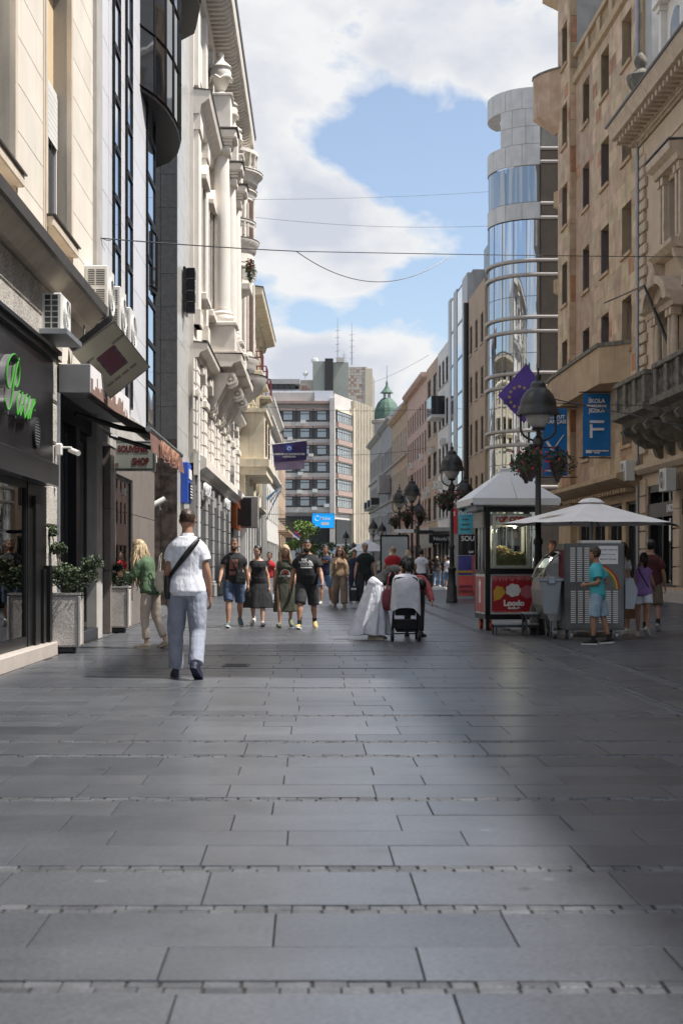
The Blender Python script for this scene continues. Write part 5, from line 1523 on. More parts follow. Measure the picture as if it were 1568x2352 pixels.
# ------------------------------------------------------------------ the row beyond the tower
ra, rb = 12.15, -0.044
f4 = row_house('brown_block', 'plain brown plaster block beside the glass tower with a metal attic', 'R', ra, rb, 84.0, 91.3, 18.2, 'tan_plaster', 3, [(4.7, 2.0), (8.1, 2.0), (11.4, 1.7), (14.5, 1.8)], 1.1, 0, corn=False)
t = MB(); t.box(0, f4.L, 1.0, 6, 18.2, 21.4); t.build('attic', 'metal_grey', f4.root)
o = thing('drain_pipe', 'black drain pipe between the brown block and the white glass house', 'pipe', tuple(f4.world(.0, -.15, 0)), 0)
t = MB(); t.tube([(0, 0, 0), (0, 0, 18)], .16, 8); t.build('pipe', 'black_iron', o)
f5 = Fac('white_glass_house', 'narrow white framed house with a tall blue glass strip', 'building', 'R', ra, rb, 91.4, 101.8)
t = MB(); t.box(0, f5.L, .3, 8, 0, 20.2); t.build('core', 'grey_plaster', f5.root)
g0, g1 = f5.uy(96.9), f5.uy(93.9)
for a, b in ((f5.uy(101.7), f5.uy(100.3)), (f5.uy(98.6), g0), (g1, f5.L)):
    t = MB(); t.box(a, b, -.06, .3, 0, 20); t.build('white_pier', 'far_white', f5.root)
for k in range(8):
    z = 1.0 + k * 2.35
    window(f5.root, g0 + .02, g1 - .02, z, z + 2.33, -.03, frame='metal_grey', glass='blue_glass', nv=1)
    window(f5.root, f5.uy(100.28), f5.uy(98.62), z, z + 2.33, -.03, frame='metal_grey', glass='blue_glass', nv=1)
f6 = row_house('white_office', 'white plaster house with wide windows and an iron railed balcony on the right row', 'R', ra, rb, 101.9, 117.0 - 8.2, 17.3, 'white_plaster', 3, [(4.7, 1.9), (8.1, 1.9), (11.4, 1.9), (14.5, 1.8)], 1.5, 0, corn=False, nv=3)
t = MB(); t.cbox(1.5, 4.5, -1.0, 0, 12.0, 12.25, .03); t = t.build('balcony', 'white_plaster', f6.root)
b = MB(); b.box(1.5, 4.5, -1.0, -.96, 12.25, 13.6); b.box(4.46, 4.5, -.96, 0, 12.25, 13.6); b.build('railing', 'dark_glass', t)
f7 = row_house('beige_house', 'beige plaster house with paired windows and air conditioners on the right row', 'R', ra, rb, 108.9, 117.0, 17.2, 'tan_plaster', 2, [(4.7, 1.9), (8.1, 1.9), (11.4, 1.9), (14.3, 1.8)], 2.4, 0, corn=False, nv=3)
f8 = row_house('pink_house', 'salmon pink house with a bracketed eave on the right row', 'R', ra, rb, 117.1, 134.6, 17.0, 'pink_plaster', 8, [(4.7, 1.9), (7.6, 1.9), (10.6, 1.8), (13.2, 1.6)], 1.1, 0, cm='pink_plaster')
t = MB(); t.box(0, .25, -.42, -.1, 0, .16); mo2 = t.mesh('bracket', 'pink_plaster')
for k in range(28): put('bracket', mo2, f8.root, (.2 + k * .62, 0, 16.55))
f9 = row_house('ochre_house', 'ochre and brown patched old house behind the street lamps on the right row', 'R', ra, rb, 134.7, 153.0, 16.4, 'ochre_plaster', 7, [(4.7, 2.2), (8.4, 2.2), (12.2, 2.2)], 1.4, 0, frame='white_frame', roof=('metal_grey', 3.0))
f10 = row_house('grey_house', 'grey stucco house with an enclosed balcony toward the far end of the right row', 'R', ra, rb, 153.1, 169.0, 17.2, 'far_grey', 7, [(4.7, 2.2), (8.4, 2.2), (12.0, 2.0)], 1.1, 0, roof=('metal_grey', 4.2))
t = MB(); t.cbox(f10.L - 4.5, f10.L - 1.5, -1.3, 0, 9.0, 11.0, .05); t.build('balcony_box', 'far_grey', f10.root)
f11 = row_house('pale_corner_house', 'pale ornate corner house under the green dome at the far end', 'R', ra, rb, 169.1, 190.0, 17.0, 'far_stone', 9, [(4.9, 2.3), (8.6, 2.3), (12.4, 2.2)], 1.1, 0)
for f_ in (f10, f11, f9):
    for z in (4.1, 7.9, 11.5): moulding(f_.root, 'string_course', 'far_stone', 0, f_.L, [(0, z), (-.25, z + .12), (-.25, z + .25), (0, z + .3)])
for k in range(3):
    t = MB(); t.cbox(2.5 + k * 6.5, 5 + k * 6.5, -1.0, 0, 8.2, 8.45, .03); t = t.build('balcony', 'far_stone', f11.root)
    b = MB(); b.box(2.5 + k * 6.5, 5 + k * 6.5, -1.0, -.95, 8.46, 9.3); b.box(4.95 + k * 6.5, 5 + k * 6.5, -.95, 0, 8.46, 9.3); b.build('railing', 'black_iron', t)
dm_ = thing('green_dome', 'green copper dome with a lantern spire above the far right corner', 'dome', ((888 - HX) / FPX * 195, 195.0, 0), 0)
dm_.scale = (.82, .82, .97)
t = MB(); t.lathe(0, 0, [(2.2, 0), (2.2, 21.2)], 20); t.build('drum', 'far_stone', dm_, smooth=40)
t = MB(); t.lathe(0, 0, [(2.5, 21.2), (2.55, 21.6), (2.2, 21.7)], 20); t.build('drum_cornice', 'far_stone', dm_)
t = MB(); t.lathe(0, 0, [(2.15, 21.7), (2.15, 22.3), (1.95, 23.3), (1.55, 24.1), (.95, 24.65), (.8, 24.75)], 14); t.build('cupola', 'copper_green', dm_)
for i in range(6): p = MB(); a = i * PI / 3; p.box(.5 * math.cos(a) - .09, .5 * math.cos(a) + .09, .5 * math.sin(a) - .09, .5 * math.sin(a) + .09, 24.75, 25.5); p.build('lantern_post', 'copper_green', dm_)
t = MB(); t.lathe(0, 0, [(1.15, 25.5), (1.0, 25.62), (.6, 26.0), (.25, 26.45), (.17, 26.8), (.2, 26.95), (.05, 27.3), (.03, 29.4)], 12); t.build('spire', 'copper_green', dm_)
for f_, n_ in ((f7, 3), (f8, 6), (f6, 3)):
    for k in range(n_):
        o = thing('air_conditioner', '', 'air conditioner', tuple(f_.world(f_.L * (k + .5) / n_ + .9, 0, (6.9, 9.9, 7.0, 7.2, 10.0, 6.6)[k])), f_.root.rotation_euler.z, 'air conditioners on the far right row')
        o['label'] = 'air conditioner ' + {3: ('in the nearest bay', 'in the middle bay', 'in the farthest bay'), 6: ('in the first bay, high up', 'in the second bay', 'in the third bay', 'in the fourth bay', 'in the fifth bay', 'in the last bay')}[n_][::-1][k] + ' of the ' + {'beige_house': 'beige', 'pink_house': 'pink', 'white_office': 'white'}[f_.root.name] + ' house on the right row'
        b = MB(); b.cbox(0, .8, -.35, 0, 0, .55, .02); b.build('casing', 'ac_white', o)
        b = MB(); b.rings([[(.35 + .2 * math.cos(2 * PI * i / 12), -.36, .28 + .2 * math.sin(2 * PI * i / 12)) for i in range(12)], [(.35, -.36, .28)] * 12]); b.build('fan_guard', 'ac_dark', o)
# ------------------------------------------------------------------ office block across the end of the street
ob = thing('office_block', 'big seven-storey brown concrete office block closing the end of the street', 'building', ((765 - HX) * 250 / FPX, 250, 0), 0)
sx = 250 / FPX
zr = lambda y_: HC + (HY - y_) * sx
xr = lambda p: (p - 765) * sx
x0, x1 = xr(596), 0.0
t = MB(); t.box(x0, x1, .8, 18, 0, zr(900)); t.build('core', 'block_concrete', ob)
rows_ = [(966.5, 943), (1006, 983), (1045, 1022), (1084, 1061), (1124, 1101), (1163, 1140)]
cxs = [661 + 38.8 * k for k in (-2, -1, 0, 1, 2)]
for j, (yb, yt) in enumerate(rows_):
    t = MB(); t.box(x0, x1, .0, .8, zr(yb + 14), zr(yb + 2)); t.build('spandrel', 'block_concrete', ob)
    for cx in cxs:
        a, b = xr(cx - 12), xr(cx + 12)
        t = MB(); t.box(a - .5, b + .5, -.15, .8, zr(yt), zr(yt - 5)); t.build('lintel', 'block_pink', ob)
        window(ob, a, b, zr(yb), zr(yt), .1, nv=1, nh=2, frame='dark_frame', glass='window_pale', ft=.14)
        for s_ in (a - .95, b + .03):
            window(ob, s_, s_ + .90, zr(yb), zr(yt), .55, nv=1, nh=1, frame='metal_grey', glass='window_pale', ft=.06)
    for cx in [c + 19.4 for c in cxs]:
        t = MB(); t.box(xr(cx) - .3, xr(cx) + .3, -.1, .7, zr(yb + 1), zr(yt - 5)); t.build('mullion', 'dark_frame', ob)
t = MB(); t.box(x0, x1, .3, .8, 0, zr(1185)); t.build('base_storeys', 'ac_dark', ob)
t = MB(); t.box(x0, x1, -.2, .8, zr(927), zr(921)); t.build('roof_edge', 'block_pink', ob)
t = MB(); t.box(-.6, .25, -.5, 1.0, 0, zr(915)); t.build('corner_pier', 'block_concrete', ob)
t = MB(); t.box(x0, xr(722), 1.0, 1.2, zr(921), zr(896)); t.box(xr(722), 0, .2, 8, zr(921), zr(897)); t.build('roof_screen', 'alu_panel', ob)
for k in range(8): t = MB(); t.box(x0 + 1 + k * 1.2, x0 + 1.1 + k * 1.2, .9, .999, zr(921), zr(896)); t.build('screen_post', 'white_frame', ob)
for k, (px, py) in enumerate(((696, 973), (666, 1012), (714, 1050), (690, 1092), (688, 1133), (723, 1131), (722, 1172), (750, 1165))):
    a = thing('air_conditioner', ('air conditioner under the ' + ('topmost', 'topmost', 'third', 'fourth', 'fifth', 'fifth', 'sixth', 'sixth')[k] + ' window row of the office block' + (', near its middle', ', further left', '', '', ', left one', ', right one', ', left one', ', right one')[k]), 'air conditioner', ((px - HX) * sx, 250 - .1, zr(py)), 0, 'air conditioners on the office block')
    b = MB(); b.box(-.45, .45, -.4, 0, 0, .6); b.build('casing', 'ac_white', a)
# right flank running back from the corner
fl = thing('office_flank', 'receding flank of the office block with rows of windows and cream fins', 'building', (ob.location.x + .5, 250.3, 0), math.atan2(1, .31))
LW, LFn = 9.3, 26.0
t = MB(); t.box(0, LFn, .3, 10, 0, zr(903)); t.build('core', 'block_concrete', fl)
zf = lambda k: zr(966.5 + 39.4 * k)
for k in range(6):
    z = zf(k)
    t = MB(); t.box(.6, LW, -.25, .3, z - .95, z - .12); t.build('spandrel', 'block_pink', fl)
    t = MB(); t.box(.6, LW, -.1, .3, z + 1.9, z + 2.2); t.build('lintel', 'block_cream', fl)
    for q in range(6):
        window(fl, .7 + q * 1.42, .7 + q * 1.42 + 1.3, z - .1, z + 1.9, .0, nv=2, nh=2, glass='window_pale', ft=.10)
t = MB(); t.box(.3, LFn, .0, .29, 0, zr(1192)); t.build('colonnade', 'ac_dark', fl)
t = MB(); t.box(LW, LW + .7, -.5, .3, 0, zr(925)); t.build('corner_pier', 'block_cream', fl)
t = MB(); t.box(LW + .75, LFn, .1, .295, 0, zr(906)); t.build('fin_backing', 'metal_grey', fl)
for q in range(16):
    t = MB(); t.box(LW + 1.0 + q * 1.0, LW + 1.32 + q * 1.0, -.45, .3, 4, zr(905)); t.build('fin', 'block_cream', fl)
for q in range(15):
    for k in range(7): t = MB(); t.box(LW + 1.34 + q, LW + 1.98 + q, -.0, .095, zf(k) - .2, zf(k) + 1.5); t.build('fin_window', 'window_glass', fl)
# big screen
sc_ = thing('video_screen', 'bright blue video screen with a white logo at the foot of the office block', 'screen', ((742 - HX) * 246 / FPX, 246, HC + (HY - 1196) * 246 / FPX), 0)
DM('screen_blue', (0.0, 0.30, 0.65), 0.4)
M['screen_glow'] = bpy.data.materials.new('screen_glow'); M['screen_glow'].use_nodes = True
_p = M['screen_glow'].node_tree.nodes['Principled BSDF']; _p.inputs['Base Color'].default_value = (0, .2, .5, 1); _p.inputs['Emission Color'].default_value = (0.0, 0.26, 0.68, 1); _p.inputs['Emission Strength'].default_value = 0.7
w_, h_ = 25 * 246 / FPX, 16.5 * 246 / FPX
b = MB(); b.cbox(-w_ - .1, w_ + .1, 0, .5, -h_ - .1, h_ + .1, .05); b.build('casing', 'dark_frame', sc_)
b = MB(); b.box(-w_, w_, -.03, -.01, -h_, h_); b.build('display', 'screen_glow', sc_)
text('Midea', .75, sc_, 'white_paint', (.35, -.05, .38), (R(90), 0, 0), .01, bold=.01)
b = MB(); b.tube([(-1.0 + .42 * math.cos(i * PI / 10), -.05, .42 + .42 * math.sin(i * PI / 10)) for i in range(3, 18)], .035, 4); b.build('logo_ring', 'white_paint', sc_)
b = MB(); b.box(-.3, 1.0, -.05, -.035, -.75, -.25); b.build('advert_block', 'white_frame', sc_)
# shop band under the block
sb = thing('shop_band', 'dim glass shop front with orange and red window posters below the office block', 'shop front', (-12, 246.5, 0), 0)
b = MB(); b.box(0, 26, .5, 1.2, 0, 4.8); b.build('wall', 'grey_plaster', sb)
for k in range(6):
    w = MB(); w.box(.4 + k * 4.2, 4.2 + k * 4.2, .3, .499, .3, .5); w.box(.4 + k * 4.2, 4.2 + k * 4.2, .3, .499, 4.3, 4.5); w = w.build('shop_window', 'dark_frame', sb)
    p = MB(); p.box(.5 + k * 4.2, 4.1 + k * 4.2, .44, .46, .5, 4.3); p.build('pane', 'window_pale', w)
DM('poster_red', (0.45, 0.02, 0.03), 0.6); DM('poster_orange', (0.75, 0.30, 0.03), 0.6)
b = MB(); b.box(12.9, 14.6, .40, .438, .6, 4.2); b.build('poster', 'poster_red', sb)
text('CRAZDE', 1.5, sb, 'poster_orange', (8.5, .40, 2.2), (R(90), 0, 0), .01, bold=.02)
# tower behind with chequered panels
tb = thing('checkered_tower', 'tall tower behind the office block with green bands and brown checkered panels', 'building', (0, 300, 0), 0)
s3 = 300 / FPX
X3 = lambda p: (p - HX) * s3
Z3 = lambda y_: HC + (HY - y_) * s3
b = MB(); b.box(X3(686), X3(748), .5, 14, 0, Z3(872)); b.box(X3(800), X3(842), .5, 14, 0, Z3(842)); b.build('core', 'block_concrete', tb)
b = MB(); b.box(X3(745), X3(800), .0, 14, 0, Z3(832)); b.build('green_shaft', 'block_green', tb)
b = MB(); b.box(X3(718), X3(746), -.2, 14, 0, Z3(830)); b.build('green_shaft', 'block_green', tb)
b = MB(); b.box(X3(746), X3(765), -.6, .5, 0, Z3(824)); b.build('stair_slot', 'dark_frame', tb)
b = MB(); b.box(X3(772), X3(790), -.5, 6, Z3(832), Z3(822)); b.build('roof_room', 'block_concrete', tb)
r_ = random.Random(11)
for (pa, pb, ya, yb) in ((686, 718, 872, 925), (786, 838, 842, 940)):
    n = int(round((pb - pa) / 6.6))
    rows__ = int(round((yb - ya) / 6.6))
    for i in range(n):
        for j in range(rows__):
            a, c = X3(pa + (pb - pa) * i / n), X3(pa + (pb - pa) * (i + 1) / n)
            brown = ((i + j) % 2 == 0 and 1 <= i <= 4 and 2 <= j <= 9) or r_.random() < .12
            t = MB(); t.box(a + .02, c - .02, .4, .498, Z3(ya + 6.6 * (j + 1)) + .02, Z3(ya + 6.6 * j) - .02); t.build('checker_panel', 'tile_rust' if brown and r_.random() < .8 else 'tile_sand', tb)
for q in range(9): t = MB(); t.box(X3(842) + .05 + q * .22, X3(842) + .16 + q * .22, .5 + q * 1.4, 1.6 + q * 1.4, 0, Z3(842 + q * 1.5)); t.build('fin', 'block_cream', tb)
b = MB(); b.box(X3(838), X3(842) + 1.2, .3, 14, 0, Z3(846)); b.build('end_wall', 'block_cream', tb)
for px, yt, wob in ((775, 722, .12), (808, 735, .16), (790, 800, .06)):
    a = MB(); a.tube([(X3(px), 4, Z3(832)), (X3(px), 4, Z3(yt))], [wob, .03], 5)
    for k in range(5):
        zz_ = Z3(832) + (Z3(yt) - Z3(832)) * (k + 1) / 7; a.tube([(X3(px) - .5, 4, zz_), (X3(px) + .5, 4, zz_ + .2)], .05, 4)
    a.build('antenna_mast', 'metal_grey', tb)
for px, py, q in ((722, 828, .8), (700, 858, .6)):
    a = MB(); a.tube([(X3(px), 3, Z3(py + 8)), (X3(px), 3, Z3(py - 2))], .08, 5); a.ball((X3(px), 2.8, Z3(py - 4)), q, 10, sc=(1, .4, 1)); a.build('dish_antenna', 'white_frame', tb)
lb = thing('low_block', 'low grey block with a dark window band left of the checkered tower', 'building', (X3(560), 298, 0), 0)
b = MB(); b.box(0, X3(686) - X3(560), 0, 10, 0, Z3(897)); b.box(-.2, X3(686) - X3(560) + .3, -.5, 10, Z3(885), Z3(874)); b.build('wall', 'grey_plaster', lb)
for k in range(9): b = MB(); b.box(.2 + k * 1.2, 1.3 + k * 1.2, -.1, .2, Z3(897), Z3(885)); b.build('band_window', 'window_glass', lb)


def tree(label, x, y, h, r, m, seed, trunk_h=2.0, n=1600, leaf=.35):
    o = thing('street_tree', label, 'tree', (x, y, 0), 0)
    r_ = random.Random(seed)
    t = MB(); t.tube([(0, 0, -.05), (.05, 0, trunk_h * .6), (.0, .05, trunk_h * 1.2)], [.16, .13, .10], 8)
    pts = []
    for k in range(11):
        a = k * 2.4; d = r * r_.uniform(.25, .75); z = trunk_h + (h - trunk_h) * r_.uniform(.15, .85)
        e = (d * math.cos(a), d * math.sin(a), z)
        t.tube([(0, 0, trunk_h * .9), (e[0] * .5, e[1] * .5, (z + trunk_h) * .5), e], [.08, .05, .02], 5)
        q = r * r_.uniform(.3, .5); pts.append((e, (q, q, q * .75)))
    t.build('trunk', 'old_stone', o)
    leafmass(o, 'crown', m, pts, n, leaf, seed)
    return o


tree('yellow-green street tree in front of the office block at the far left', (693 - HX) / FPX * 160, 160, 6.6, 2.1, 'leaf_bright', 5, 2.0, 1800, .3)
tree('smaller green tree below the blue video screen', (735 - HX) / FPX * 190, 190, 4.6, 2.2, 'leaf_mid', 6, 1.2, 1300, .35)
tree('dark bushy tree at the far end right of the flank windows', (798 - HX) / FPX * 200, 200, 4.2, 1.9, 'leaf_dark', 8, 1.2, 1300, .35)
# ------------------------------------------------------------------ people
BAKE = []          # objects whose modifiers are applied once at the end
DM('skin_fair', (0.50, 0.30, 0.21), 0.55, var=0.05)
DM('skin_tan', (0.36, 0.195, 0.125), 0.55, var=0.05)
DM('skin_olive', (0.42, 0.245, 0.165), 0.55, var=0.05)
DM('eye_white', (0.30, 0.28, 0.26), 0.4)
DM('eye_dark', (0.02, 0.015, 0.01), 0.3)
DM('lip', (0.33, 0.12, 0.10), 0.5)
DM('hair_black', (0.012, 0.010, 0.009), 0.45, var=0.3, scale=40, bump2=.9, b2scale=55, stretch=.25)
DM('hair_brown', (0.05, 0.028, 0.016), 0.5, var=0.4, scale=40, bump2=.9, b2scale=55, stretch=.25)
DM('hair_grey', (0.22, 0.20, 0.18), 0.6, var=0.3, scale=40, bump2=.9, b2scale=55, stretch=.25)
DM('hair_blond', (0.42, 0.30, 0.16), 0.5, var=0.35, scale=30, col2=(0.58, 0.45, 0.28), bump2=.9, b2scale=55, stretch=.25)
DM('hair_auburn', (0.085, 0.032, 0.018), 0.5, var=0.4, scale=40, bump2=.9, b2scale=55, stretch=.25)


def cloth(key, col, **k):
    a = dict(rough=0.85, var=0.10, scale=9, bump=0.2, bscale=140, bump2=0.75, b2scale=13, stretch=.42)
    a.update(k); DM(key, col, **a)


cloth('cloth_white', (0.72, 0.73, 0.78)); cloth('cloth_black', (0.014, 0.014, 0.016)); cloth('trouser_blue', (0.27, 0.29, 0.35))
cloth('cloth_green', (0.075, 0.125, 0.065)); cloth('cloth_beige', (0.50, 0.42, 0.34)); cloth('denim', (0.055, 0.085, 0.15), var=.3); cloth('denim_light', (0.13, 0.20, 0.33), var=.25)
cloth('cloth_olive', (0.052, 0.056, 0.036)); cloth('cloth_navy', (0.018, 0.026, 0.062)); cloth('cloth_sand', (0.34, 0.23, 0.14)); cloth('cloth_taupe', (0.22, 0.165, 0.12))
cloth('cloth_bottle', (0.012, 0.022, 0.020)); cloth('cloth_red', (0.36, 0.012, 0.02)); cloth('cloth_charcoal', (0.03, 0.03, 0.033)); cloth('cloth_turquoise', (0.07, 0.44, 0.50))
cloth('denim_pale', (0.30, 0.42, 0.52), var=.15); cloth('cloth_purple', (0.28, 0.16, 0.40)); cloth('cloth_maroon', (0.085, 0.022, 0.022)); cloth('cloth_khaki', (0.16, 0.13, 0.085))
cloth('cloth_pink', (0.50, 0.14, 0.18)); cloth('cloth_coral', (0.40, 0.09, 0.09)); cloth('leather_red', (0.20, 0.035, 0.05), rough=.5); cloth('leather_black', (0.018, 0.018, 0.018), rough=.5)
cloth('canvas_cream', (0.55, 0.50, 0.42)); cloth('cloth_wine', (0.12, 0.015, 0.03))
DM('sole_white', (0.62, 0.61, 0.58), 0.6); DM('shoe_yellow', (0.50, 0.37, 0.14), 0.6); DM('shoe_teal', (0.06, 0.11, 0.12), 0.7); DM('sandal_green', (0.14, 0.15, 0.09), 0.7)
DM('shoe_navy', (0.02, 0.022, 0.05), 0.6); DM('shoe_beige', (0.52, 0.44, 0.34), 0.7); DM('print_rust', (0.22, 0.09, 0.065), 0.8, var=.6, scale=14); DM('print_orange', (0.55, 0.17, 0.05), 0.8)
DM('print_white', (0.72, 0.72, 0.70), 0.8); DM('print_red', (0.42, 0.06, 0.03), 0.8); DM('paper_brown', (0.27, 0.16, 0.09), 0.8, var=.1)

UP = Vector((0, 0, 1))


def _ring(c, ax, ay, rx, ry, n=18, p=2.0):
    out = []
    for i in range(n):
        a = 2 * PI * i / n
        ca, sa = math.cos(a), math.sin(a)
        q = (abs(ca) ** p + abs(sa) ** p) ** (-1 / p)
        out.append(tuple(c + ax * (rx * ca * q) + ay * (ry * sa * q)))
    return out


def limb(mb, pts, rad, side=Vector((1, 0, 0)), n=14, flat=1.0):
    """Tapered closed limb through points; rad = radii; flat squeezes it fore and aft."""
    rs = []
    for i, p in enumerate(pts):
        d = (pts[min(i + 1, len(pts) - 1)] - pts[max(i - 1, 0)]).normalized()
        x = (side - d * side.dot(d)).normalized(); y = d.cross(x)
        rs.append(_ring(p, x, y, rad[i], rad[i] * flat, n))
    mb.rings(rs)


def seg(a, b, prof):
    """points and radii along a-b from (t, r) pairs"""
    return [a + (b - a) * t for t, r in prof], [r for t, r in prof]


class Person:
    def __init__(s, label, x, y, H, yaw=0.0, skin='skin_fair', lean=2.0, legs=((12, 4), (-14, 10)), abd=3.0, arms=((10, 10, 15), (-8, 10, 15)), fem=False, sw=1.0, belly=0.0, wide=1.0,
                 head=(0, 0), voxel=0.0095, group=None, twist=(0, 0), bend=0.0):
        s.label, s.H, s.k = label, H, H / 1.76
        s.fem, s.sw, s.belly, s.wide, s.voxel = fem, sw, belly, wide, voxel
        k = s.k
        s.X = Vector((1, 0, 0))
        ln = R(lean)
        s.up = Vector((0, -math.sin(ln), math.cos(ln))); s.fw = Vector((0, -math.cos(ln), -math.sin(ln)))
        hz = 0.93 * k
        P = Vector((0, 0, hz))
        s.hip = []; s.knee = []; s.ank = []; s.toe = []; s.heel = []; s.fdir = []
        for i, sd in enumerate((1, -1)):            # 0 = the person's left (+X when facing the viewer)
            fl, kn = legs[i][0], legs[i][1]; ab = R(legs[i][2] if len(legs[i]) > 2 else abd)
            h = P + Vector((sd * .092 * k * (1.06 if fem else 1) * (.5 + .5 * wide), 0, -.03 * k))
            d1 = Vector((sd * math.sin(ab), -math.sin(R(fl)) * math.cos(ab), -math.cos(R(fl)) * math.cos(ab)))
            kk = h + d1 * (.435 * k)
            a2 = fl - kn
            d2 = Vector((sd * math.sin(ab) * .3, -math.sin(R(a2)), -math.cos(R(a2)))).normalized()
            an = kk + d2 * (.405 * k)
            pitch = legs[i][3] if len(legs[i]) > 3 else max(0, (kn - fl) * .75 - 6)    # + = toes down
            fd = Vector((sd * .18, -math.cos(R(pitch)), -math.sin(R(pitch)))).normalized()
            s.hip.append(h); s.knee.append(kk); s.ank.append(an); s.fdir.append(fd)
        foot_h = .075 * k
        low = min(min((an - UP * foot_h).z, (an + fd * .17 * k - UP * foot_h * .85).z, (an - fd * .06 * k - UP * foot_h).z) for an, fd in zip(s.ank, s.fdir))
        sh = Vector((0, 0, -low))
        for L in (s.hip, s.knee, s.ank):
            for i in range(2): L[i] = L[i] + sh
        s.P = P + sh
        # torso table: height above pelvis, half width, half depth, forward shift
        w = wide
        if fem:
            T = [(-.10, .115, .085, .0), (-.04, .168, .108, -.004), (.03, .172, .108, -.002), (.12, .145, .092, .006), (.19, .130, .086, .008), (.27, .136, .092, .012), (.35, .150, .115, .016), (.42, .152, .104, .006), (.46, .140, .086, 0), (.49, .112, .070, -.004), (.515, .080, .060, -.006), (.535, .056, .053, -.008)]
        else:
            T = [(-.10, .11, .085, .0), (-.04, .160, .108, -.004), (.03, .164, .108, 0), (.12, .155, .103, .006), (.20, .152, .102, .008), (.28, .162, .108, .010), (.36, .175, .116, .010), (.42, .178, .110, .004), (.46, .162, .092, 0), (.49, .130, .074, -.004), (.52, .090, .062, -.006), (.545, .062, .056, -.008)]
        bl = lambda h: belly * math.exp(-((h - .14) / .13) ** 2)
        s.T = [(h * k, (wd * w * (.5 + .5 * sw if h > .3 else 1)) * k, (dp * (.6 + .4 * w) + bl(h) * .5) * k, (fs + bl(h) * .5) * k) for h, wd, dp, fs in T]
        s.bendr = R(bend)
        # arms
        s.sho = []; s.elb = []; s.wri = []; s.hdir = []
        for i, sd in enumerate((1, -1)):
            fl, ab, el = arms[i][0], arms[i][1], arms[i][2]; inw = arms[i][3] if len(arms[i]) > 3 else 0
            c = s.tpt(.437 * k) + s.X * (sd * (.150 if fem else .178) * sw * k)
            f, a = R(fl), R(ab)
            d1 = Vector((sd * math.sin(a), -math.sin(f) * math.cos(a), -math.cos(f) * math.cos(a)))
            e = c + d1 * (.285 * k)
            f2 = f + R(el)
            d2 = Vector((sd * math.sin(a) * .7 - sd * math.sin(R(inw)), -math.sin(f2) * math.cos(a), -math.cos(f2) * math.cos(a))).normalized()
            s.sho.append(c); s.elb.append(e); s.wri.append(e + d2 * (.25 * k)); s.hdir.append(d2)
        # head
        s.neck0 = s.tpt(.525 * k); s.hp, s.hy = R(head[0]), R(head[1])
        hu = s.taxes(.545 * k)[0]
        fwd = s.taxes(.545 * k)[1]
        up2 = (hu * .35 + UP * .65).normalized() if lean < 45 else hu
        rx = up2; f2 = (fwd - rx * fwd.dot(rx)).normalized()
        s.hup = (rx * math.cos(s.hp) + f2 * math.sin(s.hp)).normalized(); s.hfw = (f2 * math.cos(s.hp) - rx * math.sin(s.hp)).normalized()
        q = Matrix.Rotation(s.hy, 3, s.hup); s.hfw = q @ s.hfw
        s.hx = s.hup.cross(-s.hfw).normalized() * 1.0
        s.hx = (-s.hfw).cross(s.hup).normalized() * -1.0
        s.hc = s.neck0 + rx * (.075 * k) + s.hup * (.085 * k) + f2 * (.022 * k)
        s.build_body(x, y, yaw, skin, group)

    def taxes(s, h):
        """up and forward directions of the torso at a height (the back may curl)"""
        t = max(0, min(1, h / (.5 * s.k))); b = s.bendr * t
        return (s.up * math.cos(b) + s.fw * math.sin(b)), (s.fw * math.cos(b) - s.up * math.sin(b))

    def tpt(s, h):
        p = s.P.copy(); n = 6
        for i in range(n):
            p = p + s.taxes(h * (i + .5) / n)[0] * (h / n)
        return p

    def torso_rings(s, h0, h1, inf=0.0, n=24, extra=(), flare=0.0):
        hs = sorted(set([h0, h1] + [t[0] for t in s.T if h0 < t[0] < h1] + [h0 + (h1 - h0) * i / 6 for i in range(7)]))
        rs = []
        for h in hs:
            wd, dp, fs = s.tat(h)
            u, f = s.taxes(h)
            fl = flare * max(0, 1 - (h - h0) / (.16 * s.k))
            rs.append(_ring(s.tpt(h) + f * fs, s.X, f, wd + inf + fl, dp + inf + fl, n, 2.25))
        return rs

    def tat(s, h):
        T = s.T
        if h <= T[0][0]: return T[0][1:]
        for a, b in zip(T, T[1:]):
            if h <= b[0]:
                t = (h - a[0]) / (b[0] - a[0]); t = t * t * (3 - 2 * t) * .5 + t * .5
                return tuple(a[i] + (b[i] - a[i]) * t for i in (1, 2, 3))
        return T[-1][1:]

    def front(s, x, h, off):
        """a point on the chest (or with h relative to pelvis), off outwards"""
        wd, dp, fs = s.tat(h); u, f = s.taxes(h)
        wd += off; dp += off
        q = max(0.0, 1 - (abs(x) / wd) ** 2.25) ** (1 / 2.25)
        return s.tpt(h) + f * (fs + dp * q) + s.X * x

    def H3(s, x, y, z):       # head frame: x to the person's left, y backwards, z up
        return s.hc + (s.hx * x - s.hfw * y + s.hup * z) * s.k

    HEAD = [(-.120, -.055, .018, .018), (-.108, -.048, .036, .040), (-.085, -.032, .053, .062), (-.055, -.016, .065, .081), (-.015, -.003, .072, .092), (.03, .003, .0765, .098), (.07, .007, .073, .094), (.10, .009, .056, .073), (.118, .009, .032, .042), (.125, .009, .010, .013)]

    def head_rings(s, grow=0.0, z0=-1, z1=1, face=None, n=24):
        rs = []
        for z, cy, rx, ry in s.HEAD:
            if z < z0 or z > z1: continue
            r = []
            for i in range(n):
                a = 2 * PI * i / n
                g = grow
                if face is not None:
                    fa = math.cos(a - 1.5 * PI)      # 1 = straight ahead
                    lim = face(z)
                    if fa > lim: g = -.012
                r.append(tuple(s.H3((rx + g) * math.cos(a), cy + (ry + g) * math.sin(a), z + (grow * .9 if z > .1 else 0))))
            rs.append(r)
        return rs

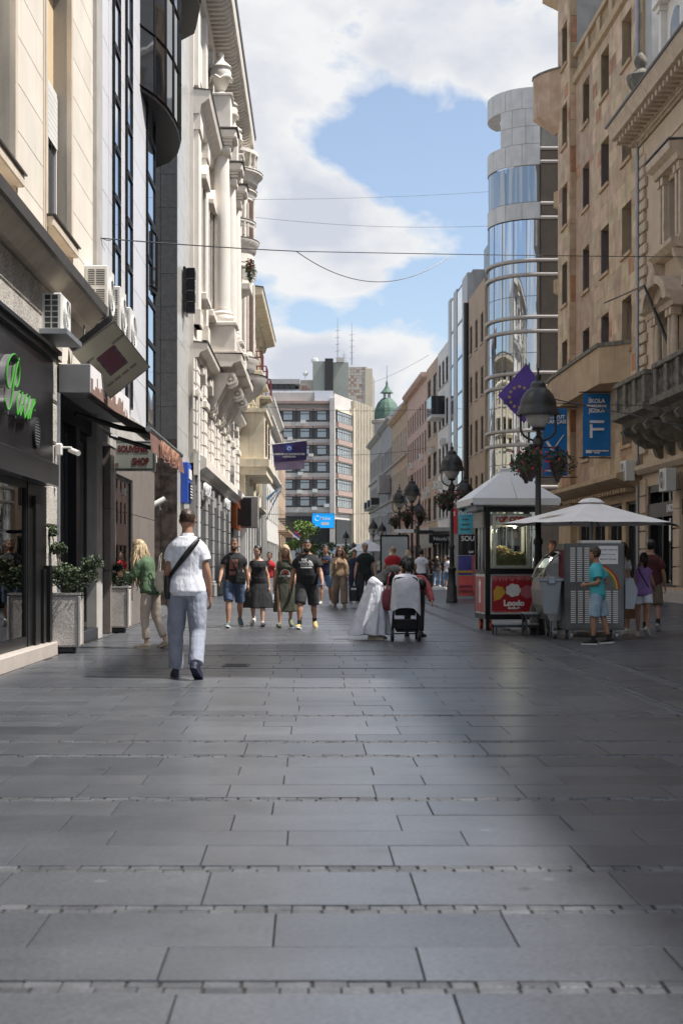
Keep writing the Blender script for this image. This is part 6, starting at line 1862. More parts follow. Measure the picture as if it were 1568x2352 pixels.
    def finish(s, mb, name, m, voxel, smooth=1, wr=0.0, par=None, wsize=.17):
        me = mb.mesh(name, m)
        o = put(name, me, par)
        r = o.modifiers.new('join', 'REMESH'); r.mode = 'VOXEL'; r.voxel_size = voxel; r.use_smooth_shade = True
        if wr:
            d = o.modifiers.new('folds', 'DISPLACE'); d.texture = fold_tex(wsize); d.strength = wr; d.mid_level = .5; d.texture_coords = 'LOCAL'
        if smooth:
            q = o.modifiers.new('soften', 'SMOOTH'); q.factor = .5; q.iterations = smooth
        BAKE.append(o)
        return o

    def build_body(s, x, y, yaw, skin, group):
        k = s.k; mb = MB()
        mb.rings(s.torso_rings(-.10 * k, s.T[-1][0]))
        limb(mb, [s.neck0 - s.up * .03 * k, s.neck0 + (s.hc - s.neck0) * .45, s.hc - s.hup * .02 * k], [.062 * k, .050 * k * (1 if s.fem else 1.12), .05 * k])
        mb.rings(s.head_rings())
        # nose, brow, ears, lips line
        limb(mb, [s.H3(0, -.088, .022), s.H3(0, -.101, .0), s.H3(0, -.112, -.024), s.H3(0, -.088, -.036)], [.008 * k, .010 * k, .0145 * k, .009 * k], s.hx, 8)
        limb(mb, [s.H3(-.045, -.078, .033), s.H3(0, -.092, .03), s.H3(.045, -.078, .033)], [.009 * k, .010 * k, .009 * k], s.hup, 8)
        for sd in (1, -1):
            limb(mb, [s.H3(sd * .073, .012, -.034), s.H3(sd * .082, .016, .0), s.H3(sd * .080, .022, .026)], [.008 * k, .015 * k, .010 * k], s.hfw, 8, .6)
            limb(mb, [s.H3(sd * .042, -.066, -.02), s.H3(sd * .04, -.062, -.05)], [.02 * k, .016 * k], s.hx, 8)
        limb(mb, [s.H3(-.02, -.089, -.063), s.H3(0, -.096, -.060), s.H3(.02, -.089, -.063)], [.006 * k, .010 * k, .006 * k], s.hup, 8)
        thick = 1.0 if not s.fem else .92
        tk = thick * (.55 + .45 * s.wide)
        for i, sd in enumerate((1, -1)):
            a, b = seg(s.sho[i] - s.X * (sd * .05 * k) + s.up * .012 * k, s.elb[i], [(0, .034 * k * tk), (.10, .052 * k * tk), (.2, .061 * k * tk), (.4, .054 * k * tk), (.8, .044 * k * tk), (1, .041 * k * tk)])
            c, d = seg(s.elb[i], s.wri[i], [(.0, .041 * k * tk), (.22, .043 * k * tk), (.6, .035 * k * tk), (1, .026 * k)])
            limb(mb, a, b); limb(mb, c, d)
            s.hand(mb, i, sd)
            a, b = seg(s.hip[i] + UP * .05 * k, s.knee[i], [(0, .088 * k * tk), (.15, .092 * k * tk), (.45, .078 * k * tk), (.8, .060 * k * tk), (1, .054 * k * tk)])
            c, d = seg(s.knee[i], s.ank[i], [(0, .054 * k * tk), (.12, .053 * k * tk), (.3, .058 * k * tk), (.6, .045 * k * tk), (.88, .033 * k), (1, .035 * k)])
            limb(mb, a, b); limb(mb, c, d)
            f = s.fdir[i]; an = s.ank[i]; dn = -UP
            limb(mb, [an - f * .045 * k - UP * .045 * k, an - UP * .035 * k, an + f * .07 * k - UP * .05 * k, an + f * .15 * k - UP * .058 * k, an + f * .185 * k - UP * .062 * k], [.026 * k, .036 * k, .036 * k, .028 * k, .014 * k], s.X, 10, .75)
        s.o = s.finish(mb, 'person', skin, s.voxel, 2)
        s.o.location = (x, y, 0); s.o.rotation_euler = (0, 0, R(yaw))
        tag(s.o, s.label, 'person', group)
        for sd in (1, -1):
            e = MB(); e.ball(s.H3(sd * .031, -.0815, .008), .0115 * k, 8); e = e.build('eye', 'eye_white', s.o, smooth=60)
            e2 = MB(); e2.ball(s.H3(sd * .031, -.0890, .007), .0070 * k, 8); e2.build('iris', 'eye_dark', e)
            b = MB(); b.tube([s.H3(sd * .014, -.100, .029), s.H3(sd * .032, -.097, .036), s.H3(sd * .050, -.082, .032)], [.004 * k, .005 * k, .003 * k], 6); s.brow = b.build('eyebrow', 'hair_brown', s.o)
        b = MB(); b.ball(s.H3(0, -.099, -.063), .022 * k, 10, sc=(1, .35, .32)); b.build('lips', 'lip', s.o, smooth=60)

    def hand(s, mb, i, sd):
        k = s.k; w = s.wri[i]; d = s.hdir[i]
        # palm normal faces the thigh; thumb points forward
        n = (s.X * -sd - d * (-sd * s.X.dot(d))).normalized(); t = d.cross(n)
        fwd = s.fw if abs(d.dot(s.fw)) < .8 else UP
        if t.dot(fwd) < 0: t = -t
        p1 = w + d * .02 * k; p2 = w + d * .088 * k
        rs = []
        for tt, hw, th in ((-.01, .026, .021), (.02, .032, .018), (.055, .041, .016), (.088, .040, .013), (.098, .034, .008)):
            rs.append(_ring(w + d * tt * k, t, n, hw * k, th * k, 12, 2.4))
        mb.rings(rs)
        for j, (off, L, curl) in enumerate(((.030, .070, 14), (.010, .078, 18), (-.010, .072, 24), (-.029, .056, 30))):
            b = w + d * .086 * k + t * off * k; pts = [b - d * .02 * k]; c = 0; dd = d.copy(); rr = [.0095 * k]
            for q, fr in enumerate((.42, .33, .25)):
                c += R(curl); dv = d * math.cos(c) + n * math.sin(c) + t * (off * .9)
                b = b + dv.normalized() * (L * fr * k); pts.append(b); rr.append((.0092, .0085, .0072)[q] * k)
            limb(mb, pts, rr, t, 8)
        b = w + d * .028 * k + t * .026 * k
        limb(mb, [b, b + (d * .55 + t * .65 + n * .25).normalized() * .04 * k, b + (d * .75 + t * .48 + n * .3).normalized() * .075 * k], [.013 * k, .0115 * k, .0085 * k], n, 8)

    # ---- clothes
    def top(s, m, hem=-.06, sleeve=.55, inf=.013, neck=.53, flare=.02, sflare=.018, wr=.012, tank=False, name='shirt', forearm=None):
        k = s.k; mb = MB()
        mb.rings(s.torso_rings(hem * k, neck * k, inf * k, flare=flare * k))
        tk = (1.0 if not s.fem else .92) * (.55 + .45 * s.wide)
        if not tank:
            for i, sd in enumerate((1, -1)):
                r0 = (.062 * tk + inf + .004) * k
                a, b = seg(s.sho[i] - s.X * (sd * .055 * k) + s.up * .014 * k, s.elb[i], [(0, r0 * .62), (.09, r0 * .86), (.2, r0), (min(sleeve, 1) * .6, r0 * .98 + sflare * .5 * k), (min(sleeve, 1), .045 * tk * k + (inf + sflare) * k)])
                limb(mb, a, b)
                if forearm:
                    a, b = seg(s.elb[i], s.wri[i], [(-.05, (.046 + inf + .006) * k), (.4, (.044 + inf) * k), (forearm * .9, (.036 + inf) * k), (forearm, (.030 + inf * .7) * k)]); limb(mb, a, b)
        o = s.finish(mb, name, m, s.voxel * 1.15, 2, wr * k, s.o)
        s.inf = inf
        return o

    def bottom(s, m, length=2.0, inf=.012, flare=.0, waist=.01, wr=.012, name='trousers', cuff=None):
        """length 0..1 along the thigh, 1..2 along the shin"""
        k = s.k; mb = MB()
        mb.rings(s.torso_rings(-.115 * k, min(waist, .02) * k, min(inf, .011) * k))
        tk = (1.0 if not s.fem else .94) * (.55 + .45 * s.wide)
        for i in range(2):
            l1 = min(1, length)
            e = [(0, (.078 * tk + inf) * k), (.15, (.093 * tk + inf) * k), (.5 * l1, (.084 * tk + inf + flare * .4) * k), (l1 * .85, (.072 * tk + inf + flare * .75) * k), (l1, (.064 * tk + inf + flare * (1 if length <= 1 else .8)) * k)]
            a, b = seg(s.hip[i] + UP * .02 * k, s.knee[i], e); limb(mb, a, b)
            if length > 1:
                l2 = length - 1
                r1 = (.060 * tk + inf + flare * .8) * k; r2 = cuff * k if cuff else (.046 * tk + inf + flare) * k
                a, b = seg(s.knee[i], s.ank[i], [(-.06, r1), (.2 * l2, r1 * .99), (.5 * l2, (r1 + r2) / 2), (.85 * l2, r2 * 1.03), (l2, r2)]); limb(mb, a, b)
        return s.finish(mb, name, m, s.voxel * 1.15, 2, wr * k, s.o)

    def skirt(s, m, hem_z, top_h=.10, w0=None, w1=.30, d1=.26, folds=9, amp=.02, shift=(0, 0), name='skirt', wr=.01, lean_k=1.0):
        """from a height on the torso down to hem_z"""
        k = s.k; mb = MB(); n = 64; rs = []
        top = s.tpt(top_h * k); wd, dp, fs = s.tat(top_h * k)
        K = 12
        hipz = s.P.z
        for j in range(K + 1):
            t = j / K
            z = top.z + (hem_z - top.z) * t
            if z > hipz:
                q = (top.z - z) / max(1e-3, top.z - hipz); c = top.lerp(s.P, q); w_, d_ = wd + (.178 * k * s.wide - wd) * q + .012, dp + (.118 * k - dp) * q + .012
            else:
                q = (hipz - z) / (hipz - hem_z); c = Vector((s.P.x + shift[0] * q, s.P.y + shift[1] * q, z))
                w_ = .178 * k * s.wide + (w1 - .178 * k * s.wide) * q ** .8 + .012; d_ = .118 * k + (d1 - .118 * k) * q ** .8 + .012
            c = Vector((c.x, c.y, z))
            r = []
            for i in range(n):
                a = 2 * PI * i / n
                f = 1 + amp * t * (math.sin(a * folds + 1.3 * t) + .5 * math.sin(a * (folds * 2 - 3) + 2)) / .25
                r.append((c.x + w_ * f * math.cos(a), c.y + d_ * f * math.sin(a), z + .012 * t * math.sin(a * 5)))
            rs.append(r)
        mb.rings(rs)
        mb.rings(s.torso_rings(-.13 * k, top_h * k + .01, .019 * k))
        return s.finish(mb, name, m, s.voxel * 1.2, 1, wr * k, s.o)

    def shoes(s, m, sole='sole_white', high=.0, fat=1.0, name='shoe', open_=False, sock=None):
        k = s.k
        for i in range(2):
            f = s.fdir[i]; an = s.ank[i]; x = s.X
            fx = (f.cross(UP)).normalized(); up = fx.cross(f)
            if up.z < 0: up = -up
            b0 = an - up * .078 * k
            mb = MB(); rs = []
            for t, w, hgt in ((-.075, .018, .045), (-.06, .034, .075 + high), (-.02, .038, .088 + high), (.03, .038, .082 + high * .4), (.09, .044, .060), (.14, .046, .048), (.185, .036, .038), (.205, .014, .026)):
                c = b0 + f * t * k + up * (hgt * .5 + .012) * k
                rs.append(_ring(c, fx, up, w * k * fat, hgt * .5 * k, 12, 2.6))
            mb.rings(rs)
            o = mb.build(name, m, s.o, smooth=60)
            so = MB(); rs = []
            for t, w in ((-.08, .016), (-.068, .034), (-.02, .038), (.03, .038), (.09, .047), (.14, .049), (.19, .038), (.212, .014)):
                rs.append([tuple(b0 + f * t * k + fx * q * w * k * fat + up * (h_ - .002) * k) for q, h_ in ((-1, 0), (1, 0), (1, .028), (-1, .028))])
            so.rings(rs); so.build('sole', sole, o)
            if sock:
                q = MB(); limb(q, [an - up * .03 * k, an + (s.knee[i] - an) * .22], [.042 * k, .042 * k], s.X); q.build('sock', sock, s.o, smooth=60)

    def hair(s, m, style='short', grow=.010, voxel=None):
        k = s.k; mb = MB()
        if style == 'short':
            face = lambda z: (.22 if z < .0 else (.42 if z < .05 else 2))
            mb.rings(s.head_rings(grow, -.06, 1, face))
        elif style == 'crop':
            face = lambda z: (.08 if z < .02 else (.36 if z < .05 else 2))
            mb.rings(s.head_rings(grow * .5, -.05, 1, face))
        else:
            face = lambda z: (.42 if z < .05 else (.85 if z < .085 else 2))
            mb.rings(s.head_rings(grow * 1.5, -.09, 1, face))
        return s.finish(mb, 'hair', m, (voxel or s.voxel) * .9, 1, .008 * k, s.o, .03)

    def strands(s, m, roots, length, n, rad=.012, wave=.015, back=.06, spread=.10, seed=1, freq=3.0, name='long_hair', front=False):
        """loose long hair: many wavy locks falling from the head"""
        k = s.k; r_ = random.Random(seed); mb = MB()
        for _ in range(n):
            a = r_.uniform(*roots)           # angle round the head, 90 = back
            z0 = r_.uniform(-.02, .09)
            rx, ry = .080 * math.sqrt(max(.05, 1 - (z0 / .128) ** 2)), .100 * math.sqrt(max(.05, 1 - (z0 / .128) ** 2))
            p = s.H3(rx * math.cos(R(a)), .006 + ry * math.sin(R(a)), z0)
            out = (s.hx * math.cos(R(a)) - s.hfw * math.sin(R(a))); out.z = 0
            L = length * r_.uniform(.75, 1.1) * k; ph = r_.uniform(0, 6.28); pts = []; rr = []
            sx = r_.uniform(-1, 1) * spread
            N = 9
            for j in range(N + 1):
                t = j / N
                w = wave * k * math.sin(ph + t * 2 * PI * freq) * min(1, t * 2.5)
                q = p + out * ((.012 + back * min(1, t * 2.2) * (1 - .35 * t)) * k + w) + s.hx * (sx * t * k + wave * k * math.cos(ph * 1.7 + t * 5 * freq) * t) - UP * (L * t) 
                pts.append(q); rr.append(rad * k * (.7 + .6 * math.sin(PI * min(1, t + .15))) * (1.0 if t < .8 else 1.2 - t * .75 + .3))
            limb(mb, pts, rr, s.hx, 7)
        return mb.build(name, m, s.o, smooth=180)

    def bun_tail(s, m, L=.25, r=.03, side=0.0):
        k = s.k; mb = MB()
        b = s.H3(0, .10, .05)
        limb(mb, [b, b - s.hfw * .05 * k - UP * .02 * k, b - s.hfw * .07 * k - UP * L * .5 * k + s.X * side * .5, b - s.hfw * .04 * k - UP * L * k + s.X * side], [r * k * .6, r * k, r * k * 1.1, r * k * .4], s.hx, 10)
        return mb.build('ponytail', m, s.o, smooth=180)

    def beard(s, m, grow=.006, goatee=False):
        mb = MB()
        n = 24; rs = []
        for z, cy, rx, ry in s.HEAD[:5]:
            r = []
            for i in range(n):
                a = 2 * PI * i / n; fa = math.cos(a - 1.5 * PI)
                on = (fa > (-.1 if not goatee else .75)) and not (z > -.075 and z < -.045 and fa > .93) and z < (-.02 if not goatee else -.03)
                g = grow if on else -.02
                r.append(tuple(s.H3((rx + g) * math.cos(a), cy + (ry + g) * math.sin(a) - (.004 if on else 0), z)))
            rs.append(r)
        mb.rings(rs)
        for sd in (-1, 1): mb.tube([s.H3(0, -.106, -.048), s.H3(sd * .018, -.101, -.05), s.H3(sd * .028, -.09, -.064)], .005, 6)
        return mb.build('beard', m, s.o, smooth=180)

    def glasses(s, m='black_paint', top=False, lens='dark_glass'):
        mb = MB(); dz = .075 if top else .006; dy = .045 if top else 0
        for sd in (-1, 1):
            c = [s.H3(sd * .033 + .024 * math.cos(2 * PI * i / 12), -.104 + dy + .006 * abs(math.cos(2 * PI * i / 12)) * (1 if sd * math.cos(2 * PI * i / 12) > 0 else 0), dz + .019 * math.sin(2 * PI * i / 12)) for i in range(12)]
            mb.tube(c, .003, 5, closed=True)
            mb.tube([s.H3(sd * .056, -.098 + dy, dz + .006), s.H3(sd * .082, -.03 + dy, dz + .008), s.H3(sd * .082, .03 + dy * .5, dz)], .003, 5)
        mb.tube([s.H3(-.01, -.106 + dy, dz + .004), s.H3(.01, -.106 + dy, dz + .004)], .003, 5)
        o = mb.build('glasses', m, s.o)
        if lens:
            l = MB()
            for sd in (-1, 1):
                l.add([s.H3(sd * .033 + .023 * math.cos(2 * PI * i / 12), -.105 + dy, dz + .018 * math.sin(2 * PI * i / 12)) for i in range(12)], [tuple(range(12))])
            l.build('lenses', lens, o)
        return o

    # ---- prints on the chest: rectangles and words follow the shirt
    def patch(s, m, x0, x1, h0, h1, off=.019, nx=12, nz=8, name='print', fn=None, back=False):
        k = s.k; mb = MB(); vs = []
        for j in range(nz + 1):
            for i in range(nx + 1):
                vs.append(s.front((x0 + (x1 - x0) * i / nx) * k, (h0 + (h1 - h0) * j / nz) * k, (s.inf + off) * k))
        fs = []
        for j in range(nz):
            for i in range(nx):
                if fn and not fn((i + .5) / nx, (j + .5) / nz): continue
                fs.append((j * (nx + 1) + i, j * (nx + 1) + i + 1, (j + 1) * (nx + 1) + i + 1, (j + 1) * (nx + 1) + i))
        mb.add(vs, fs); return mb.build(name, m, s.o, smooth=180)

    def word(s, body, size, m, x, h, off=.021, sx=1.0, bold=.0):
        cu = bpy.data.curves.new('word', 'FONT'); cu.body = body; cu.size = 1; cu.align_x = 'CENTER'; cu.align_y = 'CENTER'; cu.offset = bold; cu.resolution_u = 2
        o = bpy.data.objects.new('word', cu); me = bpy.data.meshes.new_from_object(o)
        bpy.data.objects.remove(o); bpy.data.curves.remove(cu)
        bm = bmesh.new(); bm.from_mesh(me); bmesh.ops.subdivide_edges(bm, edges=[e for e in bm.edges if e.calc_length() > .3], cuts=2)
        k = s.k
        for v in bm.verts: v.co = s.front((x + v.co.x * size * sx) * k, (h + v.co.y * size) * k, (s.inf + off) * k)
        bm.to_mesh(me); bm.free(); me.materials.clear(); me.materials.append(M[m])
        return put('print_lettering', me, s.o)

    def strap(s, m, path, w=.02, name='strap', th=.004):
        """a flat band over the body: path of (x, h, side) with side +1 front, -1 back, on the torso surface"""
        k = s.k; pts = []
        for i in range(len(path) - 1):
            for q in range(6):
                t = q / 6; pts.append(tuple(path[i][j] + (path[i + 1][j] - path[i][j]) * t for j in range(3)))
        pts.append(path[-1])
        P3 = []
        for x, h, sd in pts:
            wd, dp, fs = s.tat(h * k); u, f = s.taxes(h * k); off = (s.inf + .016) * k
            wd += off; dp += off
            xx = max(-wd * .985, min(wd * .985, x * k)); q = max(0, 1 - (abs(xx) / wd) ** 2.25) ** (1 / 2.25)
            P3.append(s.tpt(h * k) + f * (fs + dp * q * sd) + s.X * xx)
        mb = MB(); vs = []; n = len(P3)
        for i, p in enumerate(P3):
            d = (P3[min(i + 1, n - 1)] - P3[max(i - 1, 0)]).normalized()
            c = p - s.tpt(pts[i][1] * k); nn = (c - s.up * c.dot(s.up)).normalized(); sdv = d.cross(nn).normalized()
            vs += [p + sdv * w * k, p - sdv * w * k]
        fs = [(2 * i, 2 * i + 1, 2 * i + 3, 2 * i + 2) for i in range(n - 1)]
        mb.add(vs, fs)
        o = mb.build(name, m, s.o, smooth=180)
        md = o.modifiers.new('th', 'SOLIDIFY'); md.thickness = th; md.offset = 1; BAKE.append(o)
        return o

    def world(s, p):
        return s.o.matrix_basis @ p


_ft = {}


def fold_tex(size):
    if size not in _ft:
        t = bpy.data.textures.new('folds', 'CLOUDS'); t.noise_scale = size; t.noise_depth = 2; _ft[size] = t
    return _ft[size]


def bag(label, cat, per, at, size, m, name='shoulder_bag', strap=None, rot=0, round_=.3, handles=0):
    o = thing(name, label, cat, tuple(per.world(at)), per.o.rotation_euler.z + rot)
    w, d, h = size
    b = MB(); rs = []
    for z, q in ((-h / 2, .8), (-h / 2 + .02, .96), (-h * .1, 1.05), (h * .3, .98), (h / 2, .85)):
        rs.append(_ring(Vector((0, 0, z)), Vector((1, 0, 0)), Vector((0, 1, 0)), w / 2 * q, d / 2 * q, 18, 3.5))
    b.rings(rs); b.build('bag_body', m, o, smooth=50)
    b = MB(); b.cbox(-w * .38, w * .38, -d * .5 - .012, -d * .45, -h * .3, h * .12, .006); b.build('pocket', m, o)
    if handles:
        for s_ in (-1, 1): b = MB(); b.tube([(-w * .25, s_ * d * .3, h / 2 - .02), (-w * .2, s_ * d * .2, h / 2 + handles * .8), (0, s_ * d * .1, h / 2 + handles), (w * .2, s_ * d * .2, h / 2 + handles * .8), (w * .25, s_ * d * .3, h / 2 - .02)], .008, 6); b.build('handle', m, o)
    return o
def PX(px, Y): return (px - HX) * Y / FPX


# man in white polo walking away
p = Person('man in white polo shirt and grey-blue trousers walking away, black strap across his back', PX(430, 15.2), 15.2, 1.82, 180, 'skin_tan', 1, ((10, 6, 4, 0), (-8, 30, 3, 34)), arms=((6, 8, 12), (-2, 8, 14)), sw=.93, voxel=.0085)
p.top('cloth_white', -.09, .62, .017, .525, .028, .020, .010, name='polo_shirt')
mb = MB(); mb.rings([_ring(p.neck0 + p.up * z * p.k, p.X, p.fw, r * p.k, r * p.k * 1.0, 18) for z, r in ((-.015, .080), (.02, .070), (.035, .064), (.02, .066), (-.015, .074))], closed=True); mb.build('collar', 'cloth_white', p.o, smooth=60)
p.bottom('trouser_blue', 1.97, .016, .010, .05, .030, cuff=.074)
p.shoes('shoe_navy', 'shoe_navy'); p.hair('hair_brown', 'crop', .012)
p.strap('leather_black', [(-.13, .50, -1), (0, .33, -1), (.165, .12, -1)], .028)
p.strap('leather_black', [(-.13, .50, 1), (0, .33, 1), (.165, .12, 1)], .028)
bag('black crossbody bag at the left hip of the man in white polo', 'bag', p, Vector((.205, .01, p.P.z + .0)), (.07, .17, .25), 'leather_black')
# blonde woman beside the planter
p = Person('blonde long-haired woman in green blouse and beige trousers looking down beside the planter', PX(346, 20.6), 20.6, 1.60, -118, 'skin_fair', 9, ((4, 10, 3, 0), (-4, 22, 3, 16)), arms=((26, 8, 75, 20), (20, 14, 80, 25)), fem=True, wide=.92, head=(28, 0), bend=10)
p.top('cloth_green', -.10, .98, .028, .525, .028, .014, .03, name='blouse', forearm=.75)
p.bottom('cloth_beige', 1.80, .010, .004, .06, .022, cuff=.058)
p.shoes('shoe_beige', 'shoe_beige'); p.hair('hair_blond', 'long', .014)
p.strands('hair_blond', (0, 180), .62, 150, .0105, .02, .06, .11, 4, 2.2)
p.strands('hair_blond', (-35, 20), .36, 12, .014, .018, .03, .04, 9, 2.2)
p.strands('hair_blond', (160, 215), .36, 12, .014, .018, .03, .04, 10, 2.2)
mb = MB(); mb.cbox(-.02, .02, -.015, .015, 0, .05, .008); c = p.H3(0, .06, .115); mb = MB(); mb.ball(c, .022, 8, sc=(1.3, .6, .8)); mb.build('hair_clip', 'black_paint', p.o)
bag('pale canvas bag hanging at the back of the blonde woman', 'bag', p, p.P + Vector((.02, .24, .12)), (.10, .26, .30), 'canvas_cream', handles=.25)
GRP = 'people walking along the street'
# the four walking towards us
p = Person('short-haired man in black t-shirt with rust print and denim shorts walking towards us', PX(538, 27.4), 27.4, 1.77, 4, 'skin_tan', 3, ((-10, 34, 2, 26), (22, 8, 2, -10)), arms=((-14, 11, 14), (18, 12, 22)), sw=1.0, head=(4, -12), voxel=.010)
p.top('cloth_black', -.07, .6, .014, .525, .012, .018); p.bottom('denim', .93, .014, .014, .04, .02, 'shorts'); p.shoes('shoe_teal'); p.hair('hair_brown', 'crop', .006); p.beard('hair_brown', .003)
p.patch('print_rust', -.09, .07, .10, .40, fn=lambda u, v: not (.1 < u < .9 and .28 < v < .34))
p.strap('leather_black', [(-.12, .50, 1), (.0, .3, 1), (.14, .08, 1)], .017)
bag('black crossbody bag on the man with rust print t-shirt', 'bag', p, Vector((.12, -.17, p.P.z + .03)), (.20, .07, .24), 'leather_black')
p = Person('dark-haired woman in black tank top and black midi skirt walking towards us', PX(592, 28.1), 28.1, 1.62, 0, 'skin_fair', 3, ((20, 8, 1, -10), (-10, 32, 1, 24)), arms=((-10, 12, 20), (22, 8, 52, 12)), fem=True, wide=1.14, belly=.02, head=(12, -16), voxel=.010)
p.top('cloth_black', .0, 0, .012, .485, .004, tank=True); p.skirt('cloth_black', .36, .12, w1=.30, d1=.24, folds=7, amp=.012); p.shoes('sole_white', 'sole_white', name='sandal'); p.hair('hair_black', 'long', .008); p.bun_tail('hair_black', .12, .03)
bag('small black backpack on the woman in black tank top', 'bag', p, p.tpt(.30) + Vector((.12, .15, 0)), (.20, .12, .28), 'leather_black', name='backpack')
p = Person('woman in olive sleeveless dress with a rainbow print walking towards us', PX(655, 27.6), 27.6, 1.62, 2, 'skin_tan', 3, ((-10, 30, 1, 24), (20, 8, 1, -10)), arms=((12, 9, 16), (-10, 11, 14)), fem=True, wide=1.12, head=(22, 0), voxel=.010)
p.top('cloth_olive', .0, 0, .014, .50, .006, tank=True); p.skirt('cloth_olive', .30, .12, w1=.24, d1=.20, folds=6, amp=.02, shift=(.03, 0)); p.shoes('sandal_green', 'sandal_green', name='sandal'); p.hair('hair_blond', 'long', .010); p.strands('hair_brown', (10, 170), .30, 20, .013, .01, .03, .06, 3, 1.2); p.strands('hair_blond', (-30, 15), .32, 9, .012, .01, .02, .03, 5, 1.2); p.strands('hair_blond', (165, 210), .32, 9, .012, .01, .02, .03, 6, 1.2)
p.glasses(top=True)
for r0, r1, mm in ((.085, .105, 'print_white'), (.058, .085, 'print_red'), (.034, .058, 'print_orange')):
    mb = MB(); n = 14; vs = []
    for i in range(n + 1):
        a = PI * i / n
        for rr in (r0, r1): vs.append(p.front(rr * math.cos(a) * p.k, (.20 + rr * math.sin(a) * 1.05) * p.k, .036))
    mb.add(vs, [(2 * i, 2 * i + 1, 2 * i + 3, 2 * i + 2) for i in range(n)]); mb.build('rainbow_print', mm, p.o, smooth=180)
p.word('GOOD VIBES', .055, 'print_white', 0, .165, .022, .85, .01)
p = Person('broad bearded man in black t-shirt with white chest print and black shorts walking towards us', PX(705, 26.8), 26.8, 1.73, -2, 'skin_tan', 2, ((-10, 32, 3, 26), (22, 8, 3, -10)), arms=((14, 14, 22), (-12, 15, 16)), sw=1.10, wide=1.18, belly=.05, head=(8, 4), voxel=.010)
p.top('cloth_black', -.09, .66, .017, .525, .016, .03); p.bottom('cloth_charcoal', .98, .018, .022, .02, .02, 'shorts'); p.shoes('shoe_yellow', sock='cloth_black'); p.hair('hair_black', 'crop', .008); p.beard('hair_black', .008)
for q, wd in enumerate(('THE', 'NORTH', 'FACE')): p.word(wd, .062, 'print_white', -.045, .415 - q * .048, .024, .92, .012)
mb = MB(); n = 10; vs = []
for r0 in (.022, .040, .058, .078):
    pass
for (r0, r1) in ((.0, .022), (.030, .050), (.058, .082)):
    b = len(vs)
    for i in range(n + 1):
        a = PI / 2 * i / n
        for rr in (r0, r1): vs.append(p.front((.045 + rr * 0 + .085 - (.085 - rr * math.sin(a))) * p.k if False else (.045 + rr * math.sin(a)) * p.k, (.30 + rr * 1.35 * math.cos(a)) * p.k, .041))
    mb.f += [(b + 2 * i, b + 2 * i + 1, b + 2 * i + 3, b + 2 * i + 2) for i in range(n)]; mb.m += [0] * n
mb.v += [tuple(v) for v in vs]; mb.build('arc_print', 'print_white', p.o, smooth=180)
p.patch('print_white', -.115, .105, .262, .285, .024)
mb = MB(); c = p.wri[0]; mb.tube([c + Vector((.034 * math.cos(i * PI / 6), .034 * math.sin(i * PI / 6), 0)) for i in range(12)], .008, 6, closed=True); mb.build('watch', 'steel', p.o)
# second rank
p = Person('man in navy t-shirt with orange lettering and light blue shorts behind the bearded man', PX(748, 43.0), 43.0, 1.80, -6, 'skin_tan', 2, ((-6, 20, 3, 18), (14, 6, 3, -4)), arms=((-4, 10, 16), (8, 10, 16)), sw=1.05, head=(0, -25), voxel=.012)
p.top('cloth_navy', -.07, .6, .015, .525, .012, .02); p.bottom('denim_light', .88, .015, .016, .04, .02, 'shorts'); p.shoes('sole_white'); p.hair('hair_brown', 'crop', .008); p.word('EA7', .10, 'poster_orange', -.01, .33, .024, 1.1, .015)
p.strap('shoe_yellow', [(-.13, .50, 1), (-.14, .36, 1), (-.14, .2, 1)], .014)
p = Person('auburn-haired woman with sunglasses in sand top and wide taupe trousers, cream bag on shoulder', PX(780, 40.6), 40.6, 1.74, 2, 'skin_fair', 2, ((14, 6, 3, -4), (-6, 18, 3, 16)), arms=((6, 10, 22), (24, 6, 118, 10)), fem=True, head=(6, -10), voxel=.012)
p.top('cloth_sand', -.04, .98, .020, .52, .02, .012, .02, forearm=.9); p.bottom('cloth_taupe', 1.95, .016, .05, .10, .03); p.shoes('cloth_taupe', 'cloth_taupe'); p.hair('hair_auburn', 'long', .012); p.strands('hair_auburn', (0, 180), .36, 26, .016, .015, .04, .09, 2, 1.5); p.strands('hair_auburn', (-30, 10), .32, 8, .014, .01, .02, .03, 5, 1.5); p.strands('hair_auburn', (170, 210), .32, 8, .014, .01, .02, .03, 6, 1.5); p.glasses()
bag('cream canvas bag hanging from the shoulder of the woman in sand top', 'bag', p, p.P + Vector((-.24, .02, .12)), (.08, .30, .36), 'canvas_cream', handles=.3)
p = Person('grey-bearded man with glasses in dark bottle-green polo and dark trousers', PX(838, 40.8), 40.8, 1.85, -2, 'skin_fair', 2, ((-6, 22, 3, 20), (13, 6, 3, -4)), arms=((-2, 12, 12), (4, 11, 12)), sw=1.05, head=(4, 6), voxel=.012)
p.top('cloth_bottle', -.07, .6, .015, .53, .012, .02, name='polo_shirt'); p.bottom('cloth_charcoal', 1.94, .013, .006, .04, .02); p.shoes('cloth_taupe', 'black_paint'); p.hair('hair_grey', 'short', .010); p.beard('hair_grey', .006); p.glasses(lens=None)
sb_ = thing('shopping_bag', 'glossy black shopping bag with white print carried by the man in dark polo', 'bag', tuple(p.world(p.wri[1] + p.hdir[1] * .12 + Vector((-.02, 0, -.02)))), 0)
mb = MB(); mb.cbox(-.105, .105, -.05, .05, -.60, -.16, .01); mb.build('bag_body', 'black_panel', sb_)
for s_ in (-.05, .05): mb = MB(); mb.tube([(-.07, s_ * .8, -.17), (-.03, s_ * .4, -.02), (.03, s_ * .4, -.02), (.07, s_ * .8, -.17)], .006, 5); mb.build('handle', 'black_paint', sb_)
mb = MB(); mb.box(-.08, .08, -.054, -.0505, -.28, -.22); mb.build('white_print', 'box_white', sb_)
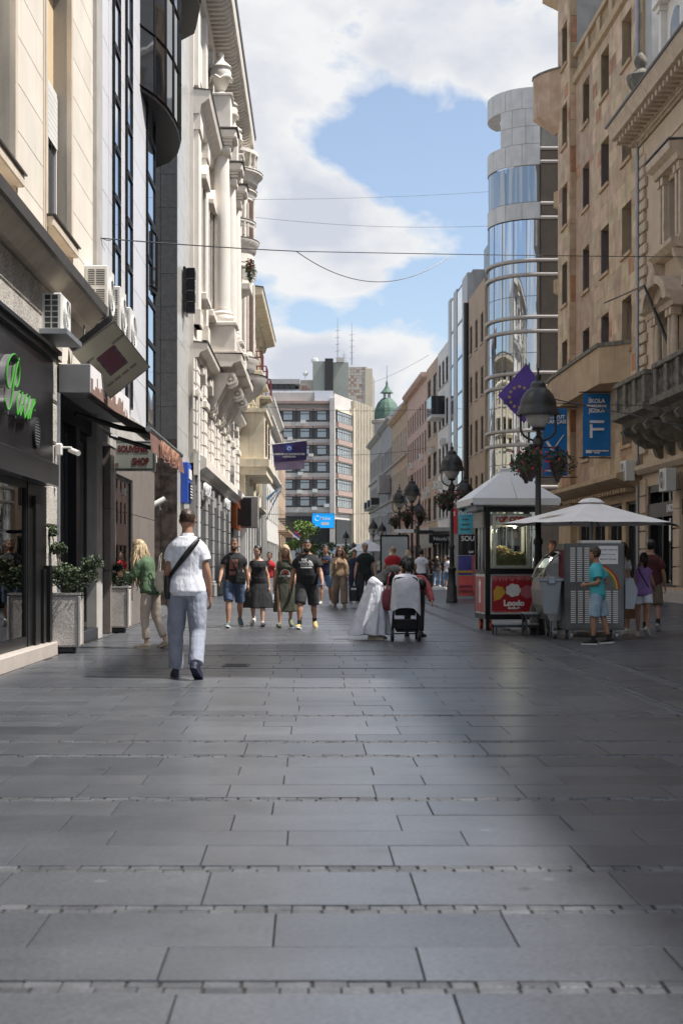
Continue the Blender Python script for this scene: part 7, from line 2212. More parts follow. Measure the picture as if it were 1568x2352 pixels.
p = Person('man in dark navy uniform shirt standing behind the woman in sand top', PX(813, 47.5), 47.5, 1.72, 20, 'skin_tan', 0, ((2, 4), (-2, 4)), fem=False, voxel=.014)
p.top('cloth_navy', -.05, .6, .015); p.bottom('cloth_navy', 1.95); p.shoes('black_paint', 'black_paint'); p.hair('hair_brown', 'short')
p = Person('bald man in red t-shirt seen from behind, beyond the pushchair', PX(903, 47.0), 47.0, 1.82, 172, 'skin_tan', 2, ((-6, 20, 3, 18), (14, 6, 3, -4)), arms=((2, 16, 14), (-2, 16, 14)), sw=1.15, wide=1.12, voxel=.013)
p.top('cloth_red', -.08, .6, .016, .525, .012, .02); p.bottom('cloth_charcoal', .95, .015, .016); p.shoes('sole_white'); 
p = Person('blonde woman in cream top beside the bald man in red', PX(936, 48.5), 48.5, 1.72, 170, 'skin_fair', 2, fem=True, voxel=.014)
p.top('canvas_cream', -.06, .5, .016); p.bottom('denim_light', 1.9); p.shoes('sole_white'); p.hair('hair_blond', 'long', .012); p.strands('hair_blond', (0, 180), .30, 22, .018, .012, .03, .05, 8, 1.0)
p = Person('man in white shirt and dark trousers walking away near the street lamp', PX(967, 52.5), 52.5, 1.80, 176, 'skin_tan', 2, ((-8, 24, 3, 22), (14, 6, 3, 0)), sw=1.05, voxel=.014)
p.top('cloth_white', -.08, .6, .018, .525, .016, .02); p.bottom('cloth_charcoal', 1.95, .013); p.shoes('sole_white'); p.hair('hair_black', 'short')
p = Person('woman in dark grey t-shirt and blue jeans walking away in the distance', PX(1003, 79), 79, 1.68, 172, 'skin_fair', 2, ((-8, 26, 3, 24), (14, 6, 3, 0)), fem=True, voxel=.017)
p.top('cloth_charcoal', -.07, .6, .018); p.bottom('denim_light', 1.95, .012); p.shoes('sole_white'); p.hair('hair_blond', 'long', .012); p.strands('hair_brown', (0, 180), .18, 14, .02, .01, .02, .03, 8, 1.0)
bag('black shoulder bag of the distant woman in blue jeans', 'bag', p, p.P + Vector((.20, .05, .12)), (.10, .25, .3), 'leather_black')
tr = thing('suitcase', 'black suitcase standing beside the distant woman in jeans', 'suitcase', (PX(982, 72), 72, 0), .2)
mb = MB(); mb.cbox(-.24, .24, -.14, .14, .06, .74, .03); mb.build('shell', 'black_paint', tr)
for sx in (-.18, .18): mb = MB(); mb.tube([(sx - .02, 0, .035), (sx + .02, 0, .035)], .035, 8); mb.build('wheel', 'rubber', tr)
mb = MB(); mb.tube([(-.1, .1, .74), (-.1, .1, 1.0), (.1, .1, 1.0), (.1, .1, .74)], .012, 5); mb.build('handle', 'metal_grey', tr)
FAR = [('distant walker in black top left of the woman in jeans', 985, 84, 1.72, 175, 'cloth_black', 'cloth_charcoal', 'hair_black', True), ('distant walker in pink top among the crowd', 993, 88, 1.58, 170, 'cloth_pink', 'cloth_charcoal', 'hair_brown', True),
       ('distant walker in black with dark hair by the poster pillar', 1021, 76, 1.72, 10, 'cloth_black', 'denim', 'hair_black', False), ('distant walker in white top and light jeans by the poster pillar', 1028, 70, 1.66, 165, 'cloth_white', 'denim_light', 'hair_black', True),
       ('distant walker in grey shirt right of the direction sign', 976, 92, 1.75, 0, 'cloth_charcoal', 'cloth_khaki', 'hair_brown', False), ('distant child in wine red shirt behind the bald man', 921, 60, 1.3, 180, 'cloth_wine', 'denim', 'hair_brown', False),
       ('distant walker in pale shirt seen between olive dress and bearded man', 682, 62, 1.76, 0, 'cloth_khaki', 'denim', 'hair_brown', False), ('distant walker in red vest behind the woman in black tank top', 619, 44, 1.62, 0, 'cloth_red', 'cloth_white', 'hair_black', True),
       ('distant walker in dark shirt far down the street left of the lamp', 800, 92, 1.75, 0, 'cloth_navy', 'cloth_charcoal', 'hair_brown', False), ('distant walker in cream shirt near the white parasol', 872, 88, 1.72, 180, 'canvas_cream', 'denim', 'hair_grey', False),
       ('distant walker in dark coat behind the man in navy t-shirt', 727, 75, 1.74, 0, 'cloth_charcoal', 'denim', 'hair_black', False), ('distant walker with dark hair just right of the bearded man', 738, 84, 1.70, 0, 'cloth_maroon', 'denim', 'hair_black', True)]
for i, (lb_, px, Y, H, yaw, t_, b_, h_, fem) in enumerate(FAR):
    q = 1 if i % 2 else -1
    p = Person(lb_, PX(px, Y), Y, H, yaw, rng.choice(['skin_fair', 'skin_tan']), 2, ((12 * q, 8, 3), (-10 * q, 18, 3)) if q > 0 else ((-8, 22, 3), (13, 6, 3)), fem=fem, voxel=.017)
    p.top(t_, -.06, .6, .016); p.bottom(b_, 1.94 if i % 3 else .95, .014, .01); p.shoes('sole_white' if i % 2 else 'black_paint'); p.hair(h_, 'long' if fem else 'short')
# woman bending over the pushchair, and the one facing her
p = Person('black-haired woman in black tank top and long white skirt bending over the pushchair', PX(862, 23.0), 23.0, 1.66, 100, 'skin_tan', 38, ((4, 4, 4, 0), (-4, 4, 4, 0)), arms=((18, 12, 14), (12, 14, 20)), fem=True, wide=1.15, belly=.02, head=(14, 20), bend=44, voxel=.0095)
p.top('cloth_black', .02, 0, .012, .49, .006, tank=True, name='tank_top')
p.skirt('cloth_white', .08, .06, w1=.27, d1=.31, folds=10, amp=.03, shift=(0, .10), wr=.010); p.shoes('shoe_beige', 'shoe_beige'); p.hair('hair_black', 'long', .012); p.strands('hair_black', (-20, 200), .20, 34, .022, .01, .02, .05, 8, 1.0)
for zz in (.62, .36):
    pass
bag('dark red leather bag hanging from the arm of the woman in white skirt', 'bag', p, p.sho[1] + Vector((-.06, .10, -.46)), (.12, .34, .34), 'leather_red', name='handbag', handles=.26)
p = Person('woman in coral red cardigan leaning in behind the pushchair', PX(951, 24.0), 24.0, 1.55, 8, 'skin_fair', 60, ((6, 8, 3, 0), (-4, 6, 3, 0)), arms=((40, 4, 10), (36, 4, 12)), fem=True, head=(24, 0), bend=30, voxel=.010)
p.top('cloth_coral', -.04, .98, .022, .52, .015, .012, .02, forearm=.9); p.bottom('cloth_charcoal', 1.94, .012); p.shoes('black_paint', 'black_paint'); p.hair('hair_black', 'long', .012)
p.strap('cloth_wine', [(-.12, .49, -1), (-.02, .3, -1), (.1, .1, -1)], .05, 'shawl')
# children and vendor at the stalls
p = Person('boy in turquoise t-shirt and pale denim shorts walking left in front of the steel machine', PX(1372, 21.6), 21.6, 1.48, -112, 'skin_tan', 3, ((6, 4, 3, 0), (-9, 8, 4, 6)), arms=((-18, 10, 100, 24), (-30, 12, 84, 10)), sw=.95, wide=.98, head=(2, 10), voxel=.0095)
p.top('cloth_turquoise', -.12, .72, .022, .525, .02, .03, .024); p.bottom('denim_pale', .95, .016, .03, .0, .024, 'shorts'); p.shoes('black_paint', sock='cloth_black'); p.hair('hair_brown', 'short', .014)
p = Person('girl in purple sleeveless hoodie and white shorts with a dark ponytail, back turned', PX(1476, 24.2), 24.2, 1.42, 160, 'skin_tan', 3, ((10, 6, 3, 0), (-12, 28, 3, 40)), arms=((4, 12, 12), (8, 10, 50, 10)), fem=True, wide=.98, head=(8, 20), voxel=.0095)
p.top('cloth_purple', -.10, .22, .026, .525, .02, .02, .02, name='hoodie'); p.bottom('cloth_white', .55, .016, .03, .0, .015, 'shorts'); p.shoes('shoe_beige'); p.hair('hair_black', 'long', .010); p.bun_tail('hair_black', .26, .055)
p.strap('leather_black', [(.10, .49, -1), (.0, .3, -1), (-.13, .08, -1)], .014)
p = Person('boy in maroon t-shirt and khaki shorts walking away at the right', PX(1495, 26.0), 26.0, 1.67, 168, 'skin_tan', 2, ((12, 6, 3, 0), (-10, 26, 3, 34)), arms=((6, 10, 22), (-6, 10, 20)), voxel=.010)
p.top('cloth_maroon', -.10, .7, .02, .525, .016, .024, .02); p.bottom('cloth_khaki', .95, .016, .03, .0, .02, 'shorts'); p.shoes('black_paint', sock='cloth_black'); p.hair('hair_black', 'short', .014)
p = Person('girl in white t-shirt and denim shorts half hidden behind the steel machine', PX(1432, 25.2), 25.2, 1.60, -60, 'skin_fair', 2, ((4, 6), (-6, 10)), arms=((10, 10, 30), (20, 10, 80, 10)), fem=True, voxel=.010)
p.top('cloth_white', -.06, .6, .018); p.bottom('denim_light', .45, .014, .016, .04, .015, 'shorts'); p.shoes('sole_white'); p.hair('hair_brown', 'long', .012); p.strands('hair_brown', (0, 180), .32, 24, .016, .01, .03, .06, 8, 1.0)
sb_ = thing('paper_bag', 'brown paper carrier bag beside the girl in denim shorts', 'bag', tuple(p.world(p.wri[0] + Vector((.10, 0, -.12)))), .6)
mb = MB(); mb.cbox(-.17, .17, -.09, .09, -.44, .0, .008); mb.build('bag_body', 'paper_brown', sb_)
for s_ in (-.06, .06): mb = MB(); mb.tube([(-.08, s_, 0), (-.05, s_, .1), (.05, s_, .1), (.08, s_, 0)], .006, 5); mb.build('handle', 'paper_brown', sb_)
p = Person('vendor in white t-shirt standing behind the ice cream freezer', PX(1266, 26.6), 26.6, 1.68, 8, 'skin_tan', 2, ((0, 4), (2, 4)), arms=((10, 8, 40), (10, 8, 40)), voxel=.011)
p.top('cloth_white', -.06, .6, .016); p.bottom('cloth_charcoal', 1.9); p.shoes('black_paint', 'black_paint'); p.hair('hair_brown', 'short')
# ------------------------------------------------------------------ street lamps
DM('lamp_black', (0.020, 0.021, 0.022), 0.38, var=.35, scale=5, bump=.2, bscale=30, streak=.3)
DM('lamp_globe', (0.42, 0.41, 0.37), 0.25, var=.08)
DM('pot_brown', (0.040, 0.022, 0.018), 0.5, var=.3)


def lamp_parts(o, h=5.1, pots=True, fl=1):
    b = MB(); b.lathe(0, 0, [(.185, 0), (.185, .12), (.165, .15), (.16, .5), (.125, .58), (.115, 1.0), (.14, 1.04), (.14, 1.1), (.085, 1.14)], 12); b.build('base', 'lamp_black', o, smooth=35)
    b = MB(); b.lathe(0, 0, [(.085, 1.12), (.07, 1.7), (.092, 1.74), (.092, 1.8), (.06, 1.86), (.05, h - 1.62), (.075, h - 1.6), (.075, h - 1.5), (.11, h - 1.48), (.11, h - 1.40), (.08, h - 1.34), (.04, h - 1.30), (.04, h - 1.2)], 12); b.build('pole', 'lamp_black', o, smooth=35)
    b = MB()
    for s in (-1, 1):
        b.tube([(0, 0, h - 1.42)] + [(s * .335 * math.sin(a), 0, h - 1.16 - .24 * math.cos(a)) for a in [R(d) for d in range(20, 91, 10)]] + [(s * .335, 0, h - 1.0), (s * .335, 0, h - .88)], .022, 8)
    b.build('yoke', 'lamp_black', o, smooth=60)
    b = MB(); b.lathe(0, 0, [(.412, h - .905), (.405, h - .86), (.355, h - .77), (.345, h - .72), (.345, h - .69), (.335, h - .64), (.29, h - .53), (.21, h - .43), (.155, h - .395), (.15, h - .37), (.145, h - .32), (.10, h - .27), (.045, h - .25), (.045, h - .22), (.055, h - .21), (.055, h - .15), (.024, h - .14), (.018, h - .01), (.0, h)], 28)
    b.lathe(0, 0, [(.405, h - .906), (.25, h - .87), (.0, h - .82)], 28)
    b.build('hood', 'lamp_black', o, smooth=35)
    b = MB(); b.lathe(0, 0, [(.03, h - 1.22), (.115, h - 1.20), (.13, h - 1.17), (.10, h - 1.15)], 20); b.build('globe_cup', 'lamp_black', o, smooth=40)
    b = MB(); b.lathe(0, 0, [(.10, h - 1.16), (.17, h - 1.09), (.225, h - 1.0), (.24, h - .93), (.22, h - .87)], 24); b.build('globe', 'lamp_globe', o, smooth=60)
    if pots:
        for i, an in enumerate((0, 2.1, 4.2)):
            ca, sa = math.cos(an), math.sin(an); e = .37
            a = MB(); a.tube([(0, 0, h - 1.53), (ca * (e - .04), sa * (e - .04), h - 1.53), (ca * e, sa * e, h - 1.57), (ca * e, sa * e, h - 1.8)], .018, 6); a.lathe(ca * e, sa * e, [(.04, h - 1.55), (.04, h - 1.50), (.0, h - 1.48)], 8); a.build('basket_arm', 'lamp_black', o)
            p = MB(); p.lathe(ca * e, sa * e, [(.035, h - 2.2), (.05, h - 2.14), (.08, h - 2.11), (.115, h - 2.02), (.12, h - 1.98), (.14, h - 1.94), (.16, h - 1.84), (.185, h - 1.82), (.185, h - 1.79), (.08, h - 1.79)], 16); p = p.build('flower_pot', 'pot_brown', o, smooth=40)
            c = (ca * e, sa * e, h - 1.72)
            leafmass(p, 'foliage', 'leaf_dark', [(c, (.28, .28, .15)), ((c[0] + ca * .12, c[1] + sa * .12, c[2] - .13), (.26, .26, .22))], 420, .07, 20 + i + fl)
            r_ = random.Random(i + fl); q = MB()
            for _ in range(16):
                a_ = r_.uniform(0, 6.28); d = r_.uniform(.15, .36); zc = c[2] + r_.uniform(-.28, .17)
                for _ in range(4): q.ball((c[0] + d * math.cos(a_) + r_.uniform(-.02, .02), c[1] + d * math.sin(a_) + r_.uniform(-.02, .02), zc + r_.uniform(-.02, .02)), r_.uniform(.010, .02), 4)
            tag(q.build('blossoms', 'petal_pink', p), kind='stuff')


L0 = thing('street_lamp', 'nearest black bell-shaped street lamp with flower baskets, beside the popcorn kiosk', 'street lamp', (PX(1235, 24.75), 24.75, 0), 0, 'street lamps with flower baskets')
lamp_parts(L0); L0.scale = (.91, .91, .91)
for lb_, px, Y in (('street lamp with red-pink flower baskets standing before the poster pillar', 1037, 45.2), ('street lamp right of the light panel, larger of the far pair with baskets', 945.5, 61.5), ('street lamp left of the far pair, crossing the light panel', 917, 68.7)):
    c = copy_tree(L0); c['label'] = lb_; c.scale = (1, 1, 1); c.location = (PX(px, Y), Y, 0); c.rotation_euler.z = rng.uniform(-.2, .2)
L1 = None
for lb_, px, Y, h in (('far street lamp above the white parasol', 877, 126, 5.1), ('far street lamp left of the white parasol, at the foot of the flank building', 794, 159, 5.1), ('small far street lamp by the dark tree', 812, 175, 4.2),
                      ('half hidden lamp with its hood just above the kiosk roof corner', 1066, 56.5, 4.85), ('half hidden lamp hood behind the far pair of lamps', 961, 84, 5.1), ('half hidden lamp hood below the far corner balcony', 857, 118, 5.1)):
    o = thing('street_lamp', lb_, 'street lamp', (PX(px, Y), Y, 0), 0, 'plain street lamps')
    if L1 is None or h != 5.1: lamp_parts(o, h, False); L1 = L1 or o
    else:
        for ch in L1.children: copy_tree(ch, o)
# ------------------------------------------------------------------ planters
DM('travertine', (0.50, 0.46, 0.42), 0.8, var=.12, scale=4, streak=.5, speck=.25, bump=.3, bscale=30)


def planter(label, x, y, w, h, rz, fol, seed):
    o = thing('planter', label, 'planter', (x, y, 0), rz, 'stone planters by the shop door')
    b = MB(); b.cbox(-w * .32, w * .32, -w * .32, w * .32, .0, .09, .02); b.build('foot', 'black_iron', o)
    b = MB(); b.box(-w / 2 + .02, w / 2 - .02, -w / 2 + .02, w / 2 - .02, .09, h); b.build('tub', 'concrete', o)
    for k in range(4):
        a = k * PI / 2; m_ = MB(); m_.cbox(-w / 2 + .028, w / 2 - .028, -w / 2, -w / 2 + .035, .11, h - .03, .008)
        s = m_.build('side_panel', 'travertine', o); s.rotation_euler.z = a
        m_ = MB(); m_.cbox(w / 2 - .024, w / 2 + .012, -w / 2 - .012, -w / 2 + .024, .10, h - .02, .006); s = m_.build('corner_strip', 'concrete', o); s.rotation_euler.z = a
    b = MB(); b.box(-w / 2 - .01, w / 2 + .01, -w / 2 - .01, w / 2 + .01, h, h + .025); b.build('rim', 'concrete', o)
    r_ = random.Random(seed); t = MB(); tips = []
    for (dx, dy, dz, q) in fol:
        t.tube([(0, 0, h), (dx * .4, dy * .4, h + dz * .4), (dx, dy, h + dz)], [.025, .016, .008], 6); tips.append(((dx, dy, h + dz), (q, q, q * .55)))
    t.build('stem', 'old_stone', o)
    leafmass(o, 'foliage', 'leaf_dark', tips, 330 * len(fol), .05, seed, .5)
    leafmass(o, 'light_foliage', 'leaf_mid', [((a[0], a[1], a[2] + .05), (s_[0] * .9, s_[1] * .9, s_[2])) for a, s_ in tips], 90 * len(fol), .045, seed + 1, .5)
    return o


planter('larger stained stone planter with a dark spreading shrub at the rough pier', PX(153, 19.5), 19.5, .40, .80, .08, [(-.22, -.05, .22, .20), (.25, 0, .25, .20), (0, -.1, .30, .2), (-.12, .05, .62, .13), (-.2, .0, .85, .09), (.35, .05, .42, .16), (.1, -.1, .15, .22)], 31)
planter('smaller stone planter with sparse shrub between the shop door and display window', PX(272, 25.4), 25.4, .40, .80, .05, [(-.1, 0, .18, .16), (.15, 0, .22, .15), (0, -.05, .35, .1), (.05, 0, .14, .2)], 37)
# ------------------------------------------------------------------ popcorn kiosk
DM('kiosk_white', (0.60, 0.61, 0.60), 0.35, var=.04); DM('kiosk_red', (0.36, 0.012, 0.022), 0.35, var=.08); DM('kiosk_pink', (0.50, 0.16, 0.15), .5, var=.3, scale=20); DM('popcorn', (0.62, 0.53, 0.33), .8, var=.25, scale=30)
DM('cart_yellow', (.62, .36, .04), .5); DM('pop_pink', (.42, .12, .15), .5); DM('wheel_orange', (.50, .08, .02), .5); DM('shutter', (.36, .34, .32), .4, metal=.4)
ki = thing('popcorn_kiosk', 'black framed popcorn kiosk with grey pyramid roof and red panels', 'kiosk', (2.64, 26.1, 0), R(5))
kw, kd, z0, zs, zt = 1.03, 1.10, .20, 1.04, 2.28
b = MB(); b.cbox(0, kw, 0, kd, z0, z0 + .10, .01); b.build('floor_frame', 'black_paint', ki)
for x in (0.0, kw - .09):
    for y in (0.0, kd - .09): b = MB(); b.box(x, x + .09, y, y + .09, z0 + .10, zt); b.build('corner_post', 'black_paint', ki)
b = MB(); b.box(.09, kw - .09, -.012, .05, zs, zs + .10); b.box(.09, kw - .09, kd - .05, kd, zs, zs + .10); b.box(-.012, .05, .09, kd - .09, zs, zs + .08); b.build('counter_rail', 'black_paint', ki)
b = MB(); b.box(.09, kw - .09, .0, .05, zt - .1, zt); b.box(0, .05, .09, kd - .09, zt - .1, zt); b.build('top_rail', 'black_paint', ki)
b = MB(); b.box(.09, kw - .09, .03, .06, z0 + .1, zs); b = b.build('front_panel', 'kiosk_white', ki)
q = MB(); q.box(.12, kw - .12, .024, .029, z0 + .13, zs - .03); q = q.build('red_print', 'kiosk_red', b)
r_ = random.Random(5); mb = MB()
for i in range(60):
    x = .12 + (kw - .24) * i / 60; mb.box(x, x + (kw - .24) / 60, .0205, .0235, zs - .03 - r_.uniform(.05, .11), zs - .03)
    mb.box(x, x + (kw - .24) / 60, .0205, .0235, z0 + .13, z0 + .13 + r_.uniform(.01, .035))
tag(mb.build('torn_border', 'kiosk_pink', b), kind='stuff')
for cx_, cz_, m_, sh in ((.26, .70, 'cart_yellow', 0), (.52, .74, 'print_white', 1), (.79, .71, 'pop_pink', 1)):
    mb = MB()
    if sh:
        for a in range(7): mb.prism([(cx_ + .085 * math.cos(a * .9) + .062 * math.cos(i * PI / 6), cz_ + .07 * math.sin(a * .9) + .056 * math.sin(i * PI / 6)) for i in range(12)], 'y', .0195 - a * .0002, .0225 - a * .0002)
        mb.prism([(cx_ + .1 * math.cos(i * PI / 8), cz_ + .08 * math.sin(i * PI / 8)) for i in range(16)], 'y', .017, .0235)
    else: mb.prism([(cx_ - .10, cz_ - .16), (cx_ + .02, cz_ - .12), (cx_ + .12, cz_), (cx_ + .06, cz_ + .10), (cx_ - .05, cz_ + .12), (cx_ - .11, cz_ + .02)], 'y', .0175, .0235)
    mb.build('snack_print', m_, b)
text('Loodo', .145, b, 'print_white', (.53, .02, .50), (R(90), 0, 0), .002, bold=.008); text('loodo.rs', .065, b, 'print_white', (.53, .02, .415), (R(90), 0, 0), .002, bold=.004)
p_ = MB(); p_.box(.0, .03, .09, kd - .09, z0 + .1, zs); p_ = p_.build('side_panel', 'kiosk_white', ki); q = MB(); q.box(-.006, -.001, .13, kd - .13, z0 + .13, zs - .05); q.build('red_print', 'kiosk_red', p_)
q = MB(); q.prism([(.45, .5), (.62, .5), (.60, .78), (.66, .86), (.54, .95), (.42, .86), (.47, .78)], 'x', -.01, -.007); q.build('snack_print', 'print_white', p_)
q = MB(); q.box(.09, kw - .09, .02, .026, zs + .1, zt - .1); q.build('front_glass', 'kiosk_glass', ki)
q = MB(); q.box(.02, .026, .09, kd - .09, zs + .08, zt - .36); q.build('side_glass', 'kiosk_glass', ki)
for y in (.38, .70): q = MB(); q.box(-.005, .02, y, y + .05, zs + .08, zt - .36); q.build('side_mullion', 'metal_grey', ki)
for k in range(7): q = MB(); q.cbox(-.05, -.01, .10, kd - .10, zt - .38 + k * .042, zt - .342 + k * .042, .006); q.build('shutter_slat', 'shutter', ki)
q = MB(); q.cbox(-.16, .0, .05, kd - .05, zt - .08, zt + .06, .02); q.build('shutter_housing', 'metal_grey', ki)
q = MB(); q.box(.1, kw - .1, kd - .03, kd - .02, zs, zt); q.build('rear_glass', 'kiosk_glass', ki)
q = MB(); q.box(.1, kw - .1, .06, kd - .06, zs + .02, zs + .05); q.build('counter', 'metal_grey', ki)
cx_, cy_ = kw / 2, kd / 2; ex, ey, ez = kw / 2 + .30, kd / 2 + .30, zt + .02
q = MB(); q.box(cx_ - ex, cx_ + ex, cy_ - ey, cy_ + ey, ez, ez + .10); q.build('eave_fascia', 'kiosk_white', ki)
for sx in (-1, 1): q = MB(); q.box(cx_ + sx * (ex + .004) - .02, cx_ + sx * (ex + .004) + .02, cy_ - ey - .012, cy_ - ey + .03, ez - .01, ez + .03); q.build('eave_cap', 'black_paint', ki)
C4 = [(-ex, -ey), (ex, -ey), (ex, ey), (-ex, ey)]; az = ez + .72
for i in range(4):
    (x1, y1), (x2, y2) = C4[i], C4[(i + 1) % 4]
    for (ta, tb) in ((0, .5), (.5, 1)):
        A = Vector((cx_ + x1 + (x2 - x1) * ta, cy_ + y1 + (y2 - y1) * ta, ez + .101)); B = Vector((cx_ + x1 + (x2 - x1) * tb, cy_ + y1 + (y2 - y1) * tb, ez + .101)); T = Vector((cx_, cy_, az))
        q = MB(); e = (B - A).normalized() * .005; q.add([A + e, B - e, T + (B - T) * .09, T + (A - T) * .09, A + e + Vector((0, 0, .02)), B - e + Vector((0, 0, .02)), T + (B - T) * .09 + Vector((0, 0, .02)), T + (A - T) * .09 + Vector((0, 0, .02))], [(0, 3, 2, 1), (4, 5, 6, 7), (0, 1, 5, 4), (1, 2, 6, 5), (2, 3, 7, 6), (3, 0, 4, 7)])
        q.build('roof_panel', 'kiosk_white', ki)
q = MB(); q.cbox(cx_ - .15, cx_ + .15, cy_ - .12, cy_ + .12, az - .09, az + .0, .02); q.ball((cx_ + .55, cy_ - .1, az - .22), .06, 8); q.build('roof_cap', 'kiosk_white', ki)
for x, y in ((.1, .12), (kw - .1, .12), (.1, kd - .12), (kw - .1, kd - .12)):
    q = MB(); q.tube([(x - .03, y, .095), (x + .03, y, .095)], .095, 14); q.build('wheel', 'wheel_orange', ki)
for x, y in ((.04, .04), (kw - .05, .04)): q = MB(); q.box(x - .03, x + .03, y - .03, y + .03, 0, z0); q.build('leg', 'black_paint', ki)
# popcorn machine in the kiosk
pm = thing('popcorn_machine', 'white framed glass popcorn warmer heaped with popcorn inside the kiosk', 'popcorn machine', tuple(ki.matrix_basis @ Vector((.19, .22, zs + .052))), R(5))
for x in (0, .62):
    for y in (0, .42): q = MB(); q.box(x, x + .05, y, y + .05, 0, .92); q.build('post', 'white_paint', pm)
q = MB(); q.cbox(-.02, .69, -.02, .49, 0, .10, .01); q.build('tray', 'white_paint', pm); q = MB(); q.cbox(-.04, .71, -.05, .5, .84, 1.06, .02); q.build('canopy', 'white_paint', pm)
text('POP CORN', .12, pm, 'poster_red', (.335, -.056, .95), (R(90), 0, 0), .003, bold=.012)
q = MB(); q.box(.05, .62, .02, .025, .1, .84); q.build('glass', 'kiosk_glass', pm)
r_ = random.Random(9); q = MB()
for _ in range(420): q.ball((r_.uniform(.06, .61), r_.uniform(.035, .055), .11 + r_.uniform(0, .24)), r_.uniform(.013, .02), 5)
for _ in range(620):
    x, y = r_.uniform(.06, .61), r_.uniform(.04, .42); hmax = .30 + .10 * math.sin(x * 9) - .25 * max(0, x - .42)
    q.ball((x, y, .12 + r_.uniform(.5, 1) ** .5 * (hmax - .05)), r_.uniform(.013, .02), 5)
tag(q.build('popcorn_heap', 'popcorn', pm), kind='stuff')
ld = bpy.data.lights.new('warmer_lamp', 'POINT'); ld.energy = 7; ld.color = (1, .86, .66); ld.shadow_soft_size = .05
lo_ = bpy.data.objects.new('warmer_lamp', ld); C.objects.link(lo_); lo_.parent = pm; lo_.location = (.34, .09, .78)
q = MB(); q.lathe(.45, .15, [(.0, .80), (.04, .80), (.05, .84)], 10); q.build('lamp_shade', 'white_paint', pm)
q = MB(); q.box(.06, .61, .05, .42, .1, .30); q.build('popcorn_base', 'popcorn', pm)
# steel steps
for lb_, x, y, w, d, h in (('low slatted black step stool in front of the kiosk', 2.62, 24.4, .78, .42, .20), ('taller slatted black step stool beside the ice cream freezer', 3.07, 23.9, .50, .42, .40)):
    o = thing('step_stool', lb_, 'step stool', (x, y, 0), .03)
    for k in range(6): q = MB(); q.box(k * w / 6 + .008, (k + 1) * w / 6 - .008, 0, d, h - .025, h); q.build('tread_slat', 'metal_grey', o)
    q = MB(); q.box(0, w, 0, .03, h - .07, h - .026); q.box(0, w, d - .03, d, h - .07, h - .026); q.build('frame', 'black_iron', o)
    for a in (.02, w - .05):
        for e in (.0, d - .03): q = MB(); q.box(a, a + .03, e, e + .03, 0, h - .07); q.build('leg', 'black_iron', o)
# ------------------------------------------------------------------ ice cream freezer and the steel soft-serve machine
fz_ = thing('ice_cream_freezer', 'rounded silver ice cream freezer cart with curved glass lid', 'freezer cart', (3.27, 23.2, 0), R(2))
prof = [(.10, .35), (.0, .55), (-.02, .75), (.0, 1.0), (.08, 1.18), (.2, 1.34), (.36, 1.45), (.55, 1.50)]
q = MB(); lo = [(y, z) for y, z in prof if z <= 1.01] + [(.9, 1.0), (.9, .35)]
q.prism([(x, z) for x, z in [(.12, .30), (.0, .55), (-.03, .8), (.0, 1.0), (.55, 1.0), (.55, .30)]], 'y', 0, .9); q.build('body', 'steel', fz_)
q = MB(); arc_ = [(.0, 1.002), (.06, 1.16), (.18, 1.32), (.34, 1.43), (.55, 1.48)]
for (a, b) in zip(arc_, arc_[1:]): q.quad((a[0], 0, a[1]), (b[0], 0, b[1]), (b[0], .9, b[1]), (a[0], .9, a[1]))
q.add([(x, 0, z) for x, z in arc_] + [(.55, 0, 1.002)], [tuple(range(6))]); q.build('curved_glass', 'kiosk_glass', fz_)
q = MB(); q.tube([(x, -.01, z) for x, z in arc_], .018, 6); q.tube([(x, .9, z) for x, z in arc_], .018, 6); q.build('glass_frame', 'steel', fz_, smooth=60)
q = MB(); q.box(.06, .5, .05, .85, .98, 1.015); q.build('ice_cream_tray', 'canvas_cream', fz_)
for x, y in ((.22, .12), (.22, .75), (.50, .12)): q = MB(); q.tube([(x - .025, y, .09), (x + .025, y, .09)], .09, 14); w_ = q.build('wheel', 'steel', fz_); q = MB(); q.box(x - .04, x + .04, y - .03, y + .03, .1, .32); q.build('caster_fork', 'steel', w_)
bn = thing('waste_bin', 'grey plastic waste bin hanging on the freezer cart', 'bin', (3.37, 22.98, .42), 0)
q = MB(); q.rings([[(-w, -d, z), (w, -d, z), (w, d, z), (-w, d, z)] for w, d, z in ((.10, .09, 0), (.16, .12, .52), (.19, .15, .53), (.19, .15, .57))]); q.build('tub', 'metal_grey', bn)
q = MB(); q.cbox(-.06, .06, -.17, -.13, .48, .60, .01); q.build('clip', 'metal_grey', bn)
mc = thing('soft_serve_machine', 'tall steel soft-serve machine with louvred panel and paper notice', 'ice cream machine', (3.56, 22.75, 0), R(-1))
mw, md, mh = .96, .72, 1.55
q = MB(); q.cbox(0, mw, 0, md, .16, mh, .012); q.build('cabinet', 'steel_brushed', mc)
q = MB(); q.cbox(.03, mw - .03, -.014, -.001, .20, mh - .03, .004); pn = q.build('front_panel', 'steel_brushed', mc)
sl = MB(); sl.box(0, .078, -.012, 0, 0, .016); sl = sl.mesh('louvre', 'white_frame')
for (xa, n_, za, zb) in ((.09, 3, .94, 1.48), (.10, 7, .28, .80)):
    for c in range(n_):
        z = za
        while z < zb: put('louvre', sl, pn, (xa + c * .112, -.0145, z)); z += .031
q = MB(); q.box(.54, .85, -.022, -.0165, 1.22, 1.51); q = q.build('paper_notice', 'white_paint', mc)
for k, t_ in enumerate(('Точени сладолед', 'Мали 100 дин.', 'Велики 200 дин.')): text(t_, .036, q, 'print_grey', (.695, -.024, 1.45 - k * .075), (R(90), 0, 0), .0008, sx=.95)
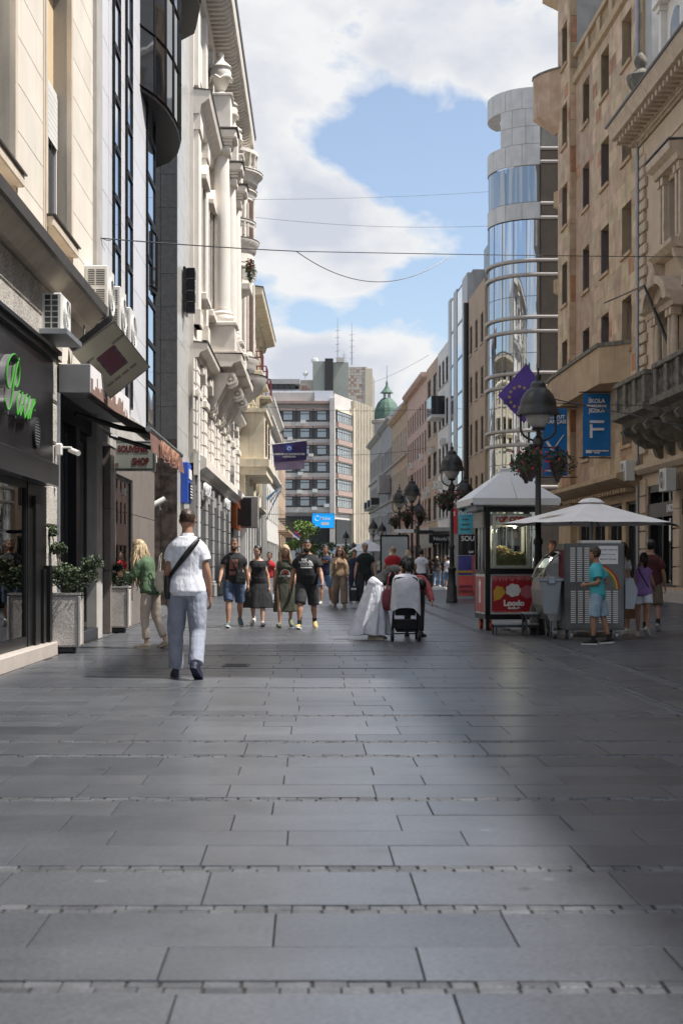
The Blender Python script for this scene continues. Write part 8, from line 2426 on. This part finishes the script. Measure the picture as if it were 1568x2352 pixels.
for k, m_ in enumerate(('poster_red', 'cart_yellow', 'leaf_bright')):
    q = MB(); n = 8; r1 = .42 - k * .03
    for i in range(n):
        a, b = PI / 2 * i / n, PI / 2 * (i + 1) / n
        q.quad((.46 + r1 * math.sin(a), -.017, .82 + r1 * math.cos(a)), (.46 + r1 * math.sin(b), -.017, .82 + r1 * math.cos(b)), (.46 + (r1 - .028) * math.sin(b), -.017, .82 + (r1 - .028) * math.cos(b)), (.46 + (r1 - .028) * math.sin(a), -.017, .82 + (r1 - .028) * math.cos(a)))
    q.build('rainbow_stripe', m_, mc)
q = MB(); q.box(-.004, -.001, .06, md - .1, 1.0, 1.45); q.build('side_sticker', 'cloth_wine', mc)
q = MB(); q.cbox(.28, mw - .03, .1, md - .1, mh + .001, mh + .05, .01); q.build('hopper_lid', 'white_frame', mc)
for x in (.12, mw - .12):
    for y in (.1, md - .1):
        q = MB(); q.tube([(x - .02, y, .07), (x + .02, y, .07)], .07, 12); w_ = q.build('caster', 'metal_grey', mc); q = MB(); q.box(x - .03, x + .03, y - .02, y + .02, .08, .165); q.build('caster_fork', 'steel', w_)
q = MB(); q.prism([(.02, .5), (.02, .95), (.14, 1.0), (.22, .8), (.16, .5)], 'y', .05, md - .05); o = q.build('far_hood', 'metal_grey', mc); o.location = (mw, 0, 0)
# white market umbrella
DM('canvas_white', (0.84, 0.82, 0.78), .85, var=.05, scale=3, bump2=.25, b2scale=5)
um = thing('market_umbrella', 'large off-white market umbrella over the ice cream stall', 'umbrella', (PX(1357, 24.2), 24.2, 0), 0)
RU = 1.60
tips = [Vector((RU * math.cos(R(a)), RU * math.sin(R(a)), 1.90)) for a in (-165, -112, -48, 12, 75, 135)]
apex = Vector((0, 0, 2.30))
for i in range(6):
    a, b = tips[i], tips[(i + 1) % 6]; N = 6; q = MB(); vs = []
    for j in range(N + 1):
        t = .10 + .90 * j / N
        for l in range(N + 1):
            u = l / N; p = apex.lerp(a.lerp(b, u), t)
            p.z -= .012 * math.sin(PI * t) + .008 * math.sin(u * 23 + i) * t * t * math.sin(PI * u)
            vs.append(p)
    q.add(vs, [(j * (N + 1) + l, j * (N + 1) + l + 1, (j + 1) * (N + 1) + l + 1, (j + 1) * (N + 1) + l) for j in range(N) for l in range(N)])
    q.build('canopy_panel', 'canvas_white', um, smooth=180)
    q = MB(); q.tube([apex - Vector((0, 0, .1)), a - Vector((0, 0, .03))], .012, 5); q.build('rib', 'black_iron', um)
q = MB(); q.rings([[(r_ * math.cos(R(a + 60 * 0)), r_ * math.sin(R(a)), z) for a in (-165, -112, -48, 12, 75, 135)] for r_, z in ((.25, 2.262), (.16, 2.325), (.05, 2.345))], cap0=False); q.build('vent_cap', 'canvas_white', um)
q = MB(); q.tube([(0, 0, .0), (0, 0, 2.36)], .026, 10); q.build('pole', 'metal_grey', um, smooth=60)
q = MB(); q.cbox(-.3, .3, -.3, .3, 0, .08, .02); q.build('foot', 'concrete', um)
q = MB(); vs = [apex.lerp(tips[0].lerp(tips[1], u), t) + Vector((0, -.006, .004)) for t, u in ((.66, .58), (.60, .70), (.80, .52), (.84, .36), (.70, .42))]; q.add(vs, [(0, 1, 2, 3, 4)]); q.build('mended_patch', 'cloth_beige', um)
# far white parasol
o = thing('parasol', 'small white parasol far down the street beside the light panel', 'umbrella', (PX(846, 100), 100, 0), 0)
q = MB(); q.lathe(0, 0, [(1.4, 2.15), (.7, 2.6), (.05, 2.95)], 8); q.build('canopy', 'box_white', o); q = MB(); q.tube([(0, 0, 0), (0, 0, 2.9)], .04, 6); q.build('pole', 'white_frame', o)
# ------------------------------------------------------------------ poster pillar, light panel, direction arms
pl = thing('poster_pillar', 'round advertising pillar covered with colourful concert and health posters', 'advertising pillar', (PX(1077, 50.6), 50.6, 0), 0)
rp = .70
q = MB(); q.lathe(0, 0, [(rp, 0), (rp, 3.25), (rp + .08, 3.3), (rp + .08, 3.4), (0, 3.5)], 28); q.build('drum', 'metal_grey', pl, smooth=35)
DM('poster_teal', (.06, .38, .48), .6, var=.2); DM('poster_amber', (.65, .36, .03), .6); DM('poster_violet', (.05, .05, .25), .6, var=.3); DM('poster_coral', (.62, .10, .09), .6, var=.2); DM('poster_green', (.10, .42, .22), .6)


def poster(a0, a1, z0_, z1_, m, words=(), wm='print_white', extra=None):
    mb = MB(); n = 6; r_ = rp + .012
    for i in range(n):
        a, b = R(a0 + (a1 - a0) * i / n), R(a0 + (a1 - a0) * (i + 1) / n)
        mb.quad((r_ * math.cos(a), r_ * math.sin(a), z0_), (r_ * math.cos(b), r_ * math.sin(b), z0_), (r_ * math.cos(b), r_ * math.sin(b), z1_), (r_ * math.cos(a), r_ * math.sin(a), z1_))
    o = mb.build('poster', m, pl)
    for (t_, sz, zz, mm) in words:
        am = R((a0 + a1) / 2); text(t_, sz, o, mm or wm, ((rp + .02 + sz * .05) * math.cos(am), (rp + .02 + sz * .05) * math.sin(am), zz), (R(90), 0, am + PI / 2), .003, bold=.006)
    return o


poster(-128, -84, 2.3, 3.2, 'poster_teal', [('ПЕСА', .17, 3.02, None), ('УСАНА', .07, 2.8, 'print_grey'), ('ЗОСТЕР', .07, 2.62, 'print_grey'), ('ГЕНИТАЛНИ', .06, 2.45, 'print_grey')])
poster(-128, -84, 3.06, 3.22, 'poster_green'); poster(-82, -48, 2.3, 3.15, 'poster_amber', [('А', .16, 3.0, 'print_grey'), ('20', .15, 2.78, 'print_grey')])
poster(-128, -52, 1.55, 2.27, 'black_panel', [('SOULF', .24, 2.12, None), ('5.07', .10, 1.65, None)])
o = poster(-128, -88, .85, 1.52, 'poster_violet', [('99999999', .13, .95, 'poster_amber')]); poster(-87, -55, .9, 1.52, 'poster_coral')
q = MB(); am = R(-72); q.ball(((rp + .0) * math.cos(am), (rp + .0) * math.sin(am), 1.2), .17, 10, sc=(1, .35, 1.4)); q.build('portrait_print', 'hair_grey', pl)
poster(-128, -80, .12, .82, 'poster_coral', [('MARCO', .13, .44, 'print_plum'), ('CAROLA', .13, .28, 'print_plum')]); poster(-79, -48, .12, .82, 'interior_dark', [('ИА', .16, .6, None)])
poster(-152, -130, 2.3, 3.2, 'poster_red', [('S', .2, 3.0, None)]); poster(-150, -130, .2, 1.5, 'interior_pale')
lp = thing('light_panel', 'black framed advertising light panel with a blank pale face', 'advertising panel', (PX(906, 58.5), 58.5, 0), 0)
q = MB(); q.cbox(-.60, .60, 0, .22, .5, 2.45, .03); q.build('casing', 'black_paint', lp); q = MB(); q.box(-.53, .53, -.01, -.002, .62, 2.36); q.build('face', 'window_pale', lp)
q = MB(); q.cbox(-.3, .3, .04, .18, 0, .5, .02); q.build('foot', 'black_paint', lp)
dp = thing('direction_sign', 'direction post with a white arrow board and a dark arrow board', 'sign post', (PX(957, 56.5), 56.5, 0), 0)
q = MB(); q.tube([(0, 0, 0), (0, 0, 2.75)], .04, 8); q.build('post', 'black_iron', dp)
q = MB(); q.prism([(-.04, 2.48), (-.04, 2.62), (-.85, 2.62), (-.97, 2.55), (-.85, 2.48)], 'y', -.03, .03); q.build('arrow_board', 'white_paint', dp); q = MB(); q.prism([(.04, 2.44), (.04, 2.58), (.62, 2.58), (.72, 2.51), (.62, 2.44)], 'y', -.03, .03); q.build('arrow_board', 'black_panel', dp)
q = MB(); q.cbox(-.12, .03, -.045, -.031, 2.47, 2.63, .004); q.build('pictogram_plate', 'leaf_mid', dp)
ns = thing('shop_canopy', 'concrete canopy with a dark lettered board over a shop on the right row', 'canopy', tuple(f6.world(-.5, 0, 0)), f6.root.rotation_euler.z)
q = MB(); q.cbox(0, 9, -1.6, 0, 3.55, 3.85, .03); q.build('canopy_slab', 'concrete', ns); q = MB(); q.box(.3, 8.7, -1.3, -1.15, 2.45, 3.45); q.build('board', 'black_panel', ns)
q = MB(); q.box(9.02, 9.14, -1.6, .2, 2.72, 3.35); q.build('end_board', 'black_panel', ns); text("Nicola'S", .36, ns, 'print_white', (9.16, -.7, 3.03), (R(90), 0, R(90)), .01)
# ------------------------------------------------------------------ pushchair under a white cloth
pc = thing('pushchair', 'black pushchair covered with a white cloth beside the bending woman', 'pushchair', (PX(931, 22.6), 22.6, 0), 0)
for x, y in ((-.21, -.12), (.21, -.12), (-.2, .55), (.2, .55)):
    q = MB(); q.tube([(x - .02, y, .085), (x + .02, y, .085)], .085, 16); w_ = q.build('wheel', 'rubber', pc, smooth=40); q = MB(); q.tube([(x - .024, y, .085), (x + .024, y, .085)], .05, 12); q.build('hub', 'metal_grey', w_)
q = MB()
for s in (-1, 1): q.tube([(s * .20, -.10, .09), (s * .19, .05, .40), (s * .18, -.06, .72), (s * .17, -.16, .98)], .014, 8); q.tube([(s * .20, .5, .10), (s * .19, .12, .45), (s * .18, -.02, .62)], .014, 8)
q.tube([(-.17, -.16, .98), (-.12, -.19, 1.0), (.12, -.19, 1.0), (.17, -.16, .98)], .018, 8); q.tube([(-.20, -.10, .12), (.20, -.10, .12)], .012, 6); q.build('frame', 'black_paint', pc, smooth=60)
q = MB(); q.rings([[(-w, y0, z), (w, y0, z), (w, y1, z), (-w, y1, z)] for w, y0, y1, z in ((.14, -.02, .38, .14), (.17, -.05, .42, .20), (.175, -.06, .43, .33))]); q.build('basket', 'cloth_black', pc)
q = MB(); q.rings([[(-.16, y + .02, z), (.16, y + .02, z), (.16, y + .30, z + .02), (-.16, y + .30, z + .02)] for y, z in ((.02, .40), (-.03, .60), (-.08, .80))]); q.build('seat', 'cloth_charcoal', pc)
cv = MB(); N = 40; rs = []
for j, (z, w, d, yc) in enumerate(((.50, .24, .25, .05), (.54, .24, .25, .05), (.70, .23, .26, .04), (.86, .22, .27, .03), (.98, .20, .26, .03), (1.04, .16, .21, .03), (1.065, .06, .08, .03))):
    rs.append([(w * math.copysign(abs(math.cos(a)) ** .55, math.cos(a)) * (1 + .02 * math.sin(a * 7 + j)), yc + d * math.copysign(abs(math.sin(a)) ** .6, math.sin(a)) * (1 + .03 * math.sin(a * 5 - j)), z - (.10 * max(0, math.cos(a - .3)) if j < 2 else 0) + (.03 * math.sin(a * 3) if j < 2 else 0)) for a in [2 * PI * i / N for i in range(N)]])
cv.rings(rs, cap0=False); o = cv.build('cloth_cover', 'cloth_white', pc, smooth=180); tag(o)
# ------------------------------------------------------------------ flags and banners


def flag(o, m, pts, nx=14, ny=8, amp=.03, name='cloth', seed=0, fn=None):
    """cloth spanned by four corner points (local), with ripples"""
    a, b, c, d = [Vector(p) for p in pts]; n = (b - a).cross(d - a).normalized(); mb = MB(); vs = []
    for j in range(ny + 1):
        for i in range(nx + 1):
            u, v = i / nx, j / ny; p = a.lerp(b, u).lerp(d.lerp(c, u), v); vs.append(p + n * (amp * math.sin(u * 9 + v * 3 + seed) * (.3 + .7 * v)))
    mb.add(vs, [(j * (nx + 1) + i, j * (nx + 1) + i + 1, (j + 1) * (nx + 1) + i + 1, (j + 1) * (nx + 1) + i) for j in range(ny) for i in range(nx) if fn is None or fn((i + .5) / nx, (j + .5) / ny)])
    return mb.build(name, m, o, smooth=180)


def px3(o, px, py, Y): return Vector((PX(px, Y), Y, HC + (HY - py) * Y / FPX)) - o.location


def flatm(key, col): DM(key, col, rough=.8, var=.05, bump2=.3, b2scale=4)


flatm('flag_violet', (.115, .07, .34)); flatm('banner_blue', (.008, .145, .40)); flatm('banner_purple', (.055, .04, .13)); flatm('banner_lilac', (.34, .27, .38)); flatm('flag_sky', (.24, .42, .68)); DM('star_gold', (.55, .42, .10), .7)
ef = thing('blue_star_flag', 'violet-blue flag with a ring of gold stars drooping from a pole before the glass tower', 'flag', (10.0, 63, 7), 0)
Yf = 62.0
q = MB(); q.tube([px3(ef, 1278, 942, 64.5), px3(ef, 1206, 834, Yf)], .035, 6); q.build('pole', 'steel', ef)
q = MB(); q.tube([px3(ef, 1264, 958, 64.5), px3(ef, 1212, 838, Yf + .5)], .03, 6); q.build('second_pole', 'steel', ef)
cr = [px3(ef, 1207, 836, Yf), px3(ef, 1264, 905, Yf), px3(ef, 1202, 972, Yf), px3(ef, 1142, 908, Yf)]
flag(ef, 'flag_violet', cr, amp=.06)
for k in range(12):
    a = 2 * PI * k / 12; c = px3(ef, 1192 + 23 * math.cos(a), 912 + 24 * math.sin(a), Yf - .12); r1 = .095
    q = MB(); q.add([tuple(c + Vector(((r1 if i % 2 == 0 else r1 * .4) * math.sin(i * PI / 5), 0, (r1 if i % 2 == 0 else r1 * .4) * math.cos(i * PI / 5)))) for i in range(10)], [tuple(range(10))]); q.build('star', 'star_gold', ef)


def wall_banner(label, pxa, pxb, yt, yb, Y, words, extra):
    o = thing('banner', label, 'banner', (PX(pxa, Y), Y, HC + (HY - yb) * Y / FPX), 0)
    w, h = (pxb - pxa) * Y / FPX, (yb - yt) * Y / FPX
    flag(o, 'banner_blue', [(0, 0, h), (w, 0, h), (w, 0, 0), (0, 0, 0)], 12, 6, .02)
    for z in (-.06, h + .06): q = MB(); q.tube([(-.15, .02, z), (w + .45, .02, z)], .025, 6); q.build('rod', 'black_iron', o)
    for t_, sz, fx, fy in words: text(t_, sz * h, o, 'print_white', (fx * w, -.04, fy * h), (R(90), 0, 0), .003, bold=.008, sx=.95)
    for pts in extra: q = MB(); q.prism([(a * w, b * h) for a, b in pts], 'y', -.045, -.038); q.build('letter_shape', 'print_white', o)
    return o


wall_banner('blue banner reading SKOLA JEZIKA with a large white F', 1338, 1401, 904, 1048, 56.5, [('ŠKOLA', .088, .49, .88), ('FRANCUSKOG', .05, .49, .80), ('JEZIKA', .088, .49, .725), ('FRANCUSKI INSTITUT', .028, .63, .085), ('U SRBIJI', .028, .50, .055)], [[(.24, .53), (.76, .53), (.76, .57), (.24, .57)], [(.24, .29), (.34, .29), (.34, .51), (.24, .51)], [(.34, .41), (.76, .41), (.76, .45), (.34, .45)], [(.1, .05), (.31, .05), (.31, .1), (.1, .1)]])
wall_banner('blue banner with white institute lettering and a white tick, behind the near lamp', 1246, 1301, 938, 1093, 60.5, [('INSTITUT', .075, .48, .87), ('FRANÇAIS', .075, .50, .80), ('FRANCUSKI INSTITUT', .032, .5, .075)], [[(.82, .60), (.90, .62), (.52, .42), (.42, .40)], [(.10, .50), (.20, .52), (.46, .38), (.36, .36)]])
#, 1262, 1284, 1093, 1125, 62.5, [], [])
pb = thing('academy_banner', 'dark purple horizontal banner with blue shield and mirrored academy lettering across the left row', 'banner', (PX(665, 62), 62, 5), 0)
cr = [px3(pb, 625, 1021, 62), px3(pb, 705, 1013, 62), px3(pb, 704, 1056, 62), px3(pb, 629, 1062, 62)]
flag(pb, 'banner_purple', cr, amp=.02); flag(pb, 'banner_lilac', [px3(pb, 629, 1062, 62.05), px3(pb, 700, 1056, 62.05), px3(pb, 699, 1077, 62.05), px3(pb, 632, 1081, 62.05)], amp=.02, name='lower_cloth')
q = MB(); q.tube([px3(pb, 615, 1022, 62.6), px3(pb, 707, 1012, 62)], .03, 6); q.build('rod', 'white_frame', pb)
q = MB(); c = px3(pb, 664, 1030, 61.93); q.prism([(c.x - .15, c.z + .16), (c.x + .15, c.z + .16), (c.x + .15, c.z - .1), (c.x, c.z - .2), (c.x - .15, c.z - .1)], 'y', c.y - .01, c.y); q.build('shield', 'sign_blue', pb)
q = MB(); q.tube([(c.x + .07 * math.cos(i * PI / 5), c.y - .02, c.z + .07 * math.sin(i * PI / 5)) for i in range(10)], .014, 4, closed=True); q.build('emblem', 'print_white', pb)
for t_, y_ in (('BEOGRADSKA BANKARSKA', 1043), ('AKADEMIJA', 1049)):
    o = text(t_, .11, pb, 'print_white', px3(pb, 664, y_, 61.93), (R(90), 0, 0), .002, bold=.004); o.scale = (-1, 1, 1)
sf = thing('sky_blue_flag', 'drooping sky-blue and white flag on a slanted pole at the left row', 'flag', (PX(628, 84), 84, 5), 0)
q = MB(); q.tube([px3(sf, 611, 1195, 85), px3(sf, 649, 1110, 84)], .03, 6); q.build('pole', 'white_frame', sf)
for k, m_ in enumerate(('flag_sky', 'print_white', 'flag_sky')):
    e = 7 * k; flag(sf, m_, [px3(sf, 648 - e * .1, 1113 + e * .6, 84 - k * .02), px3(sf, 645, 1118 + e * .8, 84 - k * .02), px3(sf, 614 + e * .8, 1152 + e * .9, 84 - k * .02), px3(sf, 612 + e, 1142 + e, 84 - k * .02)], 8, 3, .03)
tf = thing('tricolour_flag', 'small red blue and white flag on a slanted pole before the far tree', 'flag', (PX(683, 118), 118, 3), 0)
q = MB(); q.tube([px3(tf, 672, 1235, 119), px3(tf, 690, 1218, 118)], .03, 5); q.build('pole', 'white_frame', tf)
for k, m_ in enumerate(('poster_red', 'sign_blue', 'print_white')): flag(tf, m_, [px3(tf, 678 - k * 2, 1219 + k * 4, 118), px3(tf, 690 - k, 1230 + k * 3.5, 118), px3(tf, 689 - k, 1234 + k * 3.5, 118), px3(tf, 676 - k * 2, 1223 + k * 4, 118)], 6, 2, .02)
# ------------------------------------------------------------------ flag pole, air conditioners on the right
fpo = thing('flag_pole', 'dark slanted flag pole with a scrolled bracket on the tan house', 'flag pole', (PX(1560, 46.3), 46.3, 7), 0)
q = MB(); q.tube([px3(fpo, 1562, 858, 46.4), px3(fpo, 1540, 805, 46.9), px3(fpo, 1478, 655, 48)], [.075, .07, .045], 8); q.build('pole', 'black_iron', fpo)
q = MB()
for k in range(3): c = px3(fpo, 1556, 815 + k * 12, 46.5); q.tube([tuple(c + Vector(((.04 + .016 * i) * math.cos(i * .8), 0, (.04 + .016 * i) * math.sin(i * .8)))) for i in range(10)], .02, 5)
q.build('scroll_bracket', 'black_iron', fpo)
o = thing('steel_rod', 'thin pale rod sticking out between the umber and tan houses', 'rod', (10.0, 51.5, 11), 0)
q = MB(); q.tube([px3(o, 1385, 697, 50), px3(o, 1478, 656, 51)], .03, 6); q.build('rod', 'steel', o)
for lb_, f_, u_, z_ in (('beige air conditioner at the seam of the umber and tan houses above the umbrella', fU, LU - .55, 4.75), ('white air conditioner in the tan shop front at the right edge', fN, fN.uy(46.9) , 4.1)):
    o = thing('air_conditioner', lb_, 'air conditioner', tuple(f_.world(u_, -.30, z_ - .5)), f_.root.rotation_euler.z, 'air conditioners on the near right fronts'); fan_unit(o, .85, .38, .75)
# ------------------------------------------------------------------ cables


def cable(label, pts, r=.010, sag=0.0, n=24):
    P_ = []
    for (a, b) in zip(pts, pts[1:]):
        a, b = Vector(a), Vector(b)
        for i in range(n): t = i / n; q_ = a.lerp(b, t); q_.z -= sag * 4 * t * (1 - t); P_.append(q_)
    P_.append(Vector(pts[-1])); mb = MB(); mb.tube(P_, r * .7, 5); o = mb.build('cable', 'black_iron', None); tag(o, label, 'cable', 'cables over the street')
    return o


def W3(px, py, Y): return (PX(px, Y), Y, HC + (HY - py) * Y / FPX)


cable('thick twisted cable spanning the street from the grey office to the tan house', [W3(208, 545, 23.3), W3(680, 577, 32), W3(1568, 590, 46.2)], .016, .02)
cable('loose cable loop hanging below the main span', [W3(680, 577, 32), W3(1030, 590, 36)], .014, .66, 30)
cable('short slack wire curling at the left wall anchor', [W3(208, 520, 23.3), W3(225, 540, 23.8), W3(255, 552, 24.5)], .010, .03)
cable('thin wire high in the sky, upper of two', [W3(580, 458, 66), W3(1123, 440, 80)], .012, .1)
cable('thin wire high in the sky, lower of two', [W3(575, 498, 66), W3(860, 520, 72), W3(1123, 519, 80)], .014, .05)
cable('far wire above the rooftops of the office block', [W3(850, 880, 150), W3(985, 815, 114)], .02, .2)
cable('wire from the near lamp to the right edge', [W3(1255, 912, 24.8), W3(1440, 950, 24.4), W3(1580, 980, 24)], .014, .02)
cable('dark wire across the blue banners', [W3(1262, 925, 26), W3(1580, 932, 44)], .012, .02)
cable('wire from the cream house consoles to the right row', [W3(470, 895, 56), W3(640, 935, 80), W3(1000, 938, 104)], .02, .2)
cable('low wire across the far street', [W3(560, 1035, 75), W3(760, 1045, 95), W3(1000, 1025, 104)], .02, .2)
cable('lowest far wire above the lamps', [W3(590, 1180, 74), W3(860, 1178, 100), W3(1000, 1170, 104)], .02, .1)
# ------------------------------------------------------------------ apply the modelling modifiers and turn lettering into mesh
bpy.context.view_layer.update()
_dg = bpy.context.evaluated_depsgraph_get()
_new = [(o, bpy.data.meshes.new_from_object(o.evaluated_get(_dg), preserve_all_data_layers=False, depsgraph=_dg)) for o in BAKE]
for o, me in _new:
    mt = o.data.materials[0]
    o.modifiers.clear(); o.data = me
    me.materials.clear(); me.materials.append(mt)
    me.polygons.foreach_set('use_smooth', [True] * len(me.polygons))
for o in TEXTS:
    me = bpy.data.meshes.new_from_object(o.evaluated_get(_dg), depsgraph=_dg)
    n = bpy.data.objects.new(o.name, me); nm = o.name
    C.objects.link(n); n.parent = o.parent; n.location = o.location; n.rotation_euler = o.rotation_euler; n.scale = o.scale
    bpy.data.objects.remove(o); n.name = nm
